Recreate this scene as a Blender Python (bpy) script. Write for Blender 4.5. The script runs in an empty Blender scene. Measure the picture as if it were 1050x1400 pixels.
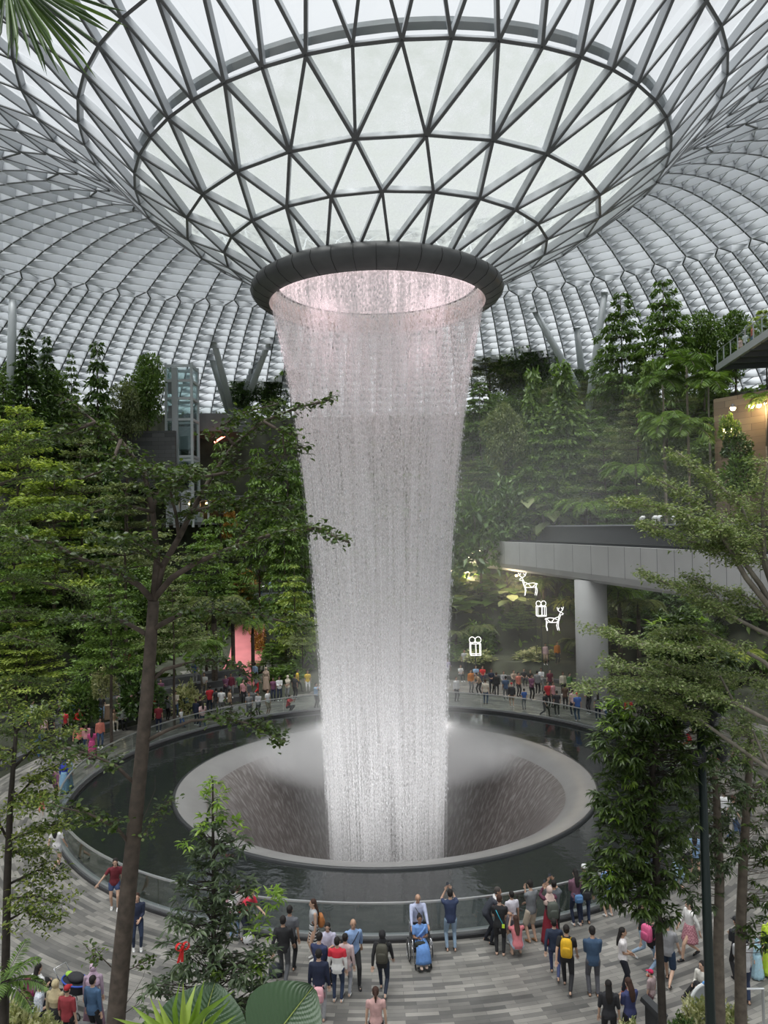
import bpy, bmesh, math, random
import numpy as np
from mathutils import Vector, Matrix, Euler
PI = math.pi
C = bpy.context.scene.collection
SC = bpy.context.scene
random.seed(7)
RNG = np.random.default_rng(7)
R = math.radians
# ------------------------------------------------------------------ camera
FPX = 1050.0
CAMP = Vector((0.0, 0.0, 12.3))
PITCH, ROLL = R(1.09), R(-1.0)
CROT = Matrix.Rotation(R(90) + PITCH, 3, 'X') @ Matrix.Rotation(ROLL, 3, 'Z')
cd = bpy.data.cameras.new('camera')
cam = bpy.data.objects.new('camera', cd)
C.objects.link(cam)
cam.matrix_world = Matrix.Translation(CAMP) @ CROT.to_4x4()
cd.sensor_fit = 'VERTICAL'
cd.sensor_height = 24.0
cd.lens = 24.0 * FPX / 1400.0
cd.clip_end = 600
cd.clip_start = 0.05
SC.camera = cam
VX, VY = -0.14, 37.8                     # axis of the waterfall


def ray(px, py):
    return CROT @ Vector(((px - 525) / FPX, -(py - 700) / FPX, -1.0))


def P(px, py, Y):                        # photograph pixel -> point at depth Y
    d = ray(px, py)
    return CAMP + d * (Y / d.y)


def F(px, py, z=0.0):                    # photograph pixel -> point at height z
    d = ray(px, py)
    return CAMP + d * ((z - CAMP.z) / d.z)


# ------------------------------------------------------------------ helpers
def tag(o, label=None, cat=None, group=None, kind=None):
    if label: o['label'] = label
    if cat: o['category'] = cat
    if group: o['group'] = group
    if kind: o['kind'] = kind
    return o


def empty(name, loc=(0, 0, 0), rz=0, label=None, cat=None, group=None, kind=None, parent=None):
    o = bpy.data.objects.new(name, None)
    C.objects.link(o)
    o.location = loc
    o.rotation_euler = (0, 0, rz)
    if parent: o.parent = parent
    return tag(o, label, cat, group, kind)


def link(name, me, parent=None, mats=None):
    o = bpy.data.objects.new(name, me)
    C.objects.link(o)
    if parent: o.parent = parent
    if mats:
        for i, m in enumerate(mats):
            o.material_slots[i].link = 'OBJECT'
            o.material_slots[i].material = m
    return o


class MB:
    def __init__(s):
        s.v, s.f, s.m = [], [], []

    def add(s, vs, fs, mi=0):
        b = len(s.v)
        s.v.extend([tuple(v) for v in vs])
        for f in fs:
            s.f.append(tuple(b + i for i in f))
            s.m.append(mi)
        return s

    def box(s, c, size, rot=None, mi=0, taper=1.0):
        c = Vector(c)
        x, y, z = (q / 2 for q in size)
        vs = []
        for sz in (-1, 1):
            t = taper if sz > 0 else 1
            for sx, sy in ((-1, -1), (1, -1), (1, 1), (-1, 1)):
                p = Vector((sx * x * t, sy * y * t, sz * z))
                if rot is not None: p = rot @ p
                vs.append(c + p)
        return s.add(vs, [(3, 2, 1, 0), (4, 5, 6, 7), (0, 1, 5, 4), (1, 2, 6, 5), (2, 3, 7, 6), (3, 0, 4, 7)], mi)

    def bar(s, a, b, w, d, up, drop=0.0, mi=0):   # beam from a to b, width w, depth d measured against up
        a, b = Vector(a), Vector(b)
        t = (b - a).normalized()
        up = Vector(up)
        side = t.cross(up)
        if side.length < 1e-6: side = t.orthogonal()
        side.normalize()
        n = side.cross(t).normalized()
        vs = []
        for p in (a, b):
            for sx, dz in ((-1, 0), (1, 0), (1, -1), (-1, -1)):
                vs.append(p + side * (sx * w / 2) + n * (dz * d - drop))
        return s.add(vs, [(0, 1, 2, 3), (7, 6, 5, 4), (0, 4, 5, 1), (1, 5, 6, 2), (2, 6, 7, 3), (3, 7, 4, 0)], mi)

    def tube(s, pts, rad, seg=8, mi=0, cap=True):
        pts = [Vector(p) for p in pts]
        if not hasattr(rad, '__len__'): rad = [rad] * len(pts)
        n = len(pts)
        b0 = None
        vs = []
        for i, p in enumerate(pts):
            t = (pts[min(i + 1, n - 1)] - pts[max(i - 1, 0)])
            if t.length < 1e-9: t = Vector((0, 0, 1))
            t.normalize()
            if b0 is None:
                b0 = t.orthogonal().normalized()
            else:
                b0 = b0 - t * b0.dot(t)
                b0 = b0.normalized() if b0.length > 1e-6 else t.orthogonal().normalized()
            c0 = t.cross(b0)
            for k in range(seg):
                a = 2 * PI * k / seg
                vs.append(p + (b0 * math.cos(a) + c0 * math.sin(a)) * rad[i])
        fs = []
        for i in range(n - 1):
            for k in range(seg):
                k2 = (k + 1) % seg
                fs.append((i * seg + k, i * seg + k2, (i + 1) * seg + k2, (i + 1) * seg + k))
        if cap:
            fs.append(tuple(reversed(range(seg))))
            fs.append(tuple((n - 1) * seg + k for k in range(seg)))
        return s.add(vs, fs, mi)

    def rings(s, rs, mi=0, cap=True):             # list of rings (each list of points), lofted
        n = len(rs[0])
        vs = [p for r in rs for p in r]
        fs = []
        for i in range(len(rs) - 1):
            for k in range(n):
                k2 = (k + 1) % n
                fs.append((i * n + k, i * n + k2, (i + 1) * n + k2, (i + 1) * n + k))
        if cap:
            fs.append(tuple(reversed(range(n))))
            fs.append(tuple((len(rs) - 1) * n + k for k in range(n)))
        return s.add(vs, fs, mi)

    def ell(s, c, r, seg=10, rg=7, rot=None, mi=0):
        c = Vector(c)
        if not hasattr(r, '__len__'): r = (r, r, r)
        rs = []
        for i in range(rg + 1):
            th = PI * (i + .02 if i == 0 else (i - .02 if i == rg else i)) / rg
            row = []
            for k in range(seg):
                a = 2 * PI * k / seg
                p = Vector((r[0] * math.sin(th) * math.cos(a), r[1] * math.sin(th) * math.sin(a), -r[2] * math.cos(th)))
                if rot is not None: p = rot @ p
                row.append(c + p)
            rs.append(row)
        return s.rings(rs, mi)

    def lathe(s, prof, seg=96, c=(VX, VY), a0=0.0, a1=2 * PI, mi=0, closed=False, ends=True):   # prof list of (r,z)
        full = abs(a1 - a0 - 2 * PI) < 1e-6
        n = seg if full else seg + 1
        vs = []
        for (r, z) in prof:
            for k in range(n):
                a = a0 + (a1 - a0) * k / seg
                vs.append((c[0] + r * math.cos(a), c[1] + r * math.sin(a), z))
        fs = []
        m = len(prof)
        for i in range(m if closed else m - 1):
            i2 = (i + 1) % m
            for k in range(seg):
                k2 = (k + 1) % n if full else k + 1
                fs.append((i * n + k, i * n + k2, i2 * n + k2, i2 * n + k))
        if closed and not full and ends:
            fs.append(tuple(i * n for i in range(m)))
            fs.append(tuple(i * n + seg for i in reversed(range(m))))
        return s.add(vs, fs, mi)

    def mesh(s, name, mats, smooth=False):
        me = bpy.data.meshes.new(name)
        me.from_pydata(s.v, [], s.f)
        for m in (mats if isinstance(mats, (list, tuple)) else [mats]):
            me.materials.append(m)
        if any(s.m):
            me.polygons.foreach_set('material_index', s.m)
        if smooth:
            me.polygons.foreach_set('use_smooth', [True] * len(s.f))
        me.update()
        return me

    def build(s, name, mats, parent=None, smooth=False):
        return link(name, s.mesh(name, mats, smooth), parent)


def np_mesh(name, V, Fq, mat, smooth=False):      # V (n,3), Fq (m,k) arrays
    me = bpy.data.meshes.new(name)
    V = np.asarray(V, dtype=np.float32)
    Fq = np.asarray(Fq, dtype=np.int32)
    k = Fq.shape[1]
    me.vertices.add(len(V))
    me.vertices.foreach_set('co', V.ravel())
    me.loops.add(Fq.size)
    me.loops.foreach_set('vertex_index', Fq.ravel())
    me.polygons.add(len(Fq))
    me.polygons.foreach_set('loop_start', np.arange(0, Fq.size, k, dtype=np.int32))
    if smooth: me.polygons.foreach_set('use_smooth', np.ones(len(Fq), dtype=bool))
    me.materials.append(mat)
    me.update(calc_edges=True)
    return me


# ------------------------------------------------------------------ materials
def new_mat(name):
    m = bpy.data.materials.new(name)
    m.use_nodes = True
    nt = m.node_tree
    nt.nodes.clear()
    out = nt.nodes.new('ShaderNodeOutputMaterial')
    return m, nt, out


def nd(nt, t, **kw):
    n = nt.nodes.new(t)
    for k, v in kw.items():
        if k.startswith('i_'):
            n.inputs[int(k[2:]) if k[2:].isdigit() else k[2:].replace('_', ' ')].default_value = v
        else:
            setattr(n, k, v)
    return n


_MC = {}


def mat(name, col, rough=0.6, metal=0.0, spec=0.5, noise=0.0, nscale=8.0, emit=None, estr=0.0, bump=0.0):
    if name in _MC: return _MC[name]
    m, nt, out = new_mat(name)
    b = nd(nt, 'ShaderNodeBsdfPrincipled')
    b.inputs['Base Color'].default_value = (*col, 1)
    b.inputs['Roughness'].default_value = rough
    b.inputs['Metallic'].default_value = metal
    b.inputs['Specular IOR Level'].default_value = spec
    if noise or bump:
        tc = nd(nt, 'ShaderNodeTexCoord')
        nz = nd(nt, 'ShaderNodeTexNoise')
        nz.inputs['Scale'].default_value = nscale
        nz.inputs['Detail'].default_value = 5
        nt.links.new(tc.outputs['Object'], nz.inputs['Vector'])
        if noise:
            mr = nd(nt, 'ShaderNodeMapRange')
            mr.inputs[1].default_value = .3
            mr.inputs[2].default_value = .7
            mr.inputs[3].default_value = 1 - noise
            mr.inputs[4].default_value = 1 + noise
            nt.links.new(nz.outputs['Fac'], mr.inputs[0])
            mx = nd(nt, 'ShaderNodeVectorMath', operation='SCALE')
            mx.inputs[0].default_value = col
            nt.links.new(mr.outputs[0], mx.inputs['Scale'])
            nt.links.new(mx.outputs[0], b.inputs['Base Color'])
        if bump:
            bp = nd(nt, 'ShaderNodeBump')
            bp.inputs['Strength'].default_value = bump
            nt.links.new(nz.outputs['Fac'], bp.inputs['Height'])
            nt.links.new(bp.outputs[0], b.inputs['Normal'])
    if emit:
        b.inputs['Emission Color'].default_value = (*emit, 1)
        b.inputs['Emission Strength'].default_value = estr
    nt.links.new(b.outputs[0], out.inputs[0])
    _MC[name] = m
    return m


def leaf_mat(name, c0, c1, c2, rough=0.38, spec=0.5, trans=0.3):
    m, nt, out = new_mat(name)
    g = nd(nt, 'ShaderNodeNewGeometry')
    cr = nd(nt, 'ShaderNodeValToRGB')
    e = cr.color_ramp.elements
    e[0].color = (*c0, 1); e[0].position = 0.0
    e[1].color = (*c2, 1); e[1].position = 1.0
    k = e.new(.55); k.color = (*c1, 1)
    oi = nd(nt, 'ShaderNodeObjectInfo')
    ad = nd(nt, 'ShaderNodeMath', operation='MULTIPLY_ADD')
    ad.inputs[1].default_value = .3
    nt.links.new(oi.outputs['Random'], ad.inputs[0])
    sb = nd(nt, 'ShaderNodeMath', operation='MULTIPLY_ADD')
    sb.inputs[1].default_value = .8
    sb.inputs[2].default_value = -.02
    nt.links.new(g.outputs['Random Per Island'], sb.inputs[0])
    nt.links.new(sb.outputs[0], ad.inputs[2])
    nt.links.new(ad.outputs[0], cr.inputs[0])
    b = nd(nt, 'ShaderNodeBsdfPrincipled')
    b.inputs['Roughness'].default_value = rough
    b.inputs['Specular IOR Level'].default_value = spec
    nt.links.new(cr.outputs[0], b.inputs['Base Color'])
    t = nd(nt, 'ShaderNodeBsdfTranslucent')
    sc = nd(nt, 'ShaderNodeVectorMath', operation='MULTIPLY')
    sc.inputs[1].default_value = (1.3, 1.35, .7)
    nt.links.new(cr.outputs[0], sc.inputs[0])
    nt.links.new(sc.outputs[0], t.inputs['Color'])
    mx = nd(nt, 'ShaderNodeMixShader')
    mx.inputs[0].default_value = trans
    nt.links.new(b.outputs[0], mx.inputs[1])
    nt.links.new(t.outputs[0], mx.inputs[2])
    nt.links.new(mx.outputs[0], out.inputs[0])
    return m


def glass_mat(name, tint=(.95, .97, .97), refl=.06, rough=.02, white=0.0, nscale=3.0, wcol=(.9, .93, .92), streak=1.0):
    """thin pane: mostly see-through, a little mirror, optionally with a wet white film"""
    m, nt, out = new_mat(name)
    tr = nd(nt, 'ShaderNodeBsdfTransparent'); tr.inputs[0].default_value = (*tint, 1)
    gl = nd(nt, 'ShaderNodeBsdfGlossy'); gl.inputs[0].default_value = (1, 1, 1, 1); gl.inputs['Roughness'].default_value = rough
    lw = nd(nt, 'ShaderNodeLayerWeight'); lw.inputs[0].default_value = .25
    mr = nd(nt, 'ShaderNodeMapRange'); mr.inputs[3].default_value = refl; mr.inputs[4].default_value = min(1, refl * 7)
    nt.links.new(lw.outputs['Facing'], mr.inputs[0])
    mx = nd(nt, 'ShaderNodeMixShader')
    nt.links.new(mr.outputs[0], mx.inputs[0])
    nt.links.new(tr.outputs[0], mx.inputs[1]); nt.links.new(gl.outputs[0], mx.inputs[2])
    last = mx
    if white > 0:
        tc = nd(nt, 'ShaderNodeTexCoord')
        mp = nd(nt, 'ShaderNodeMapping'); mp.inputs['Scale'].default_value = (1, 1, streak)
        nz = nd(nt, 'ShaderNodeTexNoise'); nz.inputs['Scale'].default_value = nscale; nz.inputs['Detail'].default_value = 6; nz.inputs['Roughness'].default_value = .65
        nt.links.new(tc.outputs['Object'], mp.inputs[0]); nt.links.new(mp.outputs[0], nz.inputs['Vector'])
        cr = nd(nt, 'ShaderNodeMapRange'); cr.inputs[1].default_value = .35; cr.inputs[2].default_value = .65
        cr.inputs[3].default_value = max(0, white - .30); cr.inputs[4].default_value = min(1, white + .34)
        nt.links.new(nz.outputs['Fac'], cr.inputs[0])
        tl = nd(nt, 'ShaderNodeBsdfTranslucent'); tl.inputs[0].default_value = (*wcol, 1)
        df = nd(nt, 'ShaderNodeBsdfDiffuse'); df.inputs[0].default_value = (*wcol, 1)
        m2 = nd(nt, 'ShaderNodeMixShader'); m2.inputs[0].default_value = .25
        nt.links.new(tl.outputs[0], m2.inputs[1]); nt.links.new(df.outputs[0], m2.inputs[2])
        m3 = nd(nt, 'ShaderNodeMixShader')
        nt.links.new(cr.outputs[0], m3.inputs[0]); nt.links.new(mx.outputs[0], m3.inputs[1]); nt.links.new(m2.outputs[0], m3.inputs[2])
        last = m3
    nt.links.new(last.outputs[0], out.inputs[0])
    return m


# ------------------------------------------------------------------ sky and render settings
w = bpy.data.worlds.new('overcast_sky')
SC.world = w
w.use_nodes = True
bg = w.node_tree.nodes['Background']
nt = w.node_tree                            # overcast sky: three times as bright overhead as at the horizon
tc = nd(nt, 'ShaderNodeTexCoord')
sp = nd(nt, 'ShaderNodeSeparateXYZ')
nt.links.new(tc.outputs['Generated'], sp.inputs[0])
mr = nd(nt, 'ShaderNodeMapRange')
mr.inputs[1].default_value = 0; mr.inputs[2].default_value = 1; mr.inputs[3].default_value = .40; mr.inputs[4].default_value = .92
nt.links.new(sp.outputs[2], mr.inputs[0])
nt.links.new(mr.outputs[0], bg.inputs[1])
bg.inputs[0].default_value = (0.945, 0.97, 1.0, 1)
sl = bpy.data.lights.new('veiled_sun', 'SUN')
sl.energy = 3.8
sl.angle = R(50)
sl.color = (1, .99, .97)
so = bpy.data.objects.new('veiled_sun', sl)
C.objects.link(so)
so.rotation_euler = (R(14), R(-10), 0)
SC.view_settings.view_transform = 'Standard'
SC.view_settings.look = 'None'
SC.view_settings.gamma = 1
SC.view_settings.exposure = 0.5
SC.view_settings.use_curve_mapping = False
cy = SC.cycles
cy.use_denoising = True
try:
    cy.denoiser = 'OPENIMAGEDENOISE'
except Exception:
    pass
cy.max_bounces = 6
cy.diffuse_bounces = 3
cy.glossy_bounces = 3
cy.transmission_bounces = 4
cy.volume_bounces = 1
cy.transparent_max_bounces = 24
cy.use_adaptive_sampling = True
cy.adaptive_threshold = 0.02
# ================================================================== setting: roof
M_STEEL = mat('painted_steel', (.50, .525, .55), .5, noise=.06, nscale=.6)
M_GLASS = glass_mat('roof_glass', (.96, .98, .985), .05)
M_WET = glass_mat('wet_roof_glass', (.96, .98, .97), .03, white=.62, nscale=1.5, wcol=(.43, .46, .44))
M_COLLAR = mat('dark_collar_metal', (.10, .103, .105), .45, noise=.1, nscale=1.5)

_RK = [(5.2, 24.35), (7.7, 25.75), (9.8, 26.85), (12.4, 28.7), (14.7, 31.1), (17.2, 33.0), (19.8, 34.5), (22.6, 35.8), (25.4, 36.8),
       (28.2, 37.5), (31, 38.0), (34, 38.3), (37, 38.4), (40, 38.3), (46, 37.6), (52, 36.3), (58, 34.35), (64, 31.9), (70, 28.8), (75.8, 24.9), (79, 22)]


def _interp(r):
    for (r0, z0), (r1, z1) in zip(_RK, _RK[1:]):
        if r <= r1:
            return z0 + (z1 - z0) * (r - r0) / (r1 - r0)
    return _RK[-1][1]


_RP = _RK[:9] + [(r, _interp(r)) for r in [27.4, 29.4, 31.3, 33.2, 35, 36.8, 38.5, 40.2, 41.9, 43.6, 45.2]] + [(r, _interp(r)) for r in np.arange(46.6, 77.6, 1.36)]
_RN = [24, 24, 24, 48, 48, 48, 48, 48] + [96] * 12 + [192] * 40
_RN = _RN[:len(_RP)]


def roof_z(r):
    for (r0, z0), (r1, z1) in zip(_RP, _RP[1:]):
        if r <= r1:
            return z0 + (z1 - z0) * (r - r0) / (r1 - r0)
    return _RP[-1][1]


def roof_pt(r, a):
    off = 1.25 * min(1, max(0, (r - 5.2) / 7.0))
    x = VX + off + r * math.cos(a)
    tilt = .045 * min(1, max(0, (r - 5.2) / 7.0))
    if r > 30: tilt *= max(0.25, 1 - (r - 30) / 50)
    return Vector((x, VY + r * math.sin(a), roof_z(r) + tilt * r * math.cos(a)))


def build_roof():
    root = empty('ceiling', (0, 0, 0), kind='structure', label='white steel and glass gridshell dome funnelling down to the waterfall', cat='ceiling')
    hoops = []
    ph = R(-90 + 6.3)
    step_shift = 0.0
    for k, ((r, z), n) in enumerate(zip(_RP, _RN)):
        st = 2 * PI / n
        if k == 0:
            sh = 0.0
        else:
            pn = _RN[k - 1]
            sh = sh + (PI / n if (pn == n and k <= 8) else (-PI / n if k > 8 and pn != n else 0.0))
        hoops.append([roof_pt(r, ph + sh + j * st) for j in range(n)])
    steel, glass, wet = MB(), MB(), MB()

    def nrm(p, q, s_):
        n = (q - p).cross(s_ - p).normalized()
        return n if n.z > 0 else -n
    flange = MB()
    cen = Vector((VX, VY, 0))
    for k in range(len(hoops)):
        r = _RP[k][0]
        n = _RN[k]
        H = hoops[k]
        t = min(1, max(0, (r - 16) / 22))
        w_, d_ = .085 - .01 * t, .32 + .60 * t
        k0, k1 = max(0, k - 1), min(len(_RP) - 1, k + 1)
        sl = (_RP[k1][1] - _RP[k0][1]) / (_RP[k1][0] - _RP[k0][0])

        def upv(p):
            rad = p - cen; rad.z = 0; rad.normalize()
            return Vector((-rad.x * sl, -rad.y * sl, 1)).normalized()

        def beam(a, b, dark, dd=1.0):
            up = upv((a + b) / 2)
            steel.bar(a, b, w_, d_ * dd, up)
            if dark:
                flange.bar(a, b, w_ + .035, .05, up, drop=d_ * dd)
        if k > 0:
            for j in range(n):
                beam(H[j], H[(j + 1) % n], r < 24, .85 if r < 24 else 1.1)
        if k + 1 < len(hoops):
            N = hoops[k + 1]
            n2 = _RN[k + 1]
            dst = wet if k < 3 else glass
            for j in range(n):
                a = H[j]; a2 = H[(j + 1) % n]
                if k >= 8:
                    if n2 == n:
                        b1, b2 = N[j], N[(j + 1) % n2]
                        beam(a, b1, True); beam(a, b2, False, .7)
                        dst.add([a, b1, b2], [(0, 1, 2)]); dst.add([a, b2, a2], [(0, 1, 2)])
                    else:
                        b1, b2, b3 = N[2 * j], N[2 * j + 1], N[(2 * j + 2) % n2]
                        beam(a, b1, True); beam(a, b2, True); beam(a2, b2, False, .7)
                        dst.add([a, b1, b2], [(0, 1, 2)]); dst.add([a, b2, a2], [(0, 1, 2)]); dst.add([a2, b2, b3], [(0, 1, 2)])
                    continue
                if n2 == n:
                    tg = [N[(j - 1) % n2], N[j]]
                    dst.add([a, tg[0], tg[1]], [(0, 1, 2)])
                    dst.add([a, tg[1], a2], [(0, 1, 2)])
                else:
                    tg = [N[(2 * j - 1) % n2], N[2 * j], N[(2 * j + 1) % n2]]
                    dst.add([a, tg[0], tg[1]], [(0, 1, 2)])
                    dst.add([a, tg[1], tg[2]], [(0, 1, 2)])
                    dst.add([a, tg[2], a2], [(0, 1, 2)])
                for q in tg:
                    beam(a, q, True)
    g = steel.build('steel_grid', M_STEEL, root)
    flange.build('flange', mat('shaded_flange', (.13, .135, .14), .5), g)  # shade on the beam undersides put into a darker colour
    g = glass.build('roof_glass', M_GLASS, root)
    g.location.z = .04
    g = wet.build('wet_funnel_glass', M_WET, root)
    g.location.z = .04
    # gutter that catches the water on top of the funnel
    gt = MB()
    n = 96
    ins, outs = [], []
    prof = [(12.46, .08), (12.62, .10), (12.64, .24), (12.58, .25), (12.55, .16), (12.46, .14)]
    rows = []
    for (rr, dz) in prof:
        row = []
        for j in range(n):
            p = roof_pt(rr, 2 * PI * j / n)
            p.z += dz
            row.append(p)
        rows.append(row)
    rows.append(rows[0])
    gt.rings(rows, cap=False)
    gt.build('gutter', mat('gutter_zinc', (.30, .32, .33), .4, .3), root)
    # dark collar round the mouth of the funnel
    cl = MB()
    z0 = 12.3
    cl.lathe([(5.25, z0 + 12.15), (5.75, z0 + 12.02), (6.12, z0 + 11.78), (6.2, z0 + 11.5), (6.05, z0 + 11.25), (5.98, z0 + 11.2), (5.95, z0 + 11.17), (5.6, z0 + 10.98), (5.36, z0 + 10.9), (5.3, z0 + 10.93)], 96)
    c = cl.build('collar', M_COLLAR, root, smooth=True)
    sm = MB()
    for j in range(40):
        a = 2 * PI * j / 40
        d = Vector((math.cos(a), math.sin(a), 0))
        prof = [(6.13, 11.78), (6.21, 11.5), (6.06, 11.24), (5.61, 10.975), (5.37, 10.895)]
        pts = [Vector((VX, VY, z0 + z)) + d * (r + .005) for r, z in prof]
        sm.tube(pts, .012, 4)
    sm.build('collar_joint', mat('joint_black', (.02, .02, .02), .7), c)
    inn = MB()
    inn.lathe([(5.3, z0 + 10.93), (5.27, z0 + 11.15), (5.2, z0 + 11.18), (5.12, z0 + 11.5), (5.12, z0 + 12.0), (5.2, z0 + 12.15)], 96)
    inn.build('collar_lining', mat('pale_lining', (.80, .72, .68), .5), root, smooth=True)


build_roof()

# ================================================================== waterfall
_WP = [(23.4, 5.05), (23.2, 5.2), (22.6, 5.13), (21.5, 4.85), (20, 4.55), (18, 4.2), (15, 3.82), (11.8, 3.5), (8.5, 3.27), (5.8, 3.1), (3, 2.98), (0, 2.88), (-4, 2.76), (-8, 2.7)]


def water_r(z):
    for (z0, r0), (z1, r1) in zip(_WP, _WP[1:]):
        if z >= z1:
            return r0 + (r1 - r0) * (z0 - z) / (z0 - z1)
    return _WP[-1][1]


def water_mat(name, seed, sx, sz, lo, hi, a_top, a_bot, col=(.98, .98, .985)):
    m, nt, out = new_mat(name)
    L = nt.links.new
    tc = nd(nt, 'ShaderNodeTexCoord')
    sp = nd(nt, 'ShaderNodeSeparateXYZ'); L(tc.outputs['Object'], sp.inputs[0])
    at = nd(nt, 'ShaderNodeMath', operation='ARCTAN2'); L(sp.outputs[1], at.inputs[0]); L(sp.outputs[0], at.inputs[1])

    def coords(kx, kz, sd):
        mx = nd(nt, 'ShaderNodeMath', operation='MULTIPLY'); mx.inputs[1].default_value = kx; L(at.outputs[0], mx.inputs[0])
        mz = nd(nt, 'ShaderNodeMath', operation='MULTIPLY'); mz.inputs[1].default_value = kz; L(sp.outputs[2], mz.inputs[0])
        cb = nd(nt, 'ShaderNodeCombineXYZ'); L(mx.outputs[0], cb.inputs[0]); L(mz.outputs[0], cb.inputs[1]); cb.inputs[2].default_value = sd
        return cb
    fine = nd(nt, 'ShaderNodeTexNoise'); fine.inputs['Scale'].default_value = 1; fine.inputs['Detail'].default_value = 2
    L(coords(sx, sz, seed).outputs[0], fine.inputs['Vector'])
    strand = nd(nt, 'ShaderNodeTexNoise'); strand.inputs['Scale'].default_value = 1; strand.inputs['Detail'].default_value = 3
    L(coords(sx * .5, .12, seed + 7).outputs[0], strand.inputs['Vector'])
    clump = nd(nt, 'ShaderNodeTexNoise'); clump.inputs['Scale'].default_value = 1; clump.inputs['Detail'].default_value = 3
    L(coords(sx * .10, .16, seed + 3).outputs[0], clump.inputs['Vector'])
    a1 = nd(nt, 'ShaderNodeMath', operation='MULTIPLY_ADD'); a1.inputs[1].default_value = .75; L(strand.outputs[0], a1.inputs[0]); L(fine.outputs[0], a1.inputs[2])
    a2 = nd(nt, 'ShaderNodeMath', operation='MULTIPLY_ADD'); a2.inputs[1].default_value = .45; L(clump.outputs[0], a2.inputs[0]); L(a1.outputs[0], a2.inputs[2])
    mr = nd(nt, 'ShaderNodeMapRange'); mr.inputs[1].default_value = lo; mr.inputs[2].default_value = hi; L(a2.outputs[0], mr.inputs[0])
    # the sheet breaks up into white water as it falls
    hz = nd(nt, 'ShaderNodeMapRange'); hz.inputs[1].default_value = 23; hz.inputs[2].default_value = 1.0; hz.inputs[3].default_value = a_top; hz.inputs[4].default_value = a_bot
    L(sp.outputs[2], hz.inputs[0])
    op = nd(nt, 'ShaderNodeMath', operation='MULTIPLY'); L(mr.outputs[0], op.inputs[0]); L(hz.outputs[0], op.inputs[1])
    op.use_clamp = True
    tr = nd(nt, 'ShaderNodeBsdfTransparent')
    df = nd(nt, 'ShaderNodeBsdfDiffuse'); df.inputs[0].default_value = (*col, 1)
    tl = nd(nt, 'ShaderNodeBsdfTranslucent'); tl.inputs[0].default_value = (*col, 1)
    m1 = nd(nt, 'ShaderNodeMixShader'); m1.inputs[0].default_value = .5; L(df.outputs[0], m1.inputs[1]); L(tl.outputs[0], m1.inputs[2])
    m2 = nd(nt, 'ShaderNodeMixShader'); L(op.outputs[0], m2.inputs[0]); L(tr.outputs[0], m2.inputs[1]); L(m1.outputs[0], m2.inputs[2])
    L(m2.outputs[0], out.inputs[0])
    return m


def build_waterfall():
    root = empty('waterfall', (VX, VY, 0), label='tall round curtain of white falling water dropping from the dark collar into the bowl', cat='waterfall')
    zs = np.linspace(23.3, -6, 60)
    for nm, dr, args in (('water_sheet', 0.0, (1.0, 70, 7.5, .94, 1.34, .95, 1.25)), ('water_sheet', -.12, (11.0, 50, 5.0, .96, 1.36, .9, 1.25)), ('water_spray', .10, (23.0, 85, 9.0, 1.14, 1.46, .5, 1.7))):
        b = MB()
        b.lathe([(max(.1, water_r(z) + dr * (1 + (23 - z) * .02)), z) for z in zs], 128, c=(0, 0))
        b.build(nm, water_mat(nm, *args), root, smooth=True)
    # flying droplets
    n = 9000
    a = RNG.uniform(0, 2 * PI, n)
    z = 23 - 24 * RNG.uniform(0, 1, n) ** .8
    rr = np.array([water_r(q) for q in z]) + RNG.normal(0, .07, n)
    s = RNG.uniform(.012, .03, n)
    ln = s * RNG.uniform(2.0, 5.0, n)
    t = np.array([(1, 0, 0), (-.5, .87, 0), (-.5, -.87, 0), (0, 0, 1), (0, 0, -1)])
    V = t[None] * np.stack([s, s, ln], 1)[:, None, :] + np.stack([rr * np.cos(a), rr * np.sin(a), z], 1)[:, None, :]
    f = np.array([(0, 1, 3), (1, 2, 3), (2, 0, 3), (1, 0, 4), (2, 1, 4), (0, 2, 4)])
    Fq = (f[None] + (np.arange(n) * 5)[:, None, None]).reshape(-1, 3)
    d = link('droplets', np_mesh('droplets', V.reshape(-1, 3), Fq, mat('water_white', (.92, .93, .95), .3)), root)
    d['kind'] = 'stuff'


build_waterfall()

# ================================================================== bowl, pool, plaza, balustrade
M_BOWL, nt, out = new_mat('wet_bowl')
b_ = nd(nt, 'ShaderNodeBsdfPrincipled'); b_.inputs['Roughness'].default_value = .3
tc = nd(nt, 'ShaderNodeTexCoord')
sp = nd(nt, 'ShaderNodeSeparateXYZ'); nt.links.new(tc.outputs['Object'], sp.inputs[0])
at = nd(nt, 'ShaderNodeMath', operation='ARCTAN2'); nt.links.new(sp.outputs[1], at.inputs[0]); nt.links.new(sp.outputs[0], at.inputs[1])
m1 = nd(nt, 'ShaderNodeMath', operation='MULTIPLY'); m1.inputs[1].default_value = 55; nt.links.new(at.outputs[0], m1.inputs[0])
m2 = nd(nt, 'ShaderNodeMath', operation='MULTIPLY'); m2.inputs[1].default_value = 2.2; nt.links.new(sp.outputs[2], m2.inputs[0])
cb = nd(nt, 'ShaderNodeCombineXYZ'); nt.links.new(m1.outputs[0], cb.inputs[0]); nt.links.new(m2.outputs[0], cb.inputs[1])
nz = nd(nt, 'ShaderNodeTexNoise'); nz.inputs['Scale'].default_value = 1; nz.inputs['Detail'].default_value = 4; nt.links.new(cb.outputs[0], nz.inputs['Vector'])
cr = nd(nt, 'ShaderNodeValToRGB')
cr.color_ramp.elements[0].position = .45; cr.color_ramp.elements[0].color = (.15, .132, .125, 1)
cr.color_ramp.elements[1].position = .75; cr.color_ramp.elements[1].color = (.34, .325, .315, 1)
nt.links.new(nz.outputs[0], cr.inputs[0])
nt.links.new(cr.outputs[0], b_.inputs['Base Color'])
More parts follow.
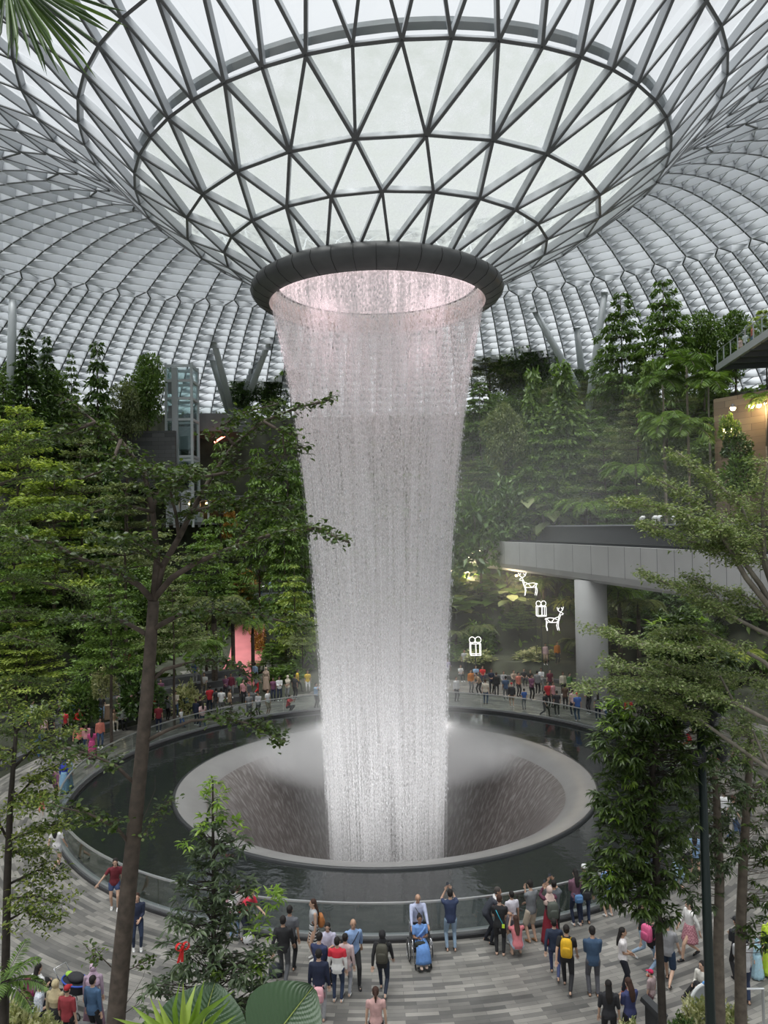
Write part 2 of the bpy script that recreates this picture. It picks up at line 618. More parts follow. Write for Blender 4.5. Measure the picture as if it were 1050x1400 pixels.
nt.links.new(b_.outputs[0], out.inputs[0])

bowl = empty('fountain_bowl', (VX, VY, 0), label='wide round bowl of wet glass that the waterfall drops into', cat='fountain')
b = MB()
b.lathe([(8.55, -.42), (8.3, -.6), (7.7, -1.3), (7.0, -2.3), (6.2, -3.6), (5.4, -5.0), (4.6, -6.2), (3.6, -7.0), (.2, -7.3)], 128, c=(0, 0))
b.build('basin', M_BOWL, bowl, smooth=True)
b = MB()
b.lathe([(9.94, .06), (9.6, .02), (9.2, -.08), (8.8, -.25), (8.5, -.46)], 128, c=(0, 0))
b.build('lip', mat('pale_wet_lip', (.25, .245, .24), .4, noise=.08, nscale=.8), bowl, smooth=True)
b = MB()
b.lathe([(10.08, -.05), (10.08, .05), (10.03, .07), (9.97, .07), (9.92, .05)], 128, c=(0, 0))
b.build('rim', mat('bowl_rim_metal', (.05, .052, .055), .4, .2), bowl, smooth=True)

M_POOL, nt, out = new_mat('black_pool_water')
b_ = nd(nt, 'ShaderNodeBsdfPrincipled')
b_.inputs['Base Color'].default_value = (.018, .021, .021, 1)
b_.inputs['Roughness'].default_value = .07
b_.inputs['Specular IOR Level'].default_value = .75
tc = nd(nt, 'ShaderNodeTexCoord')
nz = nd(nt, 'ShaderNodeTexNoise'); nz.inputs['Scale'].default_value = 2.0; nz.inputs['Detail'].default_value = 3
nt.links.new(tc.outputs['Object'], nz.inputs['Vector'])
bp = nd(nt, 'ShaderNodeBump'); bp.inputs['Strength'].default_value = .05; bp.inputs['Distance'].default_value = .2
nt.links.new(nz.outputs[0], bp.inputs['Height']); nt.links.new(bp.outputs[0], b_.inputs['Normal'])
nt.links.new(b_.outputs[0], out.inputs[0])
b = MB()
b.lathe([(10.1, -.03), (12, -.03), (14.5, -.03)], 128, c=(0, 0))
o = b.build('reflecting_pool', M_POOL, None, smooth=True)
o.location = (VX, VY, 0)
tag(o, 'ring of still black water round the fountain bowl', 'pool', kind='structure')

# plaza paving of narrow grey stone planks
M_FLOOR, nt, out = new_mat('grey_plank_paving')
tc = nd(nt, 'ShaderNodeTexCoord')
sp = nd(nt, 'ShaderNodeSeparateXYZ'); nt.links.new(tc.outputs['Object'], sp.inputs[0])
at = nd(nt, 'ShaderNodeMath', operation='ARCTAN2'); nt.links.new(sp.outputs[0], at.inputs[0]); nt.links.new(sp.outputs[1], at.inputs[1])
an = nd(nt, 'ShaderNodeMath', operation='MULTIPLY'); an.inputs[1].default_value = 18.0; nt.links.new(at.outputs[0], an.inputs[0])
hl = nd(nt, 'ShaderNodeVectorMath', operation='LENGTH'); nt.links.new(tc.outputs['Object'], hl.inputs[0])
mp = nd(nt, 'ShaderNodeCombineXYZ'); nt.links.new(an.outputs[0], mp.inputs[0]); nt.links.new(hl.outputs['Value'], mp.inputs[1])
br = nd(nt, 'ShaderNodeTexBrick')
br.offset = .37; br.inputs['Scale'].default_value = 1.0
br.inputs['Brick Width'].default_value = 0.85; br.inputs['Row Height'].default_value = .15
br.inputs['Mortar Size'].default_value = .004
br.inputs['Color1'].default_value = (.102, .099, .094, 1); br.inputs['Color2'].default_value = (.30, .285, .258, 1); br.inputs['Mortar'].default_value = (.07, .07, .07, 1)
br.inputs['Bias'].default_value = -.05
nt.links.new(mp.outputs[0], br.inputs['Vector'])
nz = nd(nt, 'ShaderNodeTexNoise'); nz.inputs['Scale'].default_value = .8; nz.inputs['Detail'].default_value = 6
nt.links.new(mp.outputs[0], nz.inputs['Vector'])
mr = nd(nt, 'ShaderNodeMapRange'); mr.inputs[1].default_value = .3; mr.inputs[2].default_value = .7; mr.inputs[3].default_value = .75; mr.inputs[4].default_value = 1.25
nt.links.new(nz.outputs[0], mr.inputs[0])
mx = nd(nt, 'ShaderNodeVectorMath', operation='SCALE'); nt.links.new(br.outputs[0], mx.inputs[0]); nt.links.new(mr.outputs[0], mx.inputs['Scale'])
b_ = nd(nt, 'ShaderNodeBsdfPrincipled'); b_.inputs['Roughness'].default_value = .42
nt.links.new(mx.outputs[0], b_.inputs['Base Color']); nt.links.new(b_.outputs[0], out.inputs[0])
b = MB()
b.lathe([(14.62, 0), (18, 0), (24, 0), (45, 0), (95, 0)], 128, c=(0, 0))
o = b.build('floor', M_FLOOR)
o.location = (VX, VY, 0)
tag(o, kind='structure')

M_RAIL = mat('brushed_rail', (.62, .63, .64), .3, .8)
M_BALU = glass_mat('balustrade_glass', (.84, .88, .87), .045, .02)
bal = empty('balustrade', (VX, VY, 0), label='curved glass balustrade with steel handrail round the black pool', cat='railing')
NP = 41
for j in range(NP):
    a0 = 2 * PI * j / NP + .0012 + R(3)
    a1 = 2 * PI * (j + 1) / NP - .0012 + R(3)
    b = MB()
    b.lathe([(14.74, .16), (14.74, 1.08), (14.76, 1.08), (14.76, .16)], 4, c=(0, 0), a0=a0, a1=a1, closed=True, ends=False)
    b.build('glass_panel', M_BALU, bal)
b = MB(); b.lathe([(14.71, 1.08), (14.79, 1.08), (14.79, 1.13), (14.71, 1.13)], 164, c=(0, 0), closed=True)
b.build('handrail', M_RAIL, bal)
b = MB(); b.lathe([(14.66, .08), (14.84, .08), (14.84, .19), (14.66, .19)], 164, c=(0, 0), closed=True)
b.build('base_channel', mat('rail_channel', (.36, .37, .38), .35, .6), bal)
b = MB(); b.lathe([(14.5, -.06), (14.9, 0.001), (14.9, .09), (14.5, .09)], 164, c=(0, 0), closed=True)
b.build('kerb', mat('black_kerb', (.03, .03, .032), .5), bal)
# glowing disc added in the funnel mouth for its pink-lit lining
pn = empty('pink_glow_disc', (VX, VY, 24.2), 0, 'round pale pink glowing disc added inside the dark collar', 'lamp')
b = MB(); b.lathe([(0.05, 0), (2.4, -.02), (4.9, 0), (4.9, .08), (.05, .08)], 64, c=(0, 0)); b.build('glow_face', mat('pink_glow', (.8, .7, .72), .6, emit=(1, .83, .86), estr=.60), pn, True)
b = MB(); b.lathe([(4.9, -.03), (5.05, -.03), (5.05, .12), (4.9, .12)], 64, c=(0, 0), closed=True); b.build('frame', M_COLLAR, pn, True)

for k in range(6):                        # pink show lamps round the inside of the collar
    a = 2 * PI * k / 6
    ld_ = bpy.data.lights.new('show_lamp', 'SPOT'); ld_.energy = 380; ld_.spot_size = R(70); ld_.spot_blend = 1.0; ld_.shadow_soft_size = .4; ld_.color = (1, .70, .76)
    lo_ = bpy.data.objects.new('show_lamp', ld_); C.objects.link(lo_); lo_.location = (VX + 4.0 * math.cos(a), VY + 4.0 * math.sin(a), 24.0)
    dv = Vector((VX + 4.4 * math.cos(a), VY + 4.4 * math.sin(a), 17)) - Vector(lo_.location)
    lo_.rotation_euler = dv.to_track_quat('-Z', 'Y').to_euler()
# unseen spots added near the bowl rim to brighten the falling water
for k in range(8):
    a = 2 * PI * (k + .5) / 8
    sd_ = bpy.data.lights.new('water_fill_spot', 'SPOT'); sd_.energy = 480; sd_.spot_size = R(96); sd_.spot_blend = 1.0; sd_.shadow_soft_size = .3; sd_.color = (1, .98, .98)
    so_ = bpy.data.objects.new('water_fill_spot', sd_); C.objects.link(so_)
    so_.location = (VX + 9.3 * math.cos(a), VY + 9.3 * math.sin(a), .35)
    dv = Vector((VX, VY, 2.5)) - Vector(so_.location)
    so_.rotation_euler = dv.to_track_quat('-Z', 'Y').to_euler()
# ================================================================== hillside garden
def sstep(a, b, x):
    t = min(1, max(0, (x - a) / (b - a)))
    return t * t * (3 - 2 * t)


def hill_r0(ph):                          # where the paving ends, by bearing in degrees
    return 24.5 + (19.6 - 24.5) * sstep(80, 118, ph)


def hill_z(x, y):
    dx, dy = x - VX, y - VY
    r = math.hypot(dx, dy)
    ph = math.degrees(math.atan2(dy, dx))
    if ph < -90: ph += 360
    if ph < -25 or ph > 200 or (y < 30 and abs(x) < 30): return 0.0
    r0 = hill_r0(ph)
    if r <= r0: return 0.0
    edge = sstep(-25, 5, ph) * (1 - sstep(180, 200, ph))
    t = min(1, max(0, (r - r0 - 2) / (58 - r0 - 2)))
    n = 6
    q = t * n
    k = math.floor(q)
    std = 1.5 * sstep(0, 1.5, r - r0) + (k + sstep(.35, .75, q - k)) / n * 24.3
    val = 3.4 * sstep(34, 48, r) + 22.4 * sstep(56.5, 57.5, r)
    vf = sstep(-36, -27, x) * (1 - sstep(-9, -3, x)) * sstep(48, 62, y)
    return (std * (1 - vf) + val * vf) * edge + .1 * math.sin(x * .9) * math.sin(y * .7) * min(1, (r - r0) / 3)


def build_hill():
    b = MB()
    rs = list(np.arange(18.5, 62, .8)) + [64, 70, 78, 84]
    phs = np.arange(-25, 201, 1.5)
    vs = []
    for r in rs:
        for ph in phs:
            x, y = VX + r * math.cos(R(ph)), VY + r * math.sin(R(ph))
            z = hill_z(x, y)
            vs.append((x, y, -8 if r < 18.6 else (z if z > .001 else -.05)))
    n = len(phs)
    fs = [(i * n + k, i * n + k + 1, (i + 1) * n + k + 1, (i + 1) * n + k) for i in range(len(rs) - 1) for k in range(n - 1)]
    b.add(vs, fs)
    o = b.build('hillside_ground', mat('planted_soil', (.045, .05, .032), .9, noise=.5, nscale=.7), smooth=True)
    tag(o, kind='structure')


build_hill()


def hill_hit(px, py, Y0=40):
    d = ray(px, py); d = d / d.y
    Y = Y0
    while Y < 120:
        p = CAMP + d * Y
        if p.z < hill_z(p.x, p.y) + .02: return p
        Y += .15
    return CAMP + d * 90


def roof_hit(px, py, Y0=40):
    d = ray(px, py); d = d / d.y
    Y = Y0
    while Y < 120:
        p = CAMP + d * Y
        r = math.hypot(p.x - VX, p.y - VY)
        if r > 40 and p.z > roof_z(r): return p
        Y += .5
    return CAMP + d * 88


# steel columns that carry the roof
M_COL = mat('column_steel', (.64, .68, .70), .45, noise=.04, nscale=.5)
_cols = [(18, 380, 14, 575, 74, 'thick upright steel column at the left edge of the dome'),
         (112, 411, 50, 500, 84, 'slanting steel column leaning right between the dark pointed trees'),
         (281, 462, 312, 562, 0, 'rear and shorter of the two parallel steel columns behind the lift tower'),
         (286, 442, 318, 566, 0, 'front and taller of the two parallel steel columns behind the lift tower'),
         (353, 473, 335, 538, 0, 'paler rear column of the pair leaning right beside the waterfall'),
         (376, 445, 338, 545, 0, 'front column of the pair leaning right beside the waterfall'),
         (728, 420, 800, 548, 0, 'long steel column leaning left above the hillside trees right of the waterfall'),
         (827, 400, 806, 548, 0, 'steel column rising beside the tall layered tree on the right hillside'),
         (788, 448, 800, 545, 0, 'pale steel column rising steeply between two leaning ones on the right hillside'),
         (838, 480, 806, 545, 0, 'short slanting steel column at the foot of the right hillside column cluster')]
for (ax, ay, bx, by, Y, lab) in _cols:
    top = P(ax, ay, Y) if Y else roof_hit(ax, ay, 70)
    Yb = (Y or top.y) + (2 if not Y else 0)
    if 240 < ax < 400: Yb = 99
    base = P(bx, by, Yb)
    zb = hill_z(base.x, base.y)
    base = base + (base - top).normalized() * max(0, (base.z - zb)) / max(.3, -(base - top).normalized().z)
    t = (top - base)
    rt = empty('steel_column', base, label=lab, cat='column', group='steel columns under the dome')
    b = MB(); b.tube([Vector((0, 0, 0)), t * .5, t], [.36, .42, .33], 14)
    b.build('shaft', M_COL, rt, smooth=True)
    b = MB(); b.tube([t * .985, t * 1.0, t * 1.012], [.36, .46, .2], 12)
    b.build('head_cap', M_STEEL, rt, smooth=True)

# ================================================================== concrete viaduct on the right
M_CONC = mat('pale_concrete', (.48, .485, .48), .7, noise=.07, nscale=.5)
M_DARK = mat('dark_metal', (.035, .038, .042), .5)


def face_line(n=60):
    ks = [(560, 88), (620, 76), (700, 63), (803, 50), (900, 41.5), (1000, 35), (1060, 31), (1150, 26)]
    pts = [((px - 525) / FPX * Y, Y) for px, Y in ks]
    out = []
    for i in range(n + 1):                # Catmull-Rom
        u = i / n * (len(pts) - 1)
        k = min(int(u), len(pts) - 2); t = u - k
        p = [pts[max(0, min(len(pts) - 1, k + q))] for q in (-1, 0, 1, 2)]
        out.append(tuple(.5 * (2 * p[1][c] + (p[2][c] - p[0][c]) * t + (2 * p[0][c] - 5 * p[1][c] + 4 * p[2][c] - p[3][c]) * t * t + (3 * p[1][c] - p[0][c] - 3 * p[2][c] + p[3][c]) * t ** 3) for c in (0, 1)))
    return out


FL = face_line()


def sweep(prof, mi=0):                    # prof (side, z): side grows to the right of the face line
    b = MB()
    rows = []
    for i, (x, y) in enumerate(FL):
        q0, q1 = FL[max(0, i - 1)], FL[min(len(FL) - 1, i + 1)]
        t = Vector((q1[0] - q0[0], q1[1] - q0[1], 0)).normalized()
        nr = Vector((-t.y, t.x, 0))
        if nr.x < 0: nr = -nr
        rows.append([Vector((x, y, 0)) + nr * s + Vector((0, 0, z)) for s, z in prof])
    b.rings(rows)
    return b


via = empty('viaduct', (0, 0, 0), kind='structure', label='curved pale concrete viaduct crossing behind the waterfall to the right', cat='bridge')
sweep([(0, 10.85), (0.0, 9.0), (.12, 8.62), (.5, 8.4), (2.6, 8.1), (4.8, 8.4), (5.2, 8.9), (5.2, 10.85), (4.95, 10.85), (4.95, 10.3), (.25, 10.3), (.25, 10.85)]).build('deck', M_CONC, via)
sweep([(4.6, 10.3), (4.6, 12.05), (4.75, 12.05), (4.75, 10.3)]).build('dark_parapet', M_DARK, via)
sweep([(4.5, 12.05), (4.5, 12.15), (4.85, 12.15), (4.85, 12.05)]).build('parapet_cap', mat('cap_grey', (.22, .23, .24), .5), via)
sweep([(1.2, 10.3), (1.2, 10.95), (1.45, 10.95), (1.45, 10.3)]).build('track_rail', M_DARK, via)
gm = MB()
for i in range(2, 60, 2):
    x, y = FL[i]
    q0, q1 = FL[i - 1], FL[i + 1]
    t = Vector((q1[0] - q0[0], q1[1] - q0[1], 0)).normalized()
    nr = Vector((-t.y, t.x, 0))
    if nr.x < 0: nr = -nr
    c = Vector((x, y, 9.9)) - nr * .003
    gm.bar(c + Vector((0, 0, .94)), c + Vector((0, 0, -.95)), .045, .02, -nr)
gm.build('panel_joint', mat('joint_grey', (.16, .165, .17), .8), via)
for (px, Y, r, lab) in ((805, 51.3, 1.05, 'thick round concrete pillar under the viaduct with the dark leafy tree in front'), (657, 74, .62, 'slimmer concrete pillar under the viaduct close to the waterfall')):
    x = (px - 525) / FPX * Y
    b = MB(); b.tube([(0, 0, -.1), (0, 0, 4), (0, 0, 8.5)], [r, r, r], 28)
    o = b.build('pillar', M_CONC, smooth=True)
    o.location = (x, Y, 0)
    tag(o, lab, 'pillar', 'viaduct pillars', 'structure')
for i, px in enumerate((687, 866, 884, 890, 912)):
    Y = {687: 67, 866: 47, 884: 45.5, 890: 45, 912: 43.5}[px]
    x = (px - 525) / FPX * Y + .3
    rt = empty('spotlight', (x + 1.3, Y + 3.1, 12.15), label=None, cat='lamp', group='white spotlights on the viaduct')
    tag(rt, ['small white spotlight on the viaduct edge nearest the waterfall', 'white spotlight standing apart left of the viaduct trio', 'left spotlight of the close trio on the viaduct edge', 'middle spotlight of the close trio on the viaduct edge', 'white spotlight alone at the right end of the viaduct edge'][i])
    wm = mat('white_enamel', (.75, .76, .76), .4)
    b = MB(); b.tube([(0, 0, 0), (0, 0, .32)], .04, 8); b.build('stem', wm, rt)
    b = MB(); b.tube([(-.16, -.1, .34), (.02, .02, .44), (.16, .1, .5)], [.13, .14, .07], 10); b.build('lamp_head', wm, rt, smooth=True)

# ================================================================== lift tower
lt_c = P(250, 620, 88)
lt = empty('lift_tower', (lt_c.x, lt_c.y, 12.6), label='white steel and glass lift tower rising above the trees', cat='lift')
H_ = 18.6
W_ = 1.45
wm = mat('lift_white', (.62, .66, .68), .45)
b = MB()
for sx in (-1, 1):
    for sy in (-1, 1):
        b = MB(); b.box((sx * W_, sy * W_, H_ / 2), (.26, .26, H_)); b.build('post', wm, lt)
b = MB()
for z in (4.0, 7.6, 8.0, 12.2, 14.6, 16.6, 18.3):
    b = MB()
    for s in (-1, 1):
        b.box((0, s * W_, z), (2 * W_, .2, .28)); b.box((s * W_, 0, z), (.2, 2 * W_, .28))
    b.build('ring_beam', wm, lt)
b = MB(); b.box((-.35, -1.75, H_ / 2 - .3), (.62, .5, H_ - .6)); b.build('guide_mast', mat('mast_grey', (.50, .53, .55), .4, .3), lt)
b = MB()
for z in (3, 6.5, 10, 13, 16):
    b = MB(); b.box((-1.0, -1.2, z), (.5, .5, 1.6)); b.build('service_box', mat('service_grey', (.30, .32, .33), .5), lt)
b = MB()
for s in (-1, 1):
    b.box((0, s * (W_ - .02), 9.3), (2 * W_ - .3, .03, H_ - 1)); b.box((s * (W_ - .02), 0, 9.3), (.03, 2 * W_ - .3, H_ - 1))
b.build('glass', glass_mat('lift_glass', (.85, .92, .92), .09), lt)
b = MB(); b.box((.35, .2, 10.2), (1.7, 1.6, 2.6)); b.build('lift_car', mat('car_grey', (.42, .46, .47), .4), lt)

# ================================================================== upper mall level behind the left trees
M_STONE, nt, out = new_mat('dark_stone_blocks')
tc = nd(nt, 'ShaderNodeTexCoord'); mp = nd(nt, 'ShaderNodeMapping'); mp.inputs['Rotation'].default_value = (R(90), 0, 0)
nt.links.new(tc.outputs['Object'], mp.inputs[0])
br = nd(nt, 'ShaderNodeTexBrick'); br.inputs['Scale'].default_value = 1; br.inputs['Brick Width'].default_value = 1.4; br.inputs['Row Height'].default_value = .45; br.inputs['Mortar Size'].default_value = .012
br.inputs['Color1'].default_value = (.075, .078, .08, 1); br.inputs['Color2'].default_value = (.125, .127, .13, 1); br.inputs['Mortar'].default_value = (.04, .04, .04, 1)
nt.links.new(mp.outputs[0], br.inputs['Vector'])
b_ = nd(nt, 'ShaderNodeBsdfPrincipled'); b_.inputs['Roughness'].default_value = .75
nt.links.new(br.outputs[0], b_.inputs['Base Color']); nt.links.new(b_.outputs[0], out.inputs[0])

a, c2 = P(150, 600, 84), P(240, 600, 84)
b = MB(); b.box(((a.x + c2.x) / 2, 84, 20.1), (c2.x - a.x, .6, 6.2))
o = b.build('wall_terrace', M_STONE); tag(o, kind='structure')
b = MB(); b.box((-20, 95.2, 13), (46, .6, 26))
o = b.build('wall_back', M_STONE); tag(o, kind='structure')
# curved lookout with brown soffit and a red neon tube
cc = P(292, 600, 96)
lk = empty('lookout', (cc.x, cc.y, 22), kind='structure', label='curved grey lookout balcony with brown underside', cat='balcony')
b = MB(); b.lathe([(5.6, 1.9), (5.9, 1.9), (5.9, 4.0), (5.6, 4.0)], 40, c=(0, 0), a0=R(180), a1=R(360), closed=True)
b.build('parapet', mat('lookout_grey', (.20, .205, .21), .7, noise=.1, nscale=.8), lk)
b = MB(); b.lathe([(5.7, 1.9), (3.6, 0.2), (3.2, -1.6), (3.0, -6)], 40, c=(0, 0), a0=R(180), a1=R(360))
b.build('soffit', mat('soffit_brown', (.17, .125, .095), .7), lk)
b = MB(); b.lathe([(0.1, 2.6), (5.7, 2.6)], 40, c=(0, 0), a0=R(180), a1=R(360)); b.build('terrace_floor', M_CONC, lk)
gl_ = MB(); gl_.lathe([(5.8, 4.0), (5.8, 4.9)], 40, c=(0, 0), a0=R(180), a1=R(360)); gl_.build('glass_rail', M_BALU, lk)
n0, n1 = P(293, 605, 89.2), P(307, 596, 89.2)
b = MB(); b.tube([n0, n1], .11, 8)
o = b.build('neon_tube', mat('red_neon', (.9, .2, .15), .4, emit=(1, .22, .15), estr=5))
tag(o, 'glowing red light tube under the curved lookout', 'lamp')

# restaurant with warm lamps
rc = P(272, 714, 90)
rs_ = empty('restaurant', (rc.x, rc.y, rc.z), kind='structure', label='small warmly lit restaurant front with dark interior behind the big tree', cat='restaurant')
b = MB(); b.box((0, 1, -.15), (12, 5, .3)); b.build('slab', mat('slab_grey', (.25, .25, .26), .7), rs_)
b = MB(); b.box((0, 1, 2.75), (12, 5, .5)); b.build('fascia', mat('fascia_grey', (.16, .165, .17), .6), rs_)
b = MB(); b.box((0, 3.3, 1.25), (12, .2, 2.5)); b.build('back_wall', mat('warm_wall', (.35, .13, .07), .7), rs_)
b = MB()
for x in (-5.8, -2.2, 1.4, 5.8): b.box((x, -1.2, 1.25), (.2, .2, 2.5))
b.build('post', wm, rs_)
b = MB(); b.box((-1.0, -1.3, .55), (3.6, .5, 1.1)); b.build('counter', mat('counter_pale', (.5, .53, .55), .5), rs_)
for k, (x, z) in enumerate(((-3.6, 2.2), (-1.0, 2.2), (1.0, 2.15), (3.2, 2.2))):
    b = MB(); b.ell((x, 0, z), .22, 10, 6)
    b.build('lamp_globe', mat('warm_lamp', (1, .7, .4), .4, emit=(1, .55, .25), estr=9), rs_, smooth=True)
# balcony with a glass rail, lower floor
bc = P(335, 815, 88)
bl = empty('balcony', (bc.x, bc.y, bc.z), kind='structure', label='crowded balcony with glass rail above the hanging plants', cat='balcony')
b = MB(); b.box((0, 3, -.3), (22, 7, .6)); b.build('slab', mat('balcony_grey', (.17, .17, .17), .7), bl)
b = MB(); b.box((0, -.42, .55), (22, .04, 1.1)); b.build('glass_rail', M_BALU, bl)
b = MB(); b.tube([(-11, -.42, 1.12), (11, -.42, 1.12)], .04, 6); b.build('rail', M_RAIL, bl)
b = MB(); b.box((-2, 6.2, 1.8), (16, .2, 3.6)); b.build('back_wall', mat('red_glow_wall', (.28, .09, .08), .7), bl)  # reddish glow of the interior put into the wall colour
for k, (x, z) in enumerate(((-6, 3.0), (-3.5, 2.9), (-1, 3.1), (2, 3.0))):
    b = MB(); b.ell((x, 5.4, z), .2, 10, 6)
    b.build('lamp_globe', _MC['warm_lamp'], bl, smooth=True)
# pink carpet ramp
a = P(322, 955, 56); e = P(338, 884, 76)
b = MB()
pts = []
for i in range(9):
    t = i / 8
    x, y = -11.6 + (-13.6 + 11.6) * t, 58 + 19 * t
    pts.append((x, y, hill_z(x, y) + .05 + .9 * t))
vs = []
for (x, y, z) in pts: vs += [(x - 1.5, y, z), (x + 1.5, y, z)]
b.add(vs, [(2 * i, 2 * i + 1, 2 * i + 3, 2 * i + 2) for i in range(8)])
vs2 = []
o = b.build('carpet', mat('pink_carpet', (.62, .20, .21), .8, noise=.08, nscale=.8))
sm = o.modifiers.new('thickness', 'SOLIDIFY'); sm.thickness = .06
tag(o, 'pink carpeted ramp leading up between trees left of the waterfall', 'carpet')

# ================================================================== stone seating steps and stairs
def sector_steps(name, r0, n, tread, rise, p0, p1, mt):
    b = MB()
    prof = [(r0, -.05)]
    for i in range(n):
        prof += [(r0 + i * tread, (i + 1) * rise), (r0 + (i + 1) * tread, (i + 1) * rise)]
    prof += [(r0 + n * tread, -.05)]
    b.lathe(prof, 60, a0=R(p0), a1=R(p1), closed=True)
    o = b.build(name, mt)
    return tag(o, kind='structure')


M_STEP = mat('step_stone', (.10, .102, .105), .75, noise=.25, nscale=1.2)
sector_steps('trim_1', 19.7, 4, .95, .45, 118, 176, M_STEP)
sector_steps('trim_2', 24.6, 3, 1.0, .42, 46, 72, M_STEP)
st = empty('staircase', (0, 0, 0), kind='structure', label='dark stone stairs between handrails under the viaduct', cat='stairs')
b = MB()
for i in range(12):
    b.box((10.4 + .16 * i, 62.2 + .42 * i, .1 + .11 * i), (2.6, .44, .22 * (i + 1)))
b.build('step', mat('stair_stone', (.13, .13, .13), .8), st)
M_TAN = mat('bronze_rail', (.45, .38, .28), .4, .4)
for (ax, ay, bx, by, Y) in ((683, 909, 691, 891, 63), (709, 916, 720, 892, 63)):
    a, e = P(ax, ay, Y), P(bx, by, Y + 5)
    b = MB(); b.tube([a, e], .06, 6); b.tube([a, (a.x, a.y, hill_z(a.x, a.y))], .04, 6); b.tube([e, (e.x, e.y, hill_z(e.x, e.y))], .04, 6)
    b.build('handrail', M_TAN, st)
for k, (ax, ay, bx, by) in enumerate(((122, 953, 134, 964), (179, 922, 192, 935), (152, 928, 164, 941), (94, 961, 100, 967))):
    a, e = P(ax, ay, 50.5), P(bx, by, 48.5)
    b = MB()
    b.tube([a, e], .045, 6)
    for p in (a, e): b.tube([p, (p.x, p.y, hill_z(p.x, p.y) if hill_z(p.x, p.y) < p.z else p.z - .9)], .035, 6)
    o = b.build('stair_handrail', M_RAIL)
    tag(o, ['steel handrail beside the wooden box on the left steps', 'steel handrail above the seated row on the left steps', 'steel handrail higher up between plants on the left steps', 'steel handrail by the person in red on the left steps'][k], 'handrail', 'handrails of the left steps')
# bamboo-coloured wall with wall lamps at the right
wl = empty('wall_right', (0, 0, 0), kind='structure')
a, e = P(982, 690, 60), P(1100, 690, 54)
b = MB()
b.box(((a.x + e.x) / 2, (a.y + e.y) / 2, 16), ((e - a).length, .5, 11.6), Matrix.Rotation(math.atan2(e.y - a.y, e.x - a.x), 3, 'Z'))
M_TANW, nt, out = new_mat('tan_stone_blocks')
tc = nd(nt, 'ShaderNodeTexCoord'); mp = nd(nt, 'ShaderNodeMapping'); mp.inputs['Rotation'].default_value = (R(90), 0, 0)
nt.links.new(tc.outputs['Object'], mp.inputs[0])
br = nd(nt, 'ShaderNodeTexBrick'); br.inputs['Scale'].default_value = 1; br.inputs['Brick Width'].default_value = 1.1; br.inputs['Row Height'].default_value = .5; br.inputs['Mortar Size'].default_value = .015
br.inputs['Color1'].default_value = (.13, .10, .07, 1); br.inputs['Color2'].default_value = (.18, .145, .10, 1); br.inputs['Mortar'].default_value = (.09, .07, .05, 1)
nt.links.new(mp.outputs[0], br.inputs['Vector'])
b_ = nd(nt, 'ShaderNodeBsdfPrincipled'); b_.inputs['Roughness'].default_value = .8
nt.links.new(br.outputs[0], b_.inputs['Base Color']); nt.links.new(b_.outputs[0], out.inputs[0])
b.build('stone_blocks', M_TANW, wl)
for k, (px, py) in enumerate(((1002, 556), (1027, 553), (1037, 552), (1048, 550), (992, 586), (1000, 585))):
    p = P(px, py, 56.2)
    rt = empty('wall_lamp', p, label=['lone warm wall lamp above the yellow plant at right', 'leftmost of three warm wall lamps in a row at right', 'middle of three warm wall lamps in a row at right', 'rightmost of three warm wall lamps by the photo edge', 'left one of the low pair of warm wall lamps', 'right one of the low pair of warm wall lamps'][k], cat='lamp', group='warm wall lamps at right')
    b = MB(); b.tube([(0, 0, -.05), (0, 0, .22)], [.22, .08], 10); b.build('lamp_shade', M_DARK, rt)
    b = MB(); b.ell((0, 0, -.1), .2, 10, 6); b.build('bulb', mat('bulb_glow', (1, .8, .5), .4, emit=(1, .72, .38), estr=14), rt)
    ld = bpy.data.lights.new('lamp_light', 'POINT'); ld.energy = 65; ld.color = (1, .68, .36); ld.shadow_soft_size = .25
    lo = bpy.data.objects.new('lamp_light', ld); C.objects.link(lo); lo.location = p + Vector((0, -.55, -.5))

# footbridge high on the right
A_, B_ = P(981, 499, 66), P(1062, 447, 52.5)
B_.z = A_.z
t = (B_ - A_).normalized(); sd = Vector((t.y, -t.x, 0))
if sd.x < 0: sd = -sd
B_ = B_ + t * 8
ln = (B_ - A_).length
t_bridge, sd_bridge = t.copy(), sd.copy()
fb = empty('footbridge', A_, label='high footbridge with glass railing at the upper right edge', cat='bridge', kind='structure')
b = MB(); b.bar((0, 0, 0), t * ln, .3, .55, (0, 0, 1)); b.bar(sd * 4.4, sd * 4.4 + t * ln, .3, .55, (0, 0, 1))
b.build('edge_beam', mat('bridge_grey', (.33, .35, .35), .5), fb)
b = MB(); b.bar(sd * 2.2 + Vector((0, 0, -.02)), sd * 2.2 + t * ln, 4.2, .2, (0, 0, 1))
for i in range(9): b.bar(t * (1 + i * ln / 9) + Vector((0, 0, -.2)), t * (1 + i * ln / 9) + sd * 4.4 + Vector((0, 0, -.2)), .25, .4, (0, 0, 1))
b.build('deck', mat('bridge_dark', (.10, .11, .115), .6), fb)
b = MB(); b.bar(Vector((0, 0, 1.15)), t * ln + Vector((0, 0, 1.15)), .03, 1.1, (0, 0, 1)); b.build('glass_rail', M_BALU, fb)
b = MB()
for i in range(13): b.tube([t * (ln * i / 12), t * (ln * i / 12) + Vector((0, 0, 1.25))], .045, 6)
b.tube([Vector((0, 0, 1.22)), t * ln + Vector((0, 0, 1.22))], .04, 6)
b.build('rail_post', M_RAIL, fb)

# ================================================================== light sculptures
M_NEON = mat('white_light_tube', (1, 1, 1), .4, emit=(1, .96, .95), estr=1.3)


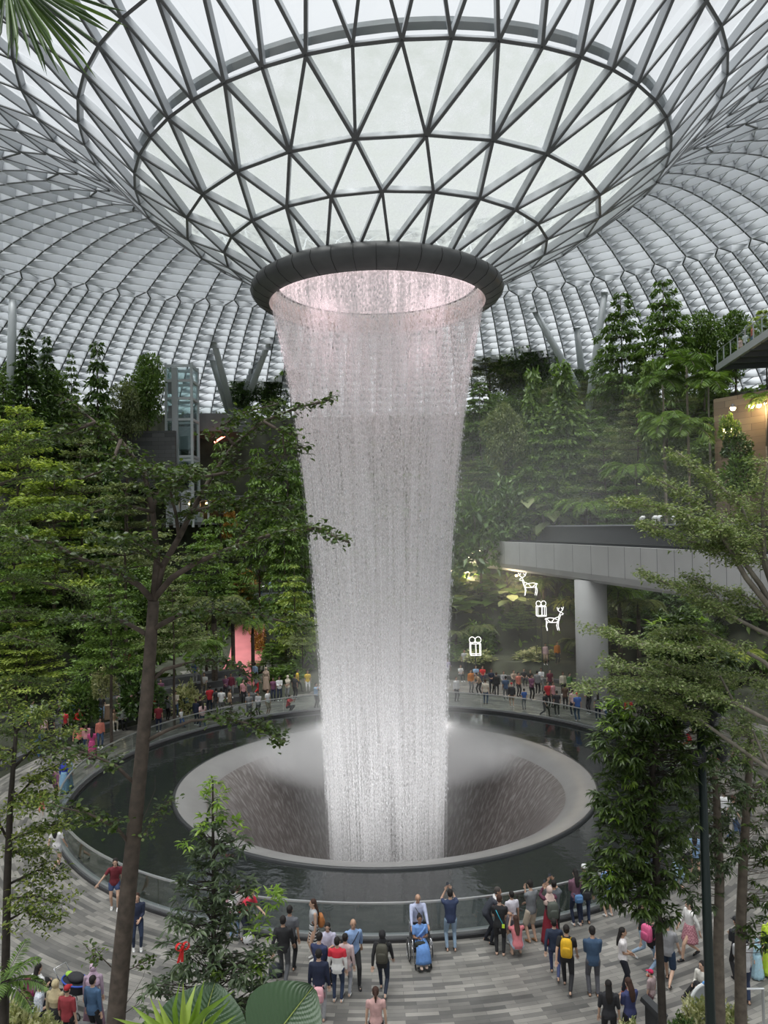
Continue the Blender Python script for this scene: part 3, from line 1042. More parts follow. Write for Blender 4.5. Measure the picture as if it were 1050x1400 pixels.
def deer(px, py, Y, h, flip, lab):
    base = P(px, py, Y)
    gz = hill_z(base.x, base.y)
    rt = empty('light_reindeer', base, label=lab, cat='light sculpture', group='glowing white reindeer outlines')
    s = h / 1.9
    f = -1 if flip else 1

    def V(x, z, y=0): return Vector((f * x * s, y * s, z * s))
    r = .024 * s
    b = MB()
    top = [V(-.62, 1.0), V(-.3, 1.05), V(.1, 1.0), V(.42, 1.12)]
    bot = [V(-.58, .72), V(-.2, .66), V(.2, .66), V(.45, .8)]
    b.tube(top, r, 6); b.tube(bot, r, 6); b.tube([top[0], bot[0]], r, 6); b.tube([top[3], bot[3]], r, 6)
    b.tube([V(-.62, 1.0), V(-.2, .66)], r, 6); b.tube([V(-.2, .66), V(.1, 1.0)], r, 6); b.tube([V(.1, 1.0), V(.45, .8)], r, 6)
    b.tube([V(-.62, 1.0), V(-.72, .92)], r, 6)
    b.build('body_frame', M_NEON, rt)
    for (x, y) in ((-.58, -.12), (-.5, .12), (.42, -.12), (.34, .12)):
        b = MB(); b.tube([V(x, .74), V(x - .06, .4, y), V(x + .02, 0, y)], r, 6); b.build('leg', M_NEON, rt)
    b = MB(); b.tube([V(.42, 1.12), V(.55, 1.38), V(.6, 1.5), V(.82, 1.38), V(.8, 1.3), V(.6, 1.28), V(.45, .8)], r, 6); b.build('head', M_NEON, rt)
    for q in (-1, 1):
        b = MB()
        b.tube([V(.58, 1.5), V(.58 + q * .22, 1.66, q * .1), V(.58 + q * .3, 1.92, q * .16)], r, 6)
        b.tube([V(.58 + q * .22, 1.66, q * .1), V(.58 + q * .1, 1.88, q * .1)], r, 6)
        b.build('antler', M_NEON, rt)
    b = MB(); b.tube([V(-.5, 0), V(-.5, 0) + Vector((0, 0, min(-.05, gz - base.z)))], .025, 6); b.build('support_post', M_DARK, rt)


deer(724, 814, 61.5, 1.8, True, 'highest glowing white reindeer outline under the viaduct, facing left')
deer(757, 862, 58.5, 1.75, False, 'lower glowing white reindeer outline facing right beside the thick pillar')


def gift(px, py, Y, h, lab):
    base = P(px, py, Y)
    gz = hill_z(base.x, base.y)
    rt = empty('light_gift', base, label=lab, cat='light sculpture', group='glowing white gift outlines')
    r = .021; w2 = h * .27
    b = MB()
    for sx in (-1, 1):
        for sy in (-1, 1): b.tube([(sx * w2, sy * w2, 0), (sx * w2, sy * w2, h * .62)], r, 6)
    for z in (0, h * .62):
        q = [(-w2, -w2, z), (w2, -w2, z), (w2, w2, z), (-w2, w2, z), (-w2, -w2, z)]
        b.tube(q, r, 6)
    b.tube([(0, -w2, 0), (0, -w2, h * .62)], r * 1.6, 6)
    b.build('box_frame', M_NEON, rt)
    b = MB()
    for sx in (-1, 1):
        b.tube([(0, 0, h * .62)] + [(sx * (w2 * .6 + w2 * .6 * math.cos(t)), 0, h * .8 + h * .17 * math.sin(t)) for t in np.linspace(PI * 1.1, -PI * .9, 12)], r, 6)
    b.build('bow', M_NEON, rt)
    b = MB(); b.tube([(0, 0, 0), (0, 0, min(-.05, gz - base.z))], .04, 6); b.build('support_post', M_DARK, rt)


gift(650, 895, 61, 1.45, 'glowing white gift box outline with bow beside the waterfall')
gift(740, 842, 60, 1.2, 'small glowing gift outline between the two white reindeer')

# ================================================================== lamp post at the right
lp = P(968, 1200, 14)
xb, yb = P(974, 1395, 14).x, 14.0
po = empty('lamp_post', (P(966, 1200, 14).x, 14, 0), label='tall dark green lamp post with floodlights in front of the right trees', cat='lamp post')
M_POLE = mat('pole_green_black', (.018, .03, .028), .4, .3)
ztop = P(960, 990, 14).z
b = MB(); b.tube([(.03, 0, 0), (0, 0, ztop / 2), (-.04, 0, ztop)], [.10, .085, .07], 12); b.build('pole', M_POLE, po, smooth=True)
for (px, py, dx) in ((938, 981, -1), (972, 981, 1), (955, 1034, -1), (987, 1028, 1)):
    p = P(px, py, 14) - Vector(po.location)
    b = MB(); b.tube([p + Vector((-dx * .02, 0, 0)), (0, 0, p.z - .02)], .025, 6)
    ar = b.build('arm', M_POLE, po)
    b = MB(); d = Vector((dx * .5, -.5, -.35)).normalized()
    b.tube([p - d * .12, p - d * .06, p + d * .1, p + d * .13], [.06, .13, .15, .13], 14)
    fl = b.build('floodlight', mat('flood_black', (.03, .032, .035), .5), po, smooth=True)
    b = MB()
    for q in (-.09, -.045, 0, .045, .09):
        s_ = d.cross(Vector((0, 0, 1))).normalized(); u_ = s_.cross(d)
        b.bar(p + d * .135 + u_ * q - s_ * .11, p + d * .135 + u_ * q + s_ * .11, .012, .03, d)
    b.build('louvre', mat('louvre_grey', (.2, .21, .22), .4), fl)

# bottom corner furniture
b = MB(); a = P(1012, 1352, 18.6); e = P(1043, 1352, 18.6)
b.tube([(a.x, a.y, 0), (a.x, a.y, a.z), (e.x, e.y, a.z), (e.x, e.y, 0)], .035, 8)
tag(b.build('hoop_rail', M_RAIL), 'low steel hoop rail beside the plants in the lower right corner', 'handrail')
c = P(967, 1372, 18.4)
sg = empty('round_panel', (c.x, c.y, 0), label='grey half-round panel with white rim behind the lamp post', cat='panel')
zc = c.z
prof = [(math.cos(t) * .40, math.sin(t) * .55) for t in np.linspace(0, PI, 18)]
b = MB(); b.rings([[(x, -.03, zc - .1 + z) for x, z in prof] + [(-.4, -.03, 0), (.4, -.03, 0)], [(x, .03, zc - .1 + z) for x, z in prof] + [(-.4, .03, 0), (.4, .03, 0)]])
b.build('panel_board', mat('panel_grey', (.34, .36, .37), .5), sg)
b = MB(); b.tube([(x * 1.02, 0, zc - .1 + z * 1.02) for x, z in prof], .04, 8); b.build('rim', mat('rim_white', (.8, .82, .82), .4), sg)
b = MB(); b.ell((.02, 0, zc + .48), (.14, .06, .05), 10, 6); b.build('blue_badge', mat('badge_blue', (.12, .35, .75), .4), sg)
c = P(893, 1378, 18.2)
b = MB(); b.box((0, 0, c.z / 2), (.16, .34, c.z)); b.box((-.04, -.05, c.z + .04), (.20, .62, .12), Matrix.Rotation(R(20), 3, 'X'))
o = b.build('bench_end', mat('bench_black', (.045, .047, .05), .5)); o.location = (c.x, c.y, 0); o.rotation_euler.z = R(35)
tag(o, 'dark slanted bench end beside the red-capped child at the bottom right', 'bench')
# curved stone bench bottom left
c = P(107, 1400, 18.6)
b = MB(); b.lathe([(.30, 0), (.72, 0), (.72, .46), (.30, .46)], 16, c=(c.x, c.y - .5), a0=R(25), a1=R(155), closed=True)
tag(b.build('stone_bench', mat('bench_stone', (.20, .20, .20), .7, noise=.15, nscale=3)), 'curved grey stone bench by the stroller in the lower left corner', 'bench')

# warm lamps hung under the viaduct
for k, (px, py, Y) in enumerate(((640, 786, 71), (706, 786, 64))):
    p = P(px, py, Y)
    p.z = 8.05
    rt = empty('ceiling_lamp', p, 0, ['warm lamp under the viaduct nearest the waterfall', 'warm lamp under the viaduct above the highest reindeer'][k], 'lamp', 'warm lamps under the viaduct')
    b = MB(); b.tube([(0, 0, .45), (0, 0, .05)], [.05, .12], 10); b.build('lamp_shade', M_DARK, rt)
    b = MB(); b.ell((0, 0, 0), .11, 10, 6); b.build('bulb', _MC['bulb_glow'], rt)
    ld = bpy.data.lights.new('lamp_light', 'POINT'); ld.energy = 260; ld.color = (1, .80, .52); ld.shadow_soft_size = .3
    lo = bpy.data.objects.new('lamp_light', ld); C.objects.link(lo); lo.location = p + Vector((0, 0, -.5))
# ================================================================== plants
LF_DARK = leaf_mat('leaf_dark_green', (0.030, 0.060, 0.017), (0.066, 0.125, 0.032), (0.140, 0.233, 0.053), .33, .5, .2)
LF_MID = leaf_mat('leaf_mid_green', (0.064, 0.114, 0.029), (0.118, 0.203, 0.046), (0.218, 0.325, 0.072), .45, .4, .3)
LF_LIGHT = leaf_mat('leaf_yellow_green', (0.137, 0.195, 0.039), (0.272, 0.357, 0.078), (0.546, 0.617, 0.156), .45, .4, .35)
LF_PALE = leaf_mat('leaf_pale_green', (.12, .17, .06), (.26, .32, .14), (.48, .52, .30), .45, .4, .35)
LF_BRIGHT = leaf_mat('leaf_bright_green', (.06, .11, .025), (.11, .19, .04), (.22, .32, .07), .38, .5, .4)
LF_GREY = leaf_mat('leaf_grey_green', (0.090, 0.130, 0.058), (0.164, 0.203, 0.091), (0.291, 0.325, 0.156), .55, .3, .3)
LF_FERN = leaf_mat('fern_frond', (0.136, 0.203, 0.048), (0.273, 0.344, 0.090), (0.546, 0.568, 0.179), .5, .3, .35)
LF_GOLD = leaf_mat('gold_lit_leaf', (.30, .15, .03), (.55, .32, .08), (.8, .55, .2), .5, .3, .4)  # glow of fairy lights put into the leaf colour
LF_CREAM = leaf_mat('cream_leaf', (.14, .20, .07), (.45, .46, .24), (.75, .72, .5), .5, .3, .3)
BARK = mat('grey_brown_bark', (.085, .066, .052), .85, noise=.35, nscale=9, bump=.3)
BARK_D = mat('dark_bark', (.035, .028, .022), .85, noise=.3, nscale=9)
BARK_P = mat('pale_bark', (.20, .18, .145), .85, noise=.3, nscale=6)

_T_NEAR = (np.array([(0, 0, 0), (0, .38, -.03), (0, .72, -.02), (0, 1, -.12), (-.5, .40, .07), (-.46, .74, .05), (.5, .40, .07), (.46, .74, .05)]),
           np.array([(0, 1, 4), (1, 5, 4), (1, 2, 5), (2, 3, 5), (0, 6, 1), (1, 6, 7), (1, 7, 2), (2, 7, 3)]))
_T_LANCE = (np.array([(0, 0, 0), (0, .35, .0), (0, .7, -.05), (0, 1, -.2), (-.5, .33, .06), (-.36, .66, .02), (.5, .33, .06), (.36, .66, .02)]), _T_NEAR[1])
_T_FAR = (np.array([(0, 0, 0), (.5, .45, .08), (0, 1, -.1), (-.5, .45, .08)]), np.array([(0, 1, 2), (0, 2, 3)]))


def unit(a):
    return a / np.maximum(1e-9, np.linalg.norm(a, axis=-1, keepdims=True))


def leaves(pos, dirs, nor, L, Wd, T=_T_FAR):
    pos = np.asarray(pos, float); d = unit(np.asarray(dirs, float)); n = np.asarray(nor, float)
    sx = unit(np.cross(d, n)); nn = np.cross(sx, d)
    L = np.asarray(L, float); Wd = np.asarray(Wd, float)
    tv, tf = T
    V = pos[:, None, :] + sx[:, None, :] * (tv[None, :, 0] * Wd[:, None])[..., None] + d[:, None, :] * (tv[None, :, 1] * L[:, None])[..., None] + nn[:, None, :] * (tv[None, :, 2] * L[:, None])[..., None]
    Fq = tf[None] + (np.arange(len(pos)) * len(tv))[:, None, None]
    return V.reshape(-1, 3), Fq.reshape(-1, 3)


class Fol:                                # gathers leaves
    def __init__(s): s.V, s.F, s.n = [], [], 0

    def add(s, V, Fq):
        s.V.append(V); s.F.append(Fq + s.n); s.n += len(V)

    def mesh(s, name, m): return np_mesh(name, np.concatenate(s.V), np.concatenate(s.F), m)


def rdir(n, up=0.0, rng=RNG):
    v = rng.normal(0, 1, (n, 3)); v[:, 2] += up
    return unit(v)


# ---- prototypes, unit height, base at the origin
def p_conifer(seed, wid=.26, tiers=15, z0=.12, droop=.25, size=.04, per=26, m=LF_DARK, lean=0.0):
    g = np.random.default_rng(seed)
    f, tr = Fol(), MB()
    tr.tube([(0, 0, 0), (0, 0, .5), (0, 0, .97)], [.014, .009, .002], 7)
    for t in range(tiers):
        z = z0 + (.97 - z0) * (t / (tiers - 1)) ** .92 + g.normal(0, .008)
        u = (z - z0) / (1 - z0)
        nb = 7 if t < tiers - 2 else 4
        a0 = g.uniform(0, 6.28)
        for k in range(nb):
            a = a0 + 6.28 * k / nb + g.normal(0, .2)
            L = wid * ((1 - u) ** .75 * .95 + .07) * g.uniform(.65, 1.12) * (.7 + .3 * min(1, u * 5))
            n = max(5, int(per * L / wid))
            s = np.sqrt(g.uniform(.04, 1, n))
            base = np.stack([np.cos(a) * s * L, np.sin(a) * s * L, z - droop * L * s ** 1.6 + .25 * L * s * (1 - s)], 1)
            lat = np.array([-math.sin(a), math.cos(a), 0])
            base += lat * (g.normal(0, .30, n) * L * s * .6)[:, None] + g.normal(0, .006, (n, 3))
            d = np.stack([np.full(n, math.cos(a)), np.full(n, math.sin(a)), np.full(n, -.25)], 1) + lat * g.normal(0, .8, n)[:, None] + g.normal(0, .25, (n, 3))
            nn = np.array([0, 0, 1]) + g.normal(0, .35, (n, 3))
            f.add(*leaves(base, d, nn, size * g.uniform(.7, 1.4, n), size * .55 * g.uniform(.7, 1.3, n)))
            if t % 2 == 0: tr.tube([(0, 0, z), (math.cos(a) * L * .8, math.sin(a) * L * .8, z - droop * L * .5)], [.003, .001], 4)
    return tr, f, m


def p_broad(seed, wid=.36, z0=.38, ncl=16, per=170, size=.042, m=LF_MID, flat=1.0, th=.02):
    g = np.random.default_rng(seed)
    f, tr = Fol(), MB()
    tr.tube([(0, 0, 0), (.01, .01, .3), (.0, .0, .6)], [th, th * .75, th * .4], 7)
    for k in range(ncl):
        u = (k + .5) / ncl
        a = k * 2.4 + g.normal(0, .3)
        zz = z0 + (.93 - z0) * u
        rr = wid * math.sin(PI * min(1, .12 + .86 * u)) ** .7 * (0.25 if k % 3 == 0 else .72)
        c = np.array([rr * math.cos(a), rr * math.sin(a), zz])
        rad = wid * g.uniform(.30, .48)
        n = per
        q = rdir(n, .25, g)
        q[:, 2] *= flat
        p = c + q * (rad * g.uniform(.6, 1.0, n) ** .5)[:, None]
        d = q + g.normal(0, .6, (n, 3)); d[:, 2] -= .3
        f.add(*leaves(p, d, np.array([0, 0, 1]) + q * .6 + g.normal(0, .4, (n, 3)), size * g.uniform(.7, 1.4, n), size * .55 * g.uniform(.7, 1.3, n)))
        tr.tube([(0, 0, min(.55, zz * .7)), (c[0] * .6, c[1] * .6, zz - rad * .5), (c[0], c[1], zz)], [th * .4, th * .25, th * .1], 5)
    return tr, f, m


def p_layer(seed, wid=.45, z0=.35, nl=8, per=700, size=.032, m=LF_LIGHT, th=.014):
    g = np.random.default_rng(seed)
    f, tr = Fol(), MB()
    tr.tube([(0, 0, 0), (.01, 0, .5), (0, .01, .95)], [th, th * .7, th * .2], 7)
    for t in range(nl):
        u = t / (nl - 1)
        z = z0 + (.97 - z0) * u
        R_ = wid * (1 - u * .75) * g.uniform(.8, 1.1)
        nb = 6
        a0 = g.uniform(0, 6.28)
        for k in range(nb):
            a = a0 + 6.28 * k / nb + g.normal(0, .25)
            L = R_ * g.uniform(.55, 1.15)
            n = int(per / nb * (.5 + .8 * L / wid))
            s = g.uniform(.15, 1, n) ** .6
            lat = np.array([-math.sin(a), math.cos(a), 0])
            base = np.stack([np.cos(a) * s * L, np.sin(a) * s * L, z + .06 * L * s + g.normal(0, .010, n)], 1) + lat * (g.normal(0, .33, n) * L * s * .8)[:, None]
            d = g.normal(0, .8, (n, 3)) + np.array([math.cos(a), math.sin(a), 0]); d[:, 2] *= .3
            f.add(*leaves(base, d, np.array([0, 0, 1]) + g.normal(0, .3, (n, 3)), size * g.uniform(.6, 1.4, n), size * .55 * g.uniform(.7, 1.3, n)))
            tr.tube([(0, 0, z - .03), (math.cos(a) * L * .5, math.sin(a) * L * .5, z - .005), (math.cos(a) * L * .95, math.sin(a) * L * .95, z + .04 * L)], [th * .35, th * .2, th * .06], 4)
    return tr, f, m


def frond(f, g, o, a, L, rise, sag, nl, ll, lw, vee=.35, T=_T_FAR, rach=None):
    """one feather leaf from o towards bearing a"""
    s = np.linspace(.12, 1, nl)
    h = np.array([math.cos(a), math.sin(a), 0])
    cur = o + h * (s * L)[:, None] * (1 - .12 * s)[:, None] + np.array([0, 0, 1]) * (rise * L * s - sag * L * s ** 2.2)[:, None]
    tan = np.gradient(cur, axis=0); tan = unit(tan)
    lat = np.array([-math.sin(a), math.cos(a), 0])
    env = np.sin(PI * np.clip(.12 + .86 * s, 0, 1)) ** .6
    for sd_ in (-1, 1):
        d = lat * sd_ + tan * .55 + np.array([0, 0, vee - .45])
        d = d + g.normal(0, .08, d.shape)
        f.add(*leaves(cur, d, np.array([0, 0, 1]) - lat * sd_ * .4 + g.normal(0, .1, d.shape), ll * L * env + .01, np.full(nl, lw * L), T))
    if rach is not None:
        rach.tube([tuple(o)] + [tuple(c) for c in cur[::4]], [.012 * L] + [.008 * L] * len(cur[::4]), 4)


def p_palm(seed, crown=.34, nf=13, th=.012, z0=.72, m=LF_MID, ll=.42, lw=.035):
    g = np.random.default_rng(seed)
    f, tr = Fol(), MB()
    tr.tube([(0, 0, 0), (.01, 0, z0 * .5), (0, 0, z0)], [th * 1.2, th, th * .9], 8)
    for k in range(nf):
        a = 2.4 * k + g.normal(0, .2)
        u = k / nf
        frond(f, g, np.array([0, 0, z0]), a, crown * g.uniform(.85, 1.1), 1.05 - 1.0 * u, .75 - .1 * u, 24, ll, lw, .2, rach=tr)
    return tr, f, m


def p_fern(seed, crown=.75, nf=15, m=LF_FERN, z0=.45, th=.05, rise=.75, sag=.8):
    g = np.random.default_rng(seed)
    f, tr = Fol(), MB()
    tr.tube([(0, 0, 0), (0, .01, z0)], [th, th * .8], 8)
    for k in range(nf):
        a = 2.4 * k + g.normal(0, .2)
        frond(f, g, np.array([0, 0, z0]), a, crown * g.uniform(.8, 1.1), rise * g.uniform(.6, 1.1), sag * g.uniform(.8, 1.1), 30, .24, .022, .35, rach=tr)
    return tr, f, m


def p_bigleaf(seed, n=26, m=LF_GREY, L=.42, W=.26):
    g = np.random.default_rng(seed)
    f, tr = Fol(), MB()
    tr.tube([(0, 0, 0), (0, 0, .55)], [.03, .015], 7)
    a = np.arange(n) * 2.4
    z = np.linspace(.2, .75, n)
    q = np.stack([np.cos(a), np.sin(a), np.full(n, .5)], 1)
    p = np.stack([np.cos(a) * .18, np.sin(a) * .18, z], 1)
    for i in range(n): tr.tube([(0, 0, z[i] - .12), tuple(p[i])], .006, 4)
    d = q + g.normal(0, .3, (n, 3)); d[:, 2] = g.uniform(-.5, .6, n)
    f.add(*leaves(p, d, np.array([0, 0, 1]) + q * .5, L * g.uniform(.7, 1.2, n), W * g.uniform(.8, 1.2, n), _T_NEAR))
    return tr, f, m


def p_column(seed, wid=.13, m=LF_BRIGHT, n=1900, size=.055):
    g = np.random.default_rng(seed)
    f, tr = Fol(), MB()
    tr.tube([(0, 0, 0), (0, 0, .93)], [.02, .01], 7)
    a = g.uniform(0, 6.28, n); z = g.uniform(.02, 1, n)
    r = wid * (1 - .55 * z ** 2) * (.75 + .3 * np.sin(z * 31 + a)) * g.uniform(.6, 1, n)
    q = np.stack([np.cos(a), np.sin(a), np.full(n, .2)], 1)
    p = np.stack([np.cos(a) * r, np.sin(a) * r, z], 1)
    f.add(*leaves(p, q + g.normal(0, .6, (n, 3)) + np.array([0, 0, -.5]), q + np.array([0, 0, .6]), size * g.uniform(.7, 1.3, n), size * .6 * np.ones(n)))
    return tr, f, m


def p_shrub(seed, m=LF_MID, n=1500, size=.11, wid=.55):
    g = np.random.default_rng(seed)
    f, tr = Fol(), MB()
    for k in range(6): tr.tube([(0, 0, 0), (.25 * math.cos(k), .25 * math.sin(k), .6)], [.02, .006], 5)
    q = rdir(n, .5, g); q[:, 2] = np.abs(q[:, 2])
    r = g.uniform(.55, 1, n) ** .5 * (.8 + .25 * np.sin(q[:, 0] * 7) * np.cos(q[:, 1] * 6))
    p = q * r[:, None] * np.array([wid, wid, .9])
    f.add(*leaves(p, q + g.normal(0, .6, (n, 3)), q + np.array([0, 0, .7]) + g.normal(0, .3, (n, 3)), size * g.uniform(.6, 1.3, n), size * .5 * g.uniform(.7, 1.3, n)))
    return tr, f, m


PROTO = {}


def proto(name, res, bark=BARK):
    tr, f, m = res
    PROTO[name] = (tr.mesh('trunk_' + name, bark, True), f.mesh('foliage_' + name, m))


proto('conifer_a', p_conifer(1, .24, 18, .10, .30, .042, 60, LF_DARK))
proto('conifer_b', p_conifer(2, .30, 13, .22, .05, .040, 60, LF_MID))
proto('conifer_c', p_conifer(3, .42, 10, .18, .10, .038, 110, LF_LIGHT))
proto('conifer_d', p_conifer(4, .36, 12, .34, .12, .040, 90, LF_MID))
proto('conifer_e', p_conifer(5, .44, 11, .34, .02, .038, 120, LF_MID))
proto('broad_a', p_broad(11, .36, .36, 20, 300, .042, LF_MID))
proto('broad_b', p_broad(12, .36, .28, 22, 300, .042, LF_DARK))
proto('broad_c', p_broad(13, .40, .42, 18, 300, .042, LF_GREY))
proto('layer_a', p_layer(21, .48, .34, 8, 800, .031, LF_LIGHT))
proto('layer_b', p_layer(22, .46, .30, 9, 800, .031, LF_MID))
proto('layer_c', p_layer(23, .50, .42, 7, 800, .031, LF_GREY))
proto('palm_a', p_palm(31), BARK_P)
proto('palm_b', p_palm(32, .42, 12, .014, .66, LF_MID, .46, .04), BARK_P)
proto('fern_a', p_fern(41), BARK_D)
proto('fern_b', p_fern(42, .85, 13, LF_GREY, .38, .05, .6, .75), BARK_D)
proto('fern_c', p_fern(43, .8, 14, LF_MID, .3, .04, .8, .8), BARK_D)
proto('big_a', p_bigleaf(51), BARK_D)
proto('big_b', p_bigleaf(52, 22, LF_MID, .5, .3), BARK_D)
proto('column_a', p_column(61), BARK_D)
proto('shrub_a', p_shrub(71, LF_MID), BARK_D)
proto('shrub_b', p_shrub(72, LF_DARK), BARK_D)
proto('shrub_c', p_shrub(73, LF_CREAM, 1300, .12), BARK_D)
proto('shrub_d', p_shrub(74, LF_BRIGHT), BARK_D)
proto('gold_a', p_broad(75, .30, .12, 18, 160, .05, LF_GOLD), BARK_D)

KIND = {'conifer': 'conifer_tree', 'broad': 'broadleaf_tree', 'layer': 'layered_tree', 'palm': 'palm_tree', 'fern': 'tree_fern', 'big': 'large_leaved_plant', 'column': 'climbing_plant', 'shrub': 'shrub', 'gold': 'gold_lit_tree'}
CATK = {'conifer': 'tree', 'broad': 'tree', 'layer': 'tree', 'palm': 'palm', 'fern': 'fern', 'big': 'plant', 'column': 'climbing plant', 'shrub': 'shrub', 'gold': 'tree'}


def plant(kind, px, top, Y, wpx, label, group=None, zb=None, minh=1.0):
    x = P(px, 700, Y).x
    p = P(px, top, Y)
    z0 = hill_z(p.x, Y) - .1 if zb is None else zb
    h = max(minh, p.z - z0)
    base = {'conifer_a': .24, 'conifer_b': .30, 'conifer_c': .42, 'conifer_d': .36, 'conifer_e': .44, 'palm_a': .33, 'palm_b': .4, 'column_a': .12, 'shrub_a': .55, 'shrub_b': .55, 'shrub_c': .55, 'shrub_d': .55, 'fern_a': .68, 'fern_b': .76, 'fern_c': .72}.get(kind, .44)
    if kind.startswith('big'): base = .45
    sx = (wpx / FPX * Y / 2) / base
    k = kind.split('_')[0]
    rt = empty(KIND[k], (p.x, Y, z0), random.uniform(0, 6.28), label, CATK[k], group)
    tm, fm = PROTO[kind]
    hmax = {'conifer': 2.6, 'broad': 1.35, 'layer': 1.15, 'palm': 1.0, 'fern': 1.0, 'big': 1.2, 'column': 2.2, 'shrub': 1.2, 'gold': 1.6}[k] * sx * {'conifer_b': .85, 'conifer_c': .62, 'conifer_d': .75, 'conifer_e': .62}.get(kind, 1)
    if k in ('conifer', 'column'): hmax /= (.48 if k == 'conifer' else .30); hmax *= .6
    else: hmax /= .95
    if k == 'palm': hmax = sx
    tip = {'palm_a': .72 + .16, 'palm_b': .66 + .18, 'fern_a': .75, 'fern_b': .66, 'fern_c': .66, 'big_a': 1.0, 'big_b': 1.05}.get(kind, 1.0)
    sz = min(h / tip, hmax)
    if k == 'fern': sz = sx
    low = h - sz * tip
    f = link('fronds' if k in ('palm', 'fern') else 'foliage', fm, rt); f.scale = (sx, sx, sz); f.location.z = low
    t = link('trunk', tm, rt); t.scale = (sx, sx, sz); t.location.z = low
    if low > .05:
        r0 = {'palm': .0145, 'fern': .05, 'big': .03, 'broad': .02, 'layer': .014, 'conifer': .014}.get(k, .02) * sx
        b = MB(); b.tube([(0, 0, 0), (0, 0, low + .1)], [r0 * 1.15, r0], 8); b.build('stem', BARK_P if k == 'palm' else BARK, rt)
    return rt


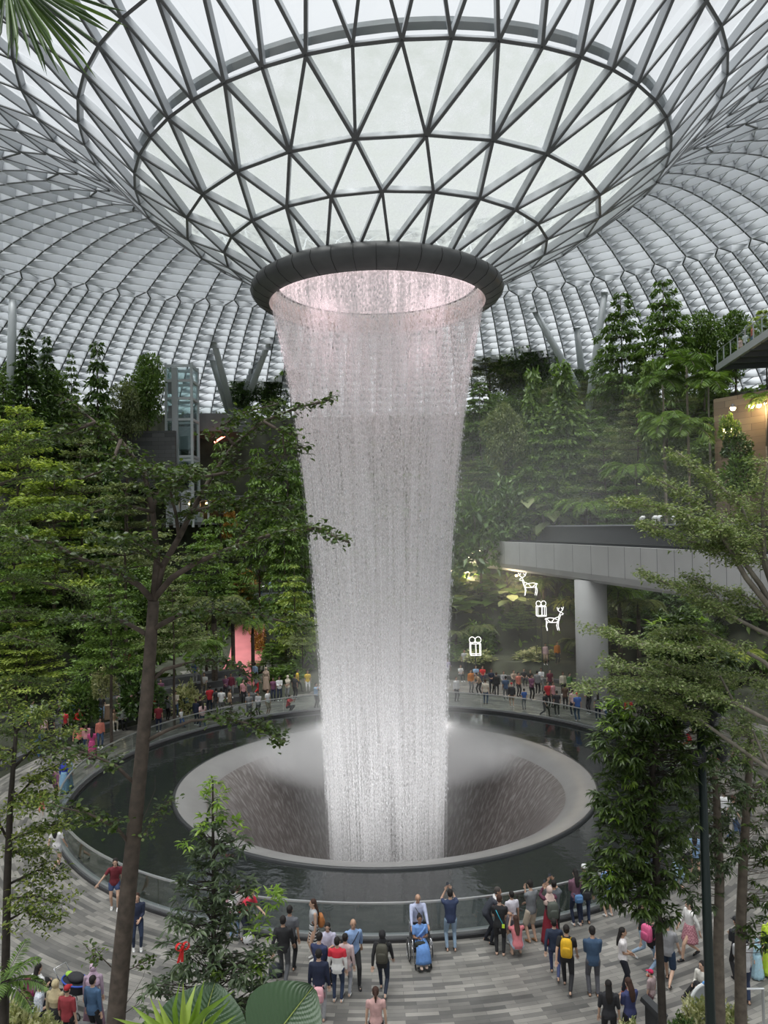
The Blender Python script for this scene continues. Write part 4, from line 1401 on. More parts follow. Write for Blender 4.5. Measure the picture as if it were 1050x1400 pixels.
HR, HL, UV = 'trees on the right hillside', 'trees on the left hillside', 'plants under the viaduct'
_plants = [
    # kind, px, top py, depth, width px, label, group
    ('conifer_e', 848, 396, 77, 112, 'tall airy layered tree right of the steel column cluster, left of an equal', HR),
    ('conifer_e', 906, 378, 74, 120, 'tallest airy layered tree on the right hillside with narrow pointed top', HR),
    ('broad_b', 728, 446, 97, 100, 'dense round treetop crossed by the left leaning steel column', HR),
    ('layer_c', 668, 474, 97, 100, 'flat layered tree closest to the waterfall on the upper right hillside', HR),
    ('broad_a', 700, 468, 98, 80, 'round tree between the waterfall and the left leaning column', HR),
    ('column_a', 727, 508, 70, 30, 'bright green climber column below the left leaning steel column', 'bright climber columns'),
    ('column_a', 768, 497, 69, 38, 'bright green climber column right under the steel column foot', 'bright climber columns'),
    ('column_a', 888, 496, 66, 32, 'bright green climber column left of the slim palms', 'bright climber columns'),
    ('conifer_d', 772, 520, 70, 120, 'tiered tree in the middle of the right hillside', HR),
    ('conifer_d', 735, 548, 70, 110, 'tiered tree with thin trunk left of the middle of the right hillside', HR),
    ('layer_b', 806, 560, 72, 100, 'leafy layered tree below the steel column feet', HR),
    ('layer_c', 870, 540, 68, 90, 'dull green layered tree under the tallest airy tree', HR),
    ('broad_a', 960, 432, 74, 70, 'leafy tree in front of the footbridge tip', HR),
    ('broad_a', 1003, 430, 73, 70, 'green tree rising behind the footbridge railing', HR),
    ('layer_a', 1046, 424, 66, 80, 'yellow green tree above the footbridge at the right edge', HR),
    ('palm_a', 938, 478, 63, 84, 'tallest slim palm of the cluster below the footbridge', 'slim palms on the right'),
    ('palm_a', 968, 505, 62, 76, 'slim palm just left of the footbridge tip', 'slim palms on the right'),
    ('palm_b', 905, 506, 64, 72, 'palm at the left of the slim palm cluster', 'slim palms on the right'),
    ('palm_b', 940, 567, 60, 80, 'low palm with yellowish fronds in front of the slim palm trunks', 'slim palms on the right'),
    ('palm_b', 908, 560, 61, 78, 'low palm beside the bright climber column', 'slim palms on the right'),
    ('palm_a', 1046, 532, 56, 60, 'palm cut by the right photo edge before the warm wall lamps', 'slim palms on the right'),
    ('shrub_d', 995, 560, 55.6, 34, 'yellow green shrub in front of the lamplit tan wall', 'shrubs by the lamplit wall'),
    ('shrub_b', 1005, 575, 55.4, 44, 'dark hanging shrub on the lamplit tan wall', 'shrubs by the lamplit wall'),
    ('shrub_a', 1010, 605, 54.8, 60, 'leafy shrub at the foot of the lamplit tan wall', 'shrubs by the lamplit wall'),
    ('layer_b', 760, 590, 69, 120, 'broad flat layered tree below the middle of the right hillside', HR),
    ('layer_c', 826, 606, 67, 130, 'wide dull green layered tree above the viaduct', HR),
    ('conifer_b', 700, 600, 71, 70, 'small tiered tree near the mist right of the waterfall', HR),
    ('conifer_d', 655, 520, 82, 90, 'tiered tree half lost in the mist beside the waterfall', HR),
    ('broad_c', 690, 560, 70, 70, 'misty grey green tree above the dark terrace right of the waterfall', HR),
    ('fern_c', 868, 620, 62, 100, 'feathery palm fern above the pale fine leaved tree', 'ferns above the viaduct'),
    ('fern_c', 800, 672, 65, 90, 'feathery fern just above the viaduct middle', 'ferns above the viaduct'),
    ('fern_c', 742, 668, 68, 60, 'feathery fern above the viaduct nearer the waterfall', 'ferns above the viaduct'),
    ('big_a', 700, 618, 71, 44, 'pale big leaved plant climbing above the dark terrace', 'big leaved plants above the viaduct'),
    ('big_a', 722, 650, 69, 60, 'pale big leaved plant between sapling and feathery fern', 'big leaved plants above the viaduct'),
    ('big_a', 757, 668, 68, 60, 'pale big leaved plant hanging low over the viaduct', 'big leaved plants above the viaduct'),
    ('layer_b', 850, 652, 62, 110, 'flat green tree right behind the viaduct spotlights', HR),
    ('shrub_b', 655, 655, 68, 110, 'dark ground hugging shrub on the terrace beside the waterfall', 'shrubs on the right terraces'),
    ('shrub_b', 690, 640, 68, 80, 'dark shrub under the misty sapling', 'shrubs on the right terraces'),
    # under the viaduct
    ('big_b', 640, 816, 67, 56, 'broad leaved plant under the viaduct next to the waterfall', UV),
    ('big_b', 682, 818, 69, 50, 'broad leaved plant left of the glowing reindeer', UV),
    ('shrub_b', 660, 800, 72, 90, 'dark bush beneath the slimmer viaduct pillar', UV),
    ('fern_a', 712, 796, 70, 80, 'yellow green tree fern under the highest reindeer', UV),
    ('fern_a', 782, 812, 64, 76, 'yellow green tree fern beside the thick pillar', UV),
    ('fern_b', 738, 878, 66, 80, 'greyish tree fern below the lower reindeer', UV),
    ('fern_b', 790, 868, 62, 60, 'greyish tree fern partly behind the thick pillar', UV),
    ('fern_c', 846, 792, 56, 80, 'bright green fern right of the thick pillar', UV),
    ('fern_b', 872, 812, 54, 84, 'wide grey fern right of the thick pillar', UV),
    ('fern_a', 828, 838, 56, 60, 'yellowish fern low right of the thick pillar', UV),
    ('shrub_c', 652, 896, 62.5, 50, 'pale flowering shrub below the glowing gift box', UV),
    ('shrub_c', 735, 900, 62, 64, 'pale shrub right of the dark stairs', UV),
    ('shrub_a', 615, 880, 64, 60, 'green shrub hidden partly by the falling water', UV),
    ('layer_b', 860, 770, 64, 120, 'dark green tree in shade behind the thick pillar', UV),
    ('broad_b', 910, 800, 58, 110, 'dark dense tree in the shade under the viaduct at right', UV),
    ('broad_b', 960, 780, 60, 110, 'dark dense tree under the right end of the viaduct', UV),
    # left hillside
    ('conifer_a', 36, 444, 74, 60, 'tall dark pointed conifer beside the upright steel column', HL),
    ('conifer_a', 64, 455, 77, 44, 'slim grey green conifer behind the slanting steel column', HL),
    ('conifer_b', 97, 480, 80, 36, 'small sparse conifer between two taller pointed trees', HL),
    ('conifer_a', 133, 457, 78, 72, 'broad dark conifer with sharp top left of the lift tower', HL),
    ('broad_a', 200, 490, 84, 76, 'round airy tree just left of the lift tower', HL),
    ('broad_c', 172, 530, 82, 60, 'small round tree below the airy one near the lift tower', HL),
    ('broad_b', 330, 508, 99, 60, 'round tree between the two pairs of steel columns', HL),
    ('broad_b', 368, 510, 100, 60, 'round dark tree right behind the waterfall edge column pair', HL),
    ('palm_a', 397, 498, 99, 50, 'palm beside the upper left edge of the waterfall', HL),
    ('conifer_b', 4, 505, 72, 50, 'dark conifer cut by the left photo edge', HL),
    ('conifer_d', 392, 575, 72, 90, 'dark tiered conifer left of the upper waterfall', HL),
    ('conifer_d', 352, 606, 74, 80, 'shady tiered conifer behind the slanting branch of the big tree', HL),
    ('conifer_c', 402, 772, 66, 80, 'light green tiered conifer just left of the waterfall', HL),
    ('conifer_b', 388, 690, 70, 70, 'dark conifer above the light green one by the waterfall', HL),
    ('conifer_b', 415, 640, 76, 50, 'dark conifer touching the left edge of the falling water', HL),
    ('fern_b', 292, 806, 56, 110, 'silvery tree fern below the crowded balcony', HL),
    ('fern_b', 318, 830, 58, 80, 'second silvery tree fern to the right of the first', HL),
    ('fern_c', 345, 836, 62, 70, 'green tree fern above the pink carpet', HL),
    ('shrub_b', 340, 820, 84.5, 130, 'dark hanging greenery under the crowded balcony', HL),
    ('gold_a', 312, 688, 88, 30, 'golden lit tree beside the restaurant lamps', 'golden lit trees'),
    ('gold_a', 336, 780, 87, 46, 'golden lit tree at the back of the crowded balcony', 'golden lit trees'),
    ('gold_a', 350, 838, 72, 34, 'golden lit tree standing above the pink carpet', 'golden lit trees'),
    ('layer_b', 372, 880, 66, 70, 'small green tree at the right of the pink carpet', HL),
    ('layer_c', 413, 842, 62, 54, 'slim young tree on the steps close to the waterfall', HL),
    ('shrub_a', 392, 905, 61, 70, 'low green shrub on the steps close to the waterfall', HL),
    ('palm_b', 275, 868, 53, 66, 'drooping dark palm left of the pink carpet', HL),
    ('layer_c', 236, 800, 48, 110, 'grey green tree with two thin trunks behind the big tree', HL),
    ('layer_b', 150, 790, 44, 130, 'shady layered tree behind the seated row on the left', HL),
    ('layer_b', 280, 730, 60, 120, 'shady layered tree behind the middle of the big tree', HL),
    ('layer_c', 170, 660, 52, 140, 'dull layered tree on the left hillside below the stone wall', HL),
    ('layer_c', 110, 600, 55, 130, 'dull layered tree below the tall dark conifer', HL),
    ('shrub_c', 140, 905, 46, 40, 'pale leaved shrub above the left stone steps', 'shrubs by the left steps'),
    ('shrub_a', 110, 915, 46, 60, 'green shrub between thin trunks above the left steps', 'shrubs by the left steps'),
    ('shrub_b', 190, 895, 49, 70, 'dark shrub above the seated row on the left steps', 'shrubs by the left steps'),
    ('shrub_c', 255, 925, 52, 50, 'pale shrub behind the seated pair left of the pink carpet', 'shrubs by the left steps'),
    ('conifer_b', 300, 600, 80, 70, 'dark tree under the curved lookout', HL),
    ('layer_a', 25, 556, 54, 150, 'yellow green fine leaved tree at the left edge below the steel column', 'fine leaved trees at the left edge'),
    ('layer_a', 72, 632, 52, 190, 'yellow green fine leaved tree with slim pale trunk at the left', 'fine leaved trees at the left edge'),
    ('layer_b', 18, 700, 47, 170, 'mid green fine leaved tree cut by the left photo edge', 'fine leaved trees at the left edge'),
    ('layer_a', 35, 850, 46, 130, 'low feathery tree beside the left stone steps', 'fine leaved trees at the left edge'),
]
for q in _plants:
    k, px, top, Y, wpx, lab, grp = q
    plant(k, px, top, Y, wpx, lab, grp, zb=0.0 if Y < 34 else None)

# tree fillers of the slopes: nothing tells one from the next
g_ = np.random.default_rng(99)
cnt = 0
for i in range(600):
    side = i % 2
    if side:
        px, Y = g_.uniform(625, 1010), g_.uniform(60, 92)
        grp, lab = 'green mass of the right hillside', 'leafy green tree crowded into the right hillside'
    else:
        px, Y = g_.uniform(-20, 330), g_.uniform(52, 92)
        grp, lab = 'green mass of the left hillside', 'shady green tree crowded into the left hillside'
    p = P(px, 700, Y)
    z = hill_z(p.x, Y)
    if z < 1.2 or z > 25: continue
    if side and px < 800 and Y < 70: continue
    if not side and 205 < px < 330 and Y > 80: continue
    h = g_.uniform(4.0, 6.5)
    kind = ['broad_b', 'layer_b', 'broad_c', 'conifer_d', 'layer_c', 'broad_a', 'layer_b', 'conifer_b'][int(g_.integers(8))]
    wpx = h * g_.uniform(.8, 1.1) * FPX / Y
    top = 720 - (z + h - 12.3) / Y * FPX
    rt = plant(kind, px, top, Y, wpx, lab, grp)
    rt['category'] = 'tree'; rt.name = 'hillside_tree'
    cnt += 1
    if cnt > 170: break

for i in range(64):                       # planting in the shade under the viaduct
    left = i < 34
    px = g_.uniform(612, 790) if left else g_.uniform(815, 1075)
    Y = g_.uniform(64.5, 78) if left else g_.uniform(50, 66)
    p = P(px, 700, Y); z = hill_z(p.x, Y)
    if z < .8: continue
    kind = ['fern_a', 'big_b', 'fern_c', 'shrub_a', 'fern_b', 'layer_b', 'big_a'][int(g_.integers(7))]
    h = g_.uniform(1.8, 3.2)
    rt = plant(kind, px, 720 - (z + h - 12.3) / Y * FPX, Y, h * 1.25 * FPX / Y, 'leafy plant massed in the shade under the viaduct', 'planting massed under the viaduct')
    rt['category'] = 'plant'; rt.name = 'leafy_plant'
# undergrowth carpet on the slopes
n = 34000
r = g_.uniform(20, 60, n); ph = g_.uniform(5, 178, n)
x = VX + r * np.cos(np.radians(ph)); y = VY + r * np.sin(np.radians(ph))
z = np.array([hill_z(a, b) for a, b in zip(x, y)])
okm = z > .35
r0s = np.array([hill_r0(q) for q in ph])
okm &= r > r0s + 3.9 * (z < 2.2)
okm &= ~((np.abs(x + 12.6 - (y - 68) * -.1) < 2.2) & (y > 56) & (y < 80))
pos = np.stack([x, y, z], 1)[okm]
n = len(pos)
dd = g_.normal(0, 1, (n, 3)); dd[:, 2] = np.abs(dd[:, 2]) * .7 + .1
V_, F_ = leaves(pos, dd, np.array([0, -.4, 1]) + g_.normal(0, .5, (n, 3)), g_.uniform(.35, .95, n), g_.uniform(.18, .42, n))
o = link('undergrowth', np_mesh('undergrowth', V_, F_, LF_MID))
tag(o, 'dense low green undergrowth covering the slopes', 'undergrowth', kind='stuff')

# ================================================================== mist
def mist(name, c, rad, dens, lab, col=(1, 1, 1)):
    m, nt, out = new_mat(name)
    v = nd(nt, 'ShaderNodeVolumeScatter'); v.inputs['Color'].default_value = (*col, 1); v.inputs['Density'].default_value = dens; v.inputs['Anisotropy'].default_value = .1
    tc = nd(nt, 'ShaderNodeTexCoord')
    dv = nd(nt, 'ShaderNodeVectorMath', operation='DIVIDE'); dv.inputs[1].default_value = rad
    ln = nd(nt, 'ShaderNodeVectorMath', operation='LENGTH')
    mr = nd(nt, 'ShaderNodeMapRange', interpolation_type='SMOOTHSTEP'); mr.inputs[1].default_value = 1.0; mr.inputs[2].default_value = .15; mr.inputs[3].default_value = 0; mr.inputs[4].default_value = dens
    nt.links.new(tc.outputs['Object'], dv.inputs[0]); nt.links.new(dv.outputs[0], ln.inputs[0]); nt.links.new(ln.outputs['Value'], mr.inputs[0]); nt.links.new(mr.outputs[0], v.inputs['Density'])
    nt.links.new(v.outputs[0], out.inputs['Volume'])
    b = MB(); b.ell((0, 0, 0), rad, 40, 20)
    o = b.build(name, m, None, True)
    o.location = c
    return tag(o, lab, 'mist', kind='stuff')


mist('mist_drift', (13, 64, 10), (22, 28, 17), .010, 'thin mist drifting from the waterfall over the right hillside')
mist('mist_pool', (VX, VY + 5.4, -.35), (9.0, 4.6, 2.0), 2.2, 'white mist hanging over the back of the fountain bowl')
mist('mist_plume', (VX, VY, 2.0), (5.5, 5.5, 10.5), .13, 'white spray cloud round the foot of the waterfall')
# ================================================================== foreground trees
FG_BIG = leaf_mat('leaf_glossy', (0.035, 0.062, 0.014), (0.069, 0.118, 0.022), (0.188, 0.247, 0.051), .30, .55, .28)
FG_LANCE = leaf_mat('leaf_lance', (0.037, 0.064, 0.019), (0.073, 0.118, 0.031), (0.188, 0.278, 0.051), .32, .5, .25)
FG_GREY = leaf_mat('leaf_olive', (.040, .062, .036), (.075, .11, .055), (.14, .19, .09), .38, .5, .25)
FG_TIP = leaf_mat('leaf_young', (.12, .22, .03), (.22, .36, .05), (.42, .55, .12), .38, .5, .4)
FG_PALE = leaf_mat('leaf_variegated', (.10, .15, .045), (.22, .29, .11), (.55, .58, .34), .42, .4, .35)
FG_EDGE = leaf_mat('leaf_left_edge', (0.050, 0.088, 0.017), (0.112, 0.165, 0.030), (0.300, 0.340, 0.076), .36, .5, .35)


def poly3(pix, Y, dY=0.0):
    n = len(pix)
    return [P(px, py, Y + dY * i / max(1, n - 1)) for i, (px, py) in enumerate(pix)]


def resample(pts, ds):
    out = []
    L = 0
    for a, b in zip(pts, pts[1:]):
        seg = (b - a).length
        m = max(1, int(seg / ds))
        for i in range(m):
            out.append((a.lerp(b, i / m), (b - a).normalized()))
    out.append((pts[-1], (pts[-1] - pts[-2]).normalized()))
    return out


def spray(fol, tr, pts, g, f0=.25, ds=.12, Lt=.4, nl=14, L=.085, W=.05, T=_T_NEAR, flat=.45, jit=.05, rt=.006, sub=2):
    st = resample(pts, ds)
    n = len(st)
    pos, dr = [], []
    for i, (p, t) in enumerate(st):
        u = i / n
        if u < f0: continue
        lat = t.cross(Vector((0, 0, 1)))
        if lat.length < .15: lat = Vector((1, 0, 0)) if g.random() < .5 else Vector((0, 1, 0))
        lat.normalize()
        for sd_ in (-1, 1):
            if g.random() < .12: continue
            d = t * g.uniform(.2, .8) + lat * sd_ * g.uniform(.5, 1.1) + Vector(g.normal(0, .25, 3))
            d.z = d.z * flat + .05
            d.normalize()
            ln = Lt * g.uniform(.5, 1.2) * (1.15 - .6 * u)
            ends = [(p, d, ln)]
            for k in range(sub):
                d2 = d + Vector(g.normal(0, .6, 3)); d2.z *= flat; d2.normalize()
                ends.append((p + d * ln * g.uniform(.25, .8), d2, ln * .55))
            for (q, e, l2) in ends:
                tr.tube([q, q + e * l2], [rt, rt * .4], 4, cap=False)
                m = max(3, int(nl * l2 / Lt))
                s = np.linspace(.15, 1.05, m)
                base = np.array(q)[None] + np.array(e)[None] * (s * l2)[:, None] + g.normal(0, jit, (m, 3)) * np.array([1, 1, .6])
                pos.append(base)
                dd = np.array(e)[None] * .5 + g.normal(0, .8, (m, 3)); dd[:, 2] = dd[:, 2] * .45 - .05
                dr.append(dd)
    if not pos: return
    pos = np.concatenate(pos); dr = np.concatenate(dr); m = len(pos)
    fol.add(*leaves(pos, dr, np.array([0, 0, 1]) + g.normal(0, .38, (m, 3)), L * g.uniform(.65, 1.25, m), W * g.uniform(.7, 1.2, m), T))


def trunk_tube(tr, pix, Y, dY=0.0, ground=True, seg=10):
    pts = [P(px, py, Y + dY * i / max(1, len(pix) - 1)) for i, (px, py, r) in enumerate(pix)]
    rad = [r / FPX * Y for _, _, r in pix]
    if ground:
        q = pts[0]; d = (pts[0] - pts[1]).normalized()
        g0 = Vector((q.x + d.x * min(2, q.z) * .4, q.y, -.02))
        pts = [g0, q.lerp(g0, .5)] + pts
        rad = [rad[0] * 1.35, rad[0] * 1.1] + rad
    tr.tube(pts, rad, seg)
    return pts


def root_at(name, pts, label, cat, group=None):
    r = empty(name, (pts[0].x, pts[0].y, 0), 0, label, cat, group)
    return r


def finish(rt, tr, fols, bark=BARK):
    off = -Vector(rt.location)
    t = tr.build('trunk', bark, rt, True); t.location = off
    for nm, f, m in fols:
        if f.n:
            o = link(nm, f.mesh(nm, m), rt); o.location = off


# ---- the big layered tree on the left
g1 = np.random.default_rng(5)
tr, f = MB(), Fol()
Y1 = 10.7
tp = trunk_tube(tr, [(158, 1400, 12.5), (166, 1310, 12), (176, 1210, 11), (184, 1130, 10), (193, 1040, 9.2), (201, 950, 8.8), (206, 880, 8.2), (210, 822, 7.5)], Y1)
_b1 = [
    ([(210, 822), (222, 775), (245, 735), (262, 700), (290, 650), (320, 608), (360, 576), (410, 556), (447, 548)], 1.0, 5, .30),
    ([(210, 822), (215, 765), (209, 700), (197, 645), (165, 602), (130, 577), (92, 546)], .6, 5, .35),
    ([(214, 815), (235, 790), (270, 768), (320, 748), (380, 728), (430, 722), (478, 742)], -1.0, 4.5, .22),
    ([(210, 822), (190, 800), (150, 778), (110, 764), (70, 742), (22, 735)], -.6, 4.5, .2),
    ([(205, 862), (250, 838), (300, 834), (350, 840), (418, 858)], -.4, 3.8, .2),
    ([(205, 870), (170, 850), (120, 842), (78, 846)], .5, 3.5, .2),
    ([(202, 935), (225, 915), (270, 903), (315, 906), (345, 928)], .3, 3, .25),
    ([(197, 1015), (225, 1000), (262, 985), (310, 982), (350, 992), (384, 1014)], -.3, 2.6, .45),
    ([(188, 1075), (160, 1048), (125, 1032), (88, 1022)], -.2, 2.5, .3),
    ([(182, 1160), (160, 1132), (120, 1112), (75, 1102)], -.4, 2.5, .25),
    ([(209, 700), (216, 675), (228, 650), (246, 640)], .4, 2.5, .2),
    ([(262, 700), (300, 690), (345, 680), (390, 690)], .5, 2.6, .1),
    ([(245, 735), (240, 700), (232, 668), (262, 640)], -.6, 2.6, .1),
    ([(165, 602), (150, 640), (110, 655), (75, 650)], -.5, 2.4, .1),
    ([(209, 700), (170, 690), (130, 700), (95, 690)], -.8, 2.4, .1),
    ([(320, 748), (350, 700), (392, 705)], .2, 2, .1),
    ([(360, 576), (385, 590), (390, 620), (378, 640)], .2, 2, .1),
    ([(290, 650), (340, 640), (372, 650)], .6, 2, .1),
    ([(222, 775), (190, 740), (150, 735)], -.9, 2, .1),
    ([(290, 650), (250, 655), (215, 640), (170, 645)], -.4, 2, .1),
    ([(130, 577), (100, 590), (70, 600)], .3, 2, .1),
    ([(320, 608), (300, 585), (330, 565), (380, 552)], .2, 2, .1),
]
for pix, dY, r, f0 in _b1:
    pts = poly3(pix, Y1, dY)
    n = len(pts)
    tr.tube(pts, [(r * (1 - .8 * i / (n - 1)) + .3) / FPX * Y1 for i in range(n)], 7)
    spray(f, tr, pts, g1, f0, .10, .36, 13, .088, .052, _T_NEAR, .5, .05)
for pix in ([(160, 1330), (140, 1310), (122, 1300)], [(165, 1330), (185, 1322), (205, 1310)], [(181, 1165), (215, 1110), (232, 1095)]):
    pts = poly3(pix, Y1, 0)
    tr.tube(pts, [.012, .006, .004], 5)
    spray(f, tr, pts, g1, .4, .09, .22, 7, .075, .042, _T_NEAR, .6)
for pix in ([(163, 1385), (185, 1355), (196, 1335), (200, 1320)], [(163, 1390), (190, 1372), (196, 1350)], [(182, 1140), (200, 1110), (212, 1080), (212, 1060)]):
    pts = poly3(pix, Y1, 0); tr.tube(pts, [.007, .005, .003, .002][:len(pts)], 4)
rt = root_at('layered_tree', tp, 'large layered tree with slim brown trunk in the left foreground', 'tree')
finish(rt, tr, [('foliage', f, FG_BIG)])

# ---- fine leaved variegated tree reaching in from the right edge
g2 = np.random.default_rng(6)
tr, f = MB(), Fol()
Y2 = 12.5
tp = trunk_tube(tr, [(1112, 1400, 13), (1100, 1150, 11), (1085, 950, 9), (1068, 850, 7), (1062, 800, 5)], Y2)
_b2 = [
    ([(1068, 850), (1040, 800), (1008, 757), (962, 694), (930, 672), (897, 655)], 0, 4, .3),
    ([(1068, 850), (1020, 790), (985, 728), (930, 700), (880, 690), (852, 684)], -.8, 4, .35),
    ([(1066, 830), (1035, 745), (1012, 690), (962, 645), (926, 618)], .8, 3.6, .3),
    ([(1066, 830), (1045, 760), (1042, 690), (1050, 635)], -.5, 3.6, .3),
    ([(1062, 800), (1070, 720), (1062, 660)], .4, 3, .2),
    ([(1008, 757), (960, 745), (925, 735), (885, 715)], .4, 2.4, .1),
    ([(1035, 745), (1005, 735), (965, 720), (940, 730)], -.6, 2.4, .1),
    ([(1075, 880), (1030, 858), (996, 840), (940, 808), (882, 786)], -.2, 3.2, .35),
    ([(996, 840), (980, 815), (950, 790)], .5, 2.2, .0),
    ([(1075, 880), (1045, 835), (1020, 815), (985, 805)], .8, 2.6, .3),
    ([(1085, 950), (1045, 905), (1000, 880), (930, 888), (870, 880), (814, 856)], -.5, 3.2, .3),
    ([(1000, 880), (960, 862), (900, 868)], .5, 2, .1),
    ([(1090, 1010), (1050, 985), (1003, 960), (930, 938), (870, 930), (797, 942)], -.4, 3.4, .3),
    ([(930, 938), (880, 915), (830, 908)], .3, 2, .0),
    ([(1003, 960), (985, 925), (930, 915), (900, 905)], .7, 2.2, .1),
    ([(1095, 1070), (1052, 1052), (1000, 1015), (958, 985), (905, 958), (860, 950)], 0, 3.4, .55),
    ([(1090, 1010), (1060, 940), (1020, 925), (985, 935)], .9, 2.6, .2),
    ([(1052, 1052), (1030, 1000), (1000, 985)], .6, 2.2, .1),
    ([(870, 1010), (850, 1040), (830, 1100)], 1.5, .5, .9),
]
for pix, dY, r, f0 in _b2[:-1]:
    pts = poly3(pix, Y2, dY)
    n = len(pts)
    tr.tube(pts, [(r * (1 - .8 * i / (n - 1)) + .25) / FPX * Y2 for i in range(n)], 6)
    spray(f, tr, pts, g2, f0, .085, .46, 30, .066, .034, _T_FAR, .42, .06, .004, 3)
rt = root_at('layered_tree', tp, 'fine leaved variegated tree reaching in from the right edge', 'tree')
finish(rt, tr, [('foliage', f, FG_PALE)], BARK_P)


# ---- lance leaved trees, built from whorls of long leaves
def whorls(f, tr, ells, Y, g, L, W, nper=8, dens=1.0, dz=.5, droop=.25, core=None):
    for e in ells:
        cx, cy, rx, ry, n = e[:5]
        c = P(cx, cy, Y + (e[5] if len(e) > 5 else 0))
        ax, az = rx / FPX * Y, ry / FPX * Y
        for k in range(int(n * dens)):
            q = unit(g.normal(0, 1, 3)[None])[0] * g.uniform(.45, 1.0) ** .6
            p = np.array(c) + q * np.array([ax, min(ax, dz) + .05, az])
            if core is not None and g.random() < .5:
                b = np.array(core(p[2]))
                tr.tube([tuple(b), tuple((b + p) / 2 + np.array([0, 0, -.03])), tuple(p)], [.009, .006, .003], 4, cap=False)
            m = nper
            a = g.uniform(0, 6.28) + np.arange(m) * 6.28 / m
            o = q * .8
            d = np.stack([np.cos(a), np.sin(a), np.full(m, -droop)], 1) + o + g.normal(0, .22, (m, 3))
            f.add(*leaves(np.repeat(p[None], m, 0) + g.normal(0, .015, (m, 3)), d, np.array([0, 0, 1]) + g.normal(0, .3, (m, 3)), L * g.uniform(.6, 1.2, m), W * g.uniform(.75, 1.2, m), _T_LANCE))


def core_of(pts):
    def fn(z):
        z = z - .12
        for a, b in zip(pts, pts[1:]):
            if min(a.z, b.z) <= z <= max(a.z, b.z):
                return a.lerp(b, (z - a.z) / (b.z - a.z + 1e-9))
        return pts[-1] if z > pts[-1].z else pts[0]
    return fn


g3 = np.random.default_rng(8)
tr, f, f2 = MB(), Fol(), Fol()
tp = trunk_tube(tr, [(906, 1400, 5.5), (902, 1300, 5.2), (897, 1180, 4.6), (892, 1060, 4), (900, 960, 3.4), (920, 880, 2.5)], 14.2)
whorls(f, tr, [(925, 872, 38, 36, 60), (968, 905, 38, 34, 44), (872, 968, 46, 34, 56), (848, 1015, 40, 40, 46), (900, 1030, 55, 50, 60), (856, 1088, 44, 44, 52), (905, 1105, 50, 50, 44), (852, 1150, 40, 42, 44),
               (832, 1200, 30, 32, 36), (874, 1218, 34, 32, 34), (900, 1180, 40, 46, 34), (905, 1245, 20, 18, 10), (945, 1010, 40, 45, 40), (950, 960, 40, 40, 36)], 14.2, g3, .19, .052, 8, 2.1, .7, core=core_of(tp))
whorls(f2, tr, [(905, 862, 20, 18, 8), (940, 855, 22, 14, 8), (835, 985, 18, 18, 7), (850, 965, 20, 12, 6), (824, 1192, 16, 14, 6), (860, 1055, 18, 16, 6), (838, 1120, 16, 12, 4)], 14.0, g3, .17, .042, 8, 1.0, .6)
rt = root_at('lance_leaved_tree', tp, 'dark tree with long narrow leaves in front of the right side of the pool', 'tree')
finish(rt, tr, [('foliage', f, FG_LANCE), ('young_leaves', f2, FG_TIP)], BARK_D)

for k, (pix, ells, lab, m) in enumerate((
        ([(984, 1400, 7.5), (982, 1300, 7), (984, 1200, 6), (980, 1100, 5), (975, 1030, 3)], [(975, 1080, 45, 50, 40), (950, 1150, 35, 45, 30), (985, 1160, 35, 40, 26), (960, 1220, 22, 26, 12), (945, 1060, 36, 44, 30)],
         'left one of two slim brown trunked trees behind the lamp post', FG_GREY),
        ([(1013, 1400, 8), (1012, 1290, 7), (1016, 1180, 6), (1022, 1080, 5), (1028, 1010, 3)], [(1030, 1050, 45, 55, 44), (1030, 1130, 40, 45, 36), (1046, 1200, 30, 50, 26), (1035, 1270, 26, 30, 16), (1000, 1005, 40, 40, 30)],
         'right one of two slim brown trunked trees behind the lamp post', FG_LANCE))):
    tr, f = MB(), Fol()
    tp = trunk_tube(tr, pix, 15.5 + .3 * k)
    whorls(f, tr, ells, 15.5 + .3 * k, g3, .155, .046, 8, 2.2, .8, core=core_of(tp))
    rt = root_at('lance_leaved_tree', tp, lab, 'tree', 'slim trees behind the lamp post')
    finish(rt, tr, [('foliage', f, m)], mat('mid_bark', (.14, .115, .09), .85, noise=.3, nscale=7))

# slender shrub tree in the bottom centre left
tr, f, f2 = MB(), Fol(), Fol()
tp = trunk_tube(tr, [(296, 1400, 4), (292, 1300, 3.4), (292, 1200, 2.6), (291, 1120, 1.6), (291, 1066, .8)], 9.8)
whorls(f, tr, [(291, 1170, 34, 26, 30), (291, 1112, 18, 16, 10), (291, 1140, 24, 16, 12), (325, 1150, 18, 14, 8), (285, 1205, 44, 26, 34), (272, 1240, 44, 26, 32), (322, 1225, 34, 28, 26), (300, 1262, 44, 26, 30), (262, 1290, 50, 30, 36), (322, 1300, 52, 32, 36),
               (252, 1335, 56, 34, 36), (318, 1350, 56, 34, 40), (360, 1330, 34, 34, 22), (245, 1375, 50, 28, 26), (350, 1385, 44, 24, 24), (300, 1392, 40, 20, 16)], 9.8, g3, .13, .040, 7, 1.0, .5, .1, core=core_of(tp))
whorls(f2, tr, [(291, 1070, 10, 8, 5), (291, 1092, 20, 12, 9), (262, 1150, 14, 10, 5), (290, 1125, 18, 16, 8), (320, 1132, 14, 10, 5), (366, 1232, 22, 16, 9), (358, 1268, 22, 13, 7), (372, 1222, 14, 8, 4), (360, 1318, 14, 10, 4), (290, 1330, 12, 10, 4)], 9.7, g3, .115, .034, 7, 1.0, .4, .0)
rt = root_at('slender_shrub_tree', tp, 'slender olive green shrub tree rising in front of the pool at bottom left of centre', 'tree')
finish(rt, tr, [('foliage', f, FG_GREY), ('young_leaves', f2, FG_TIP)], BARK_D)
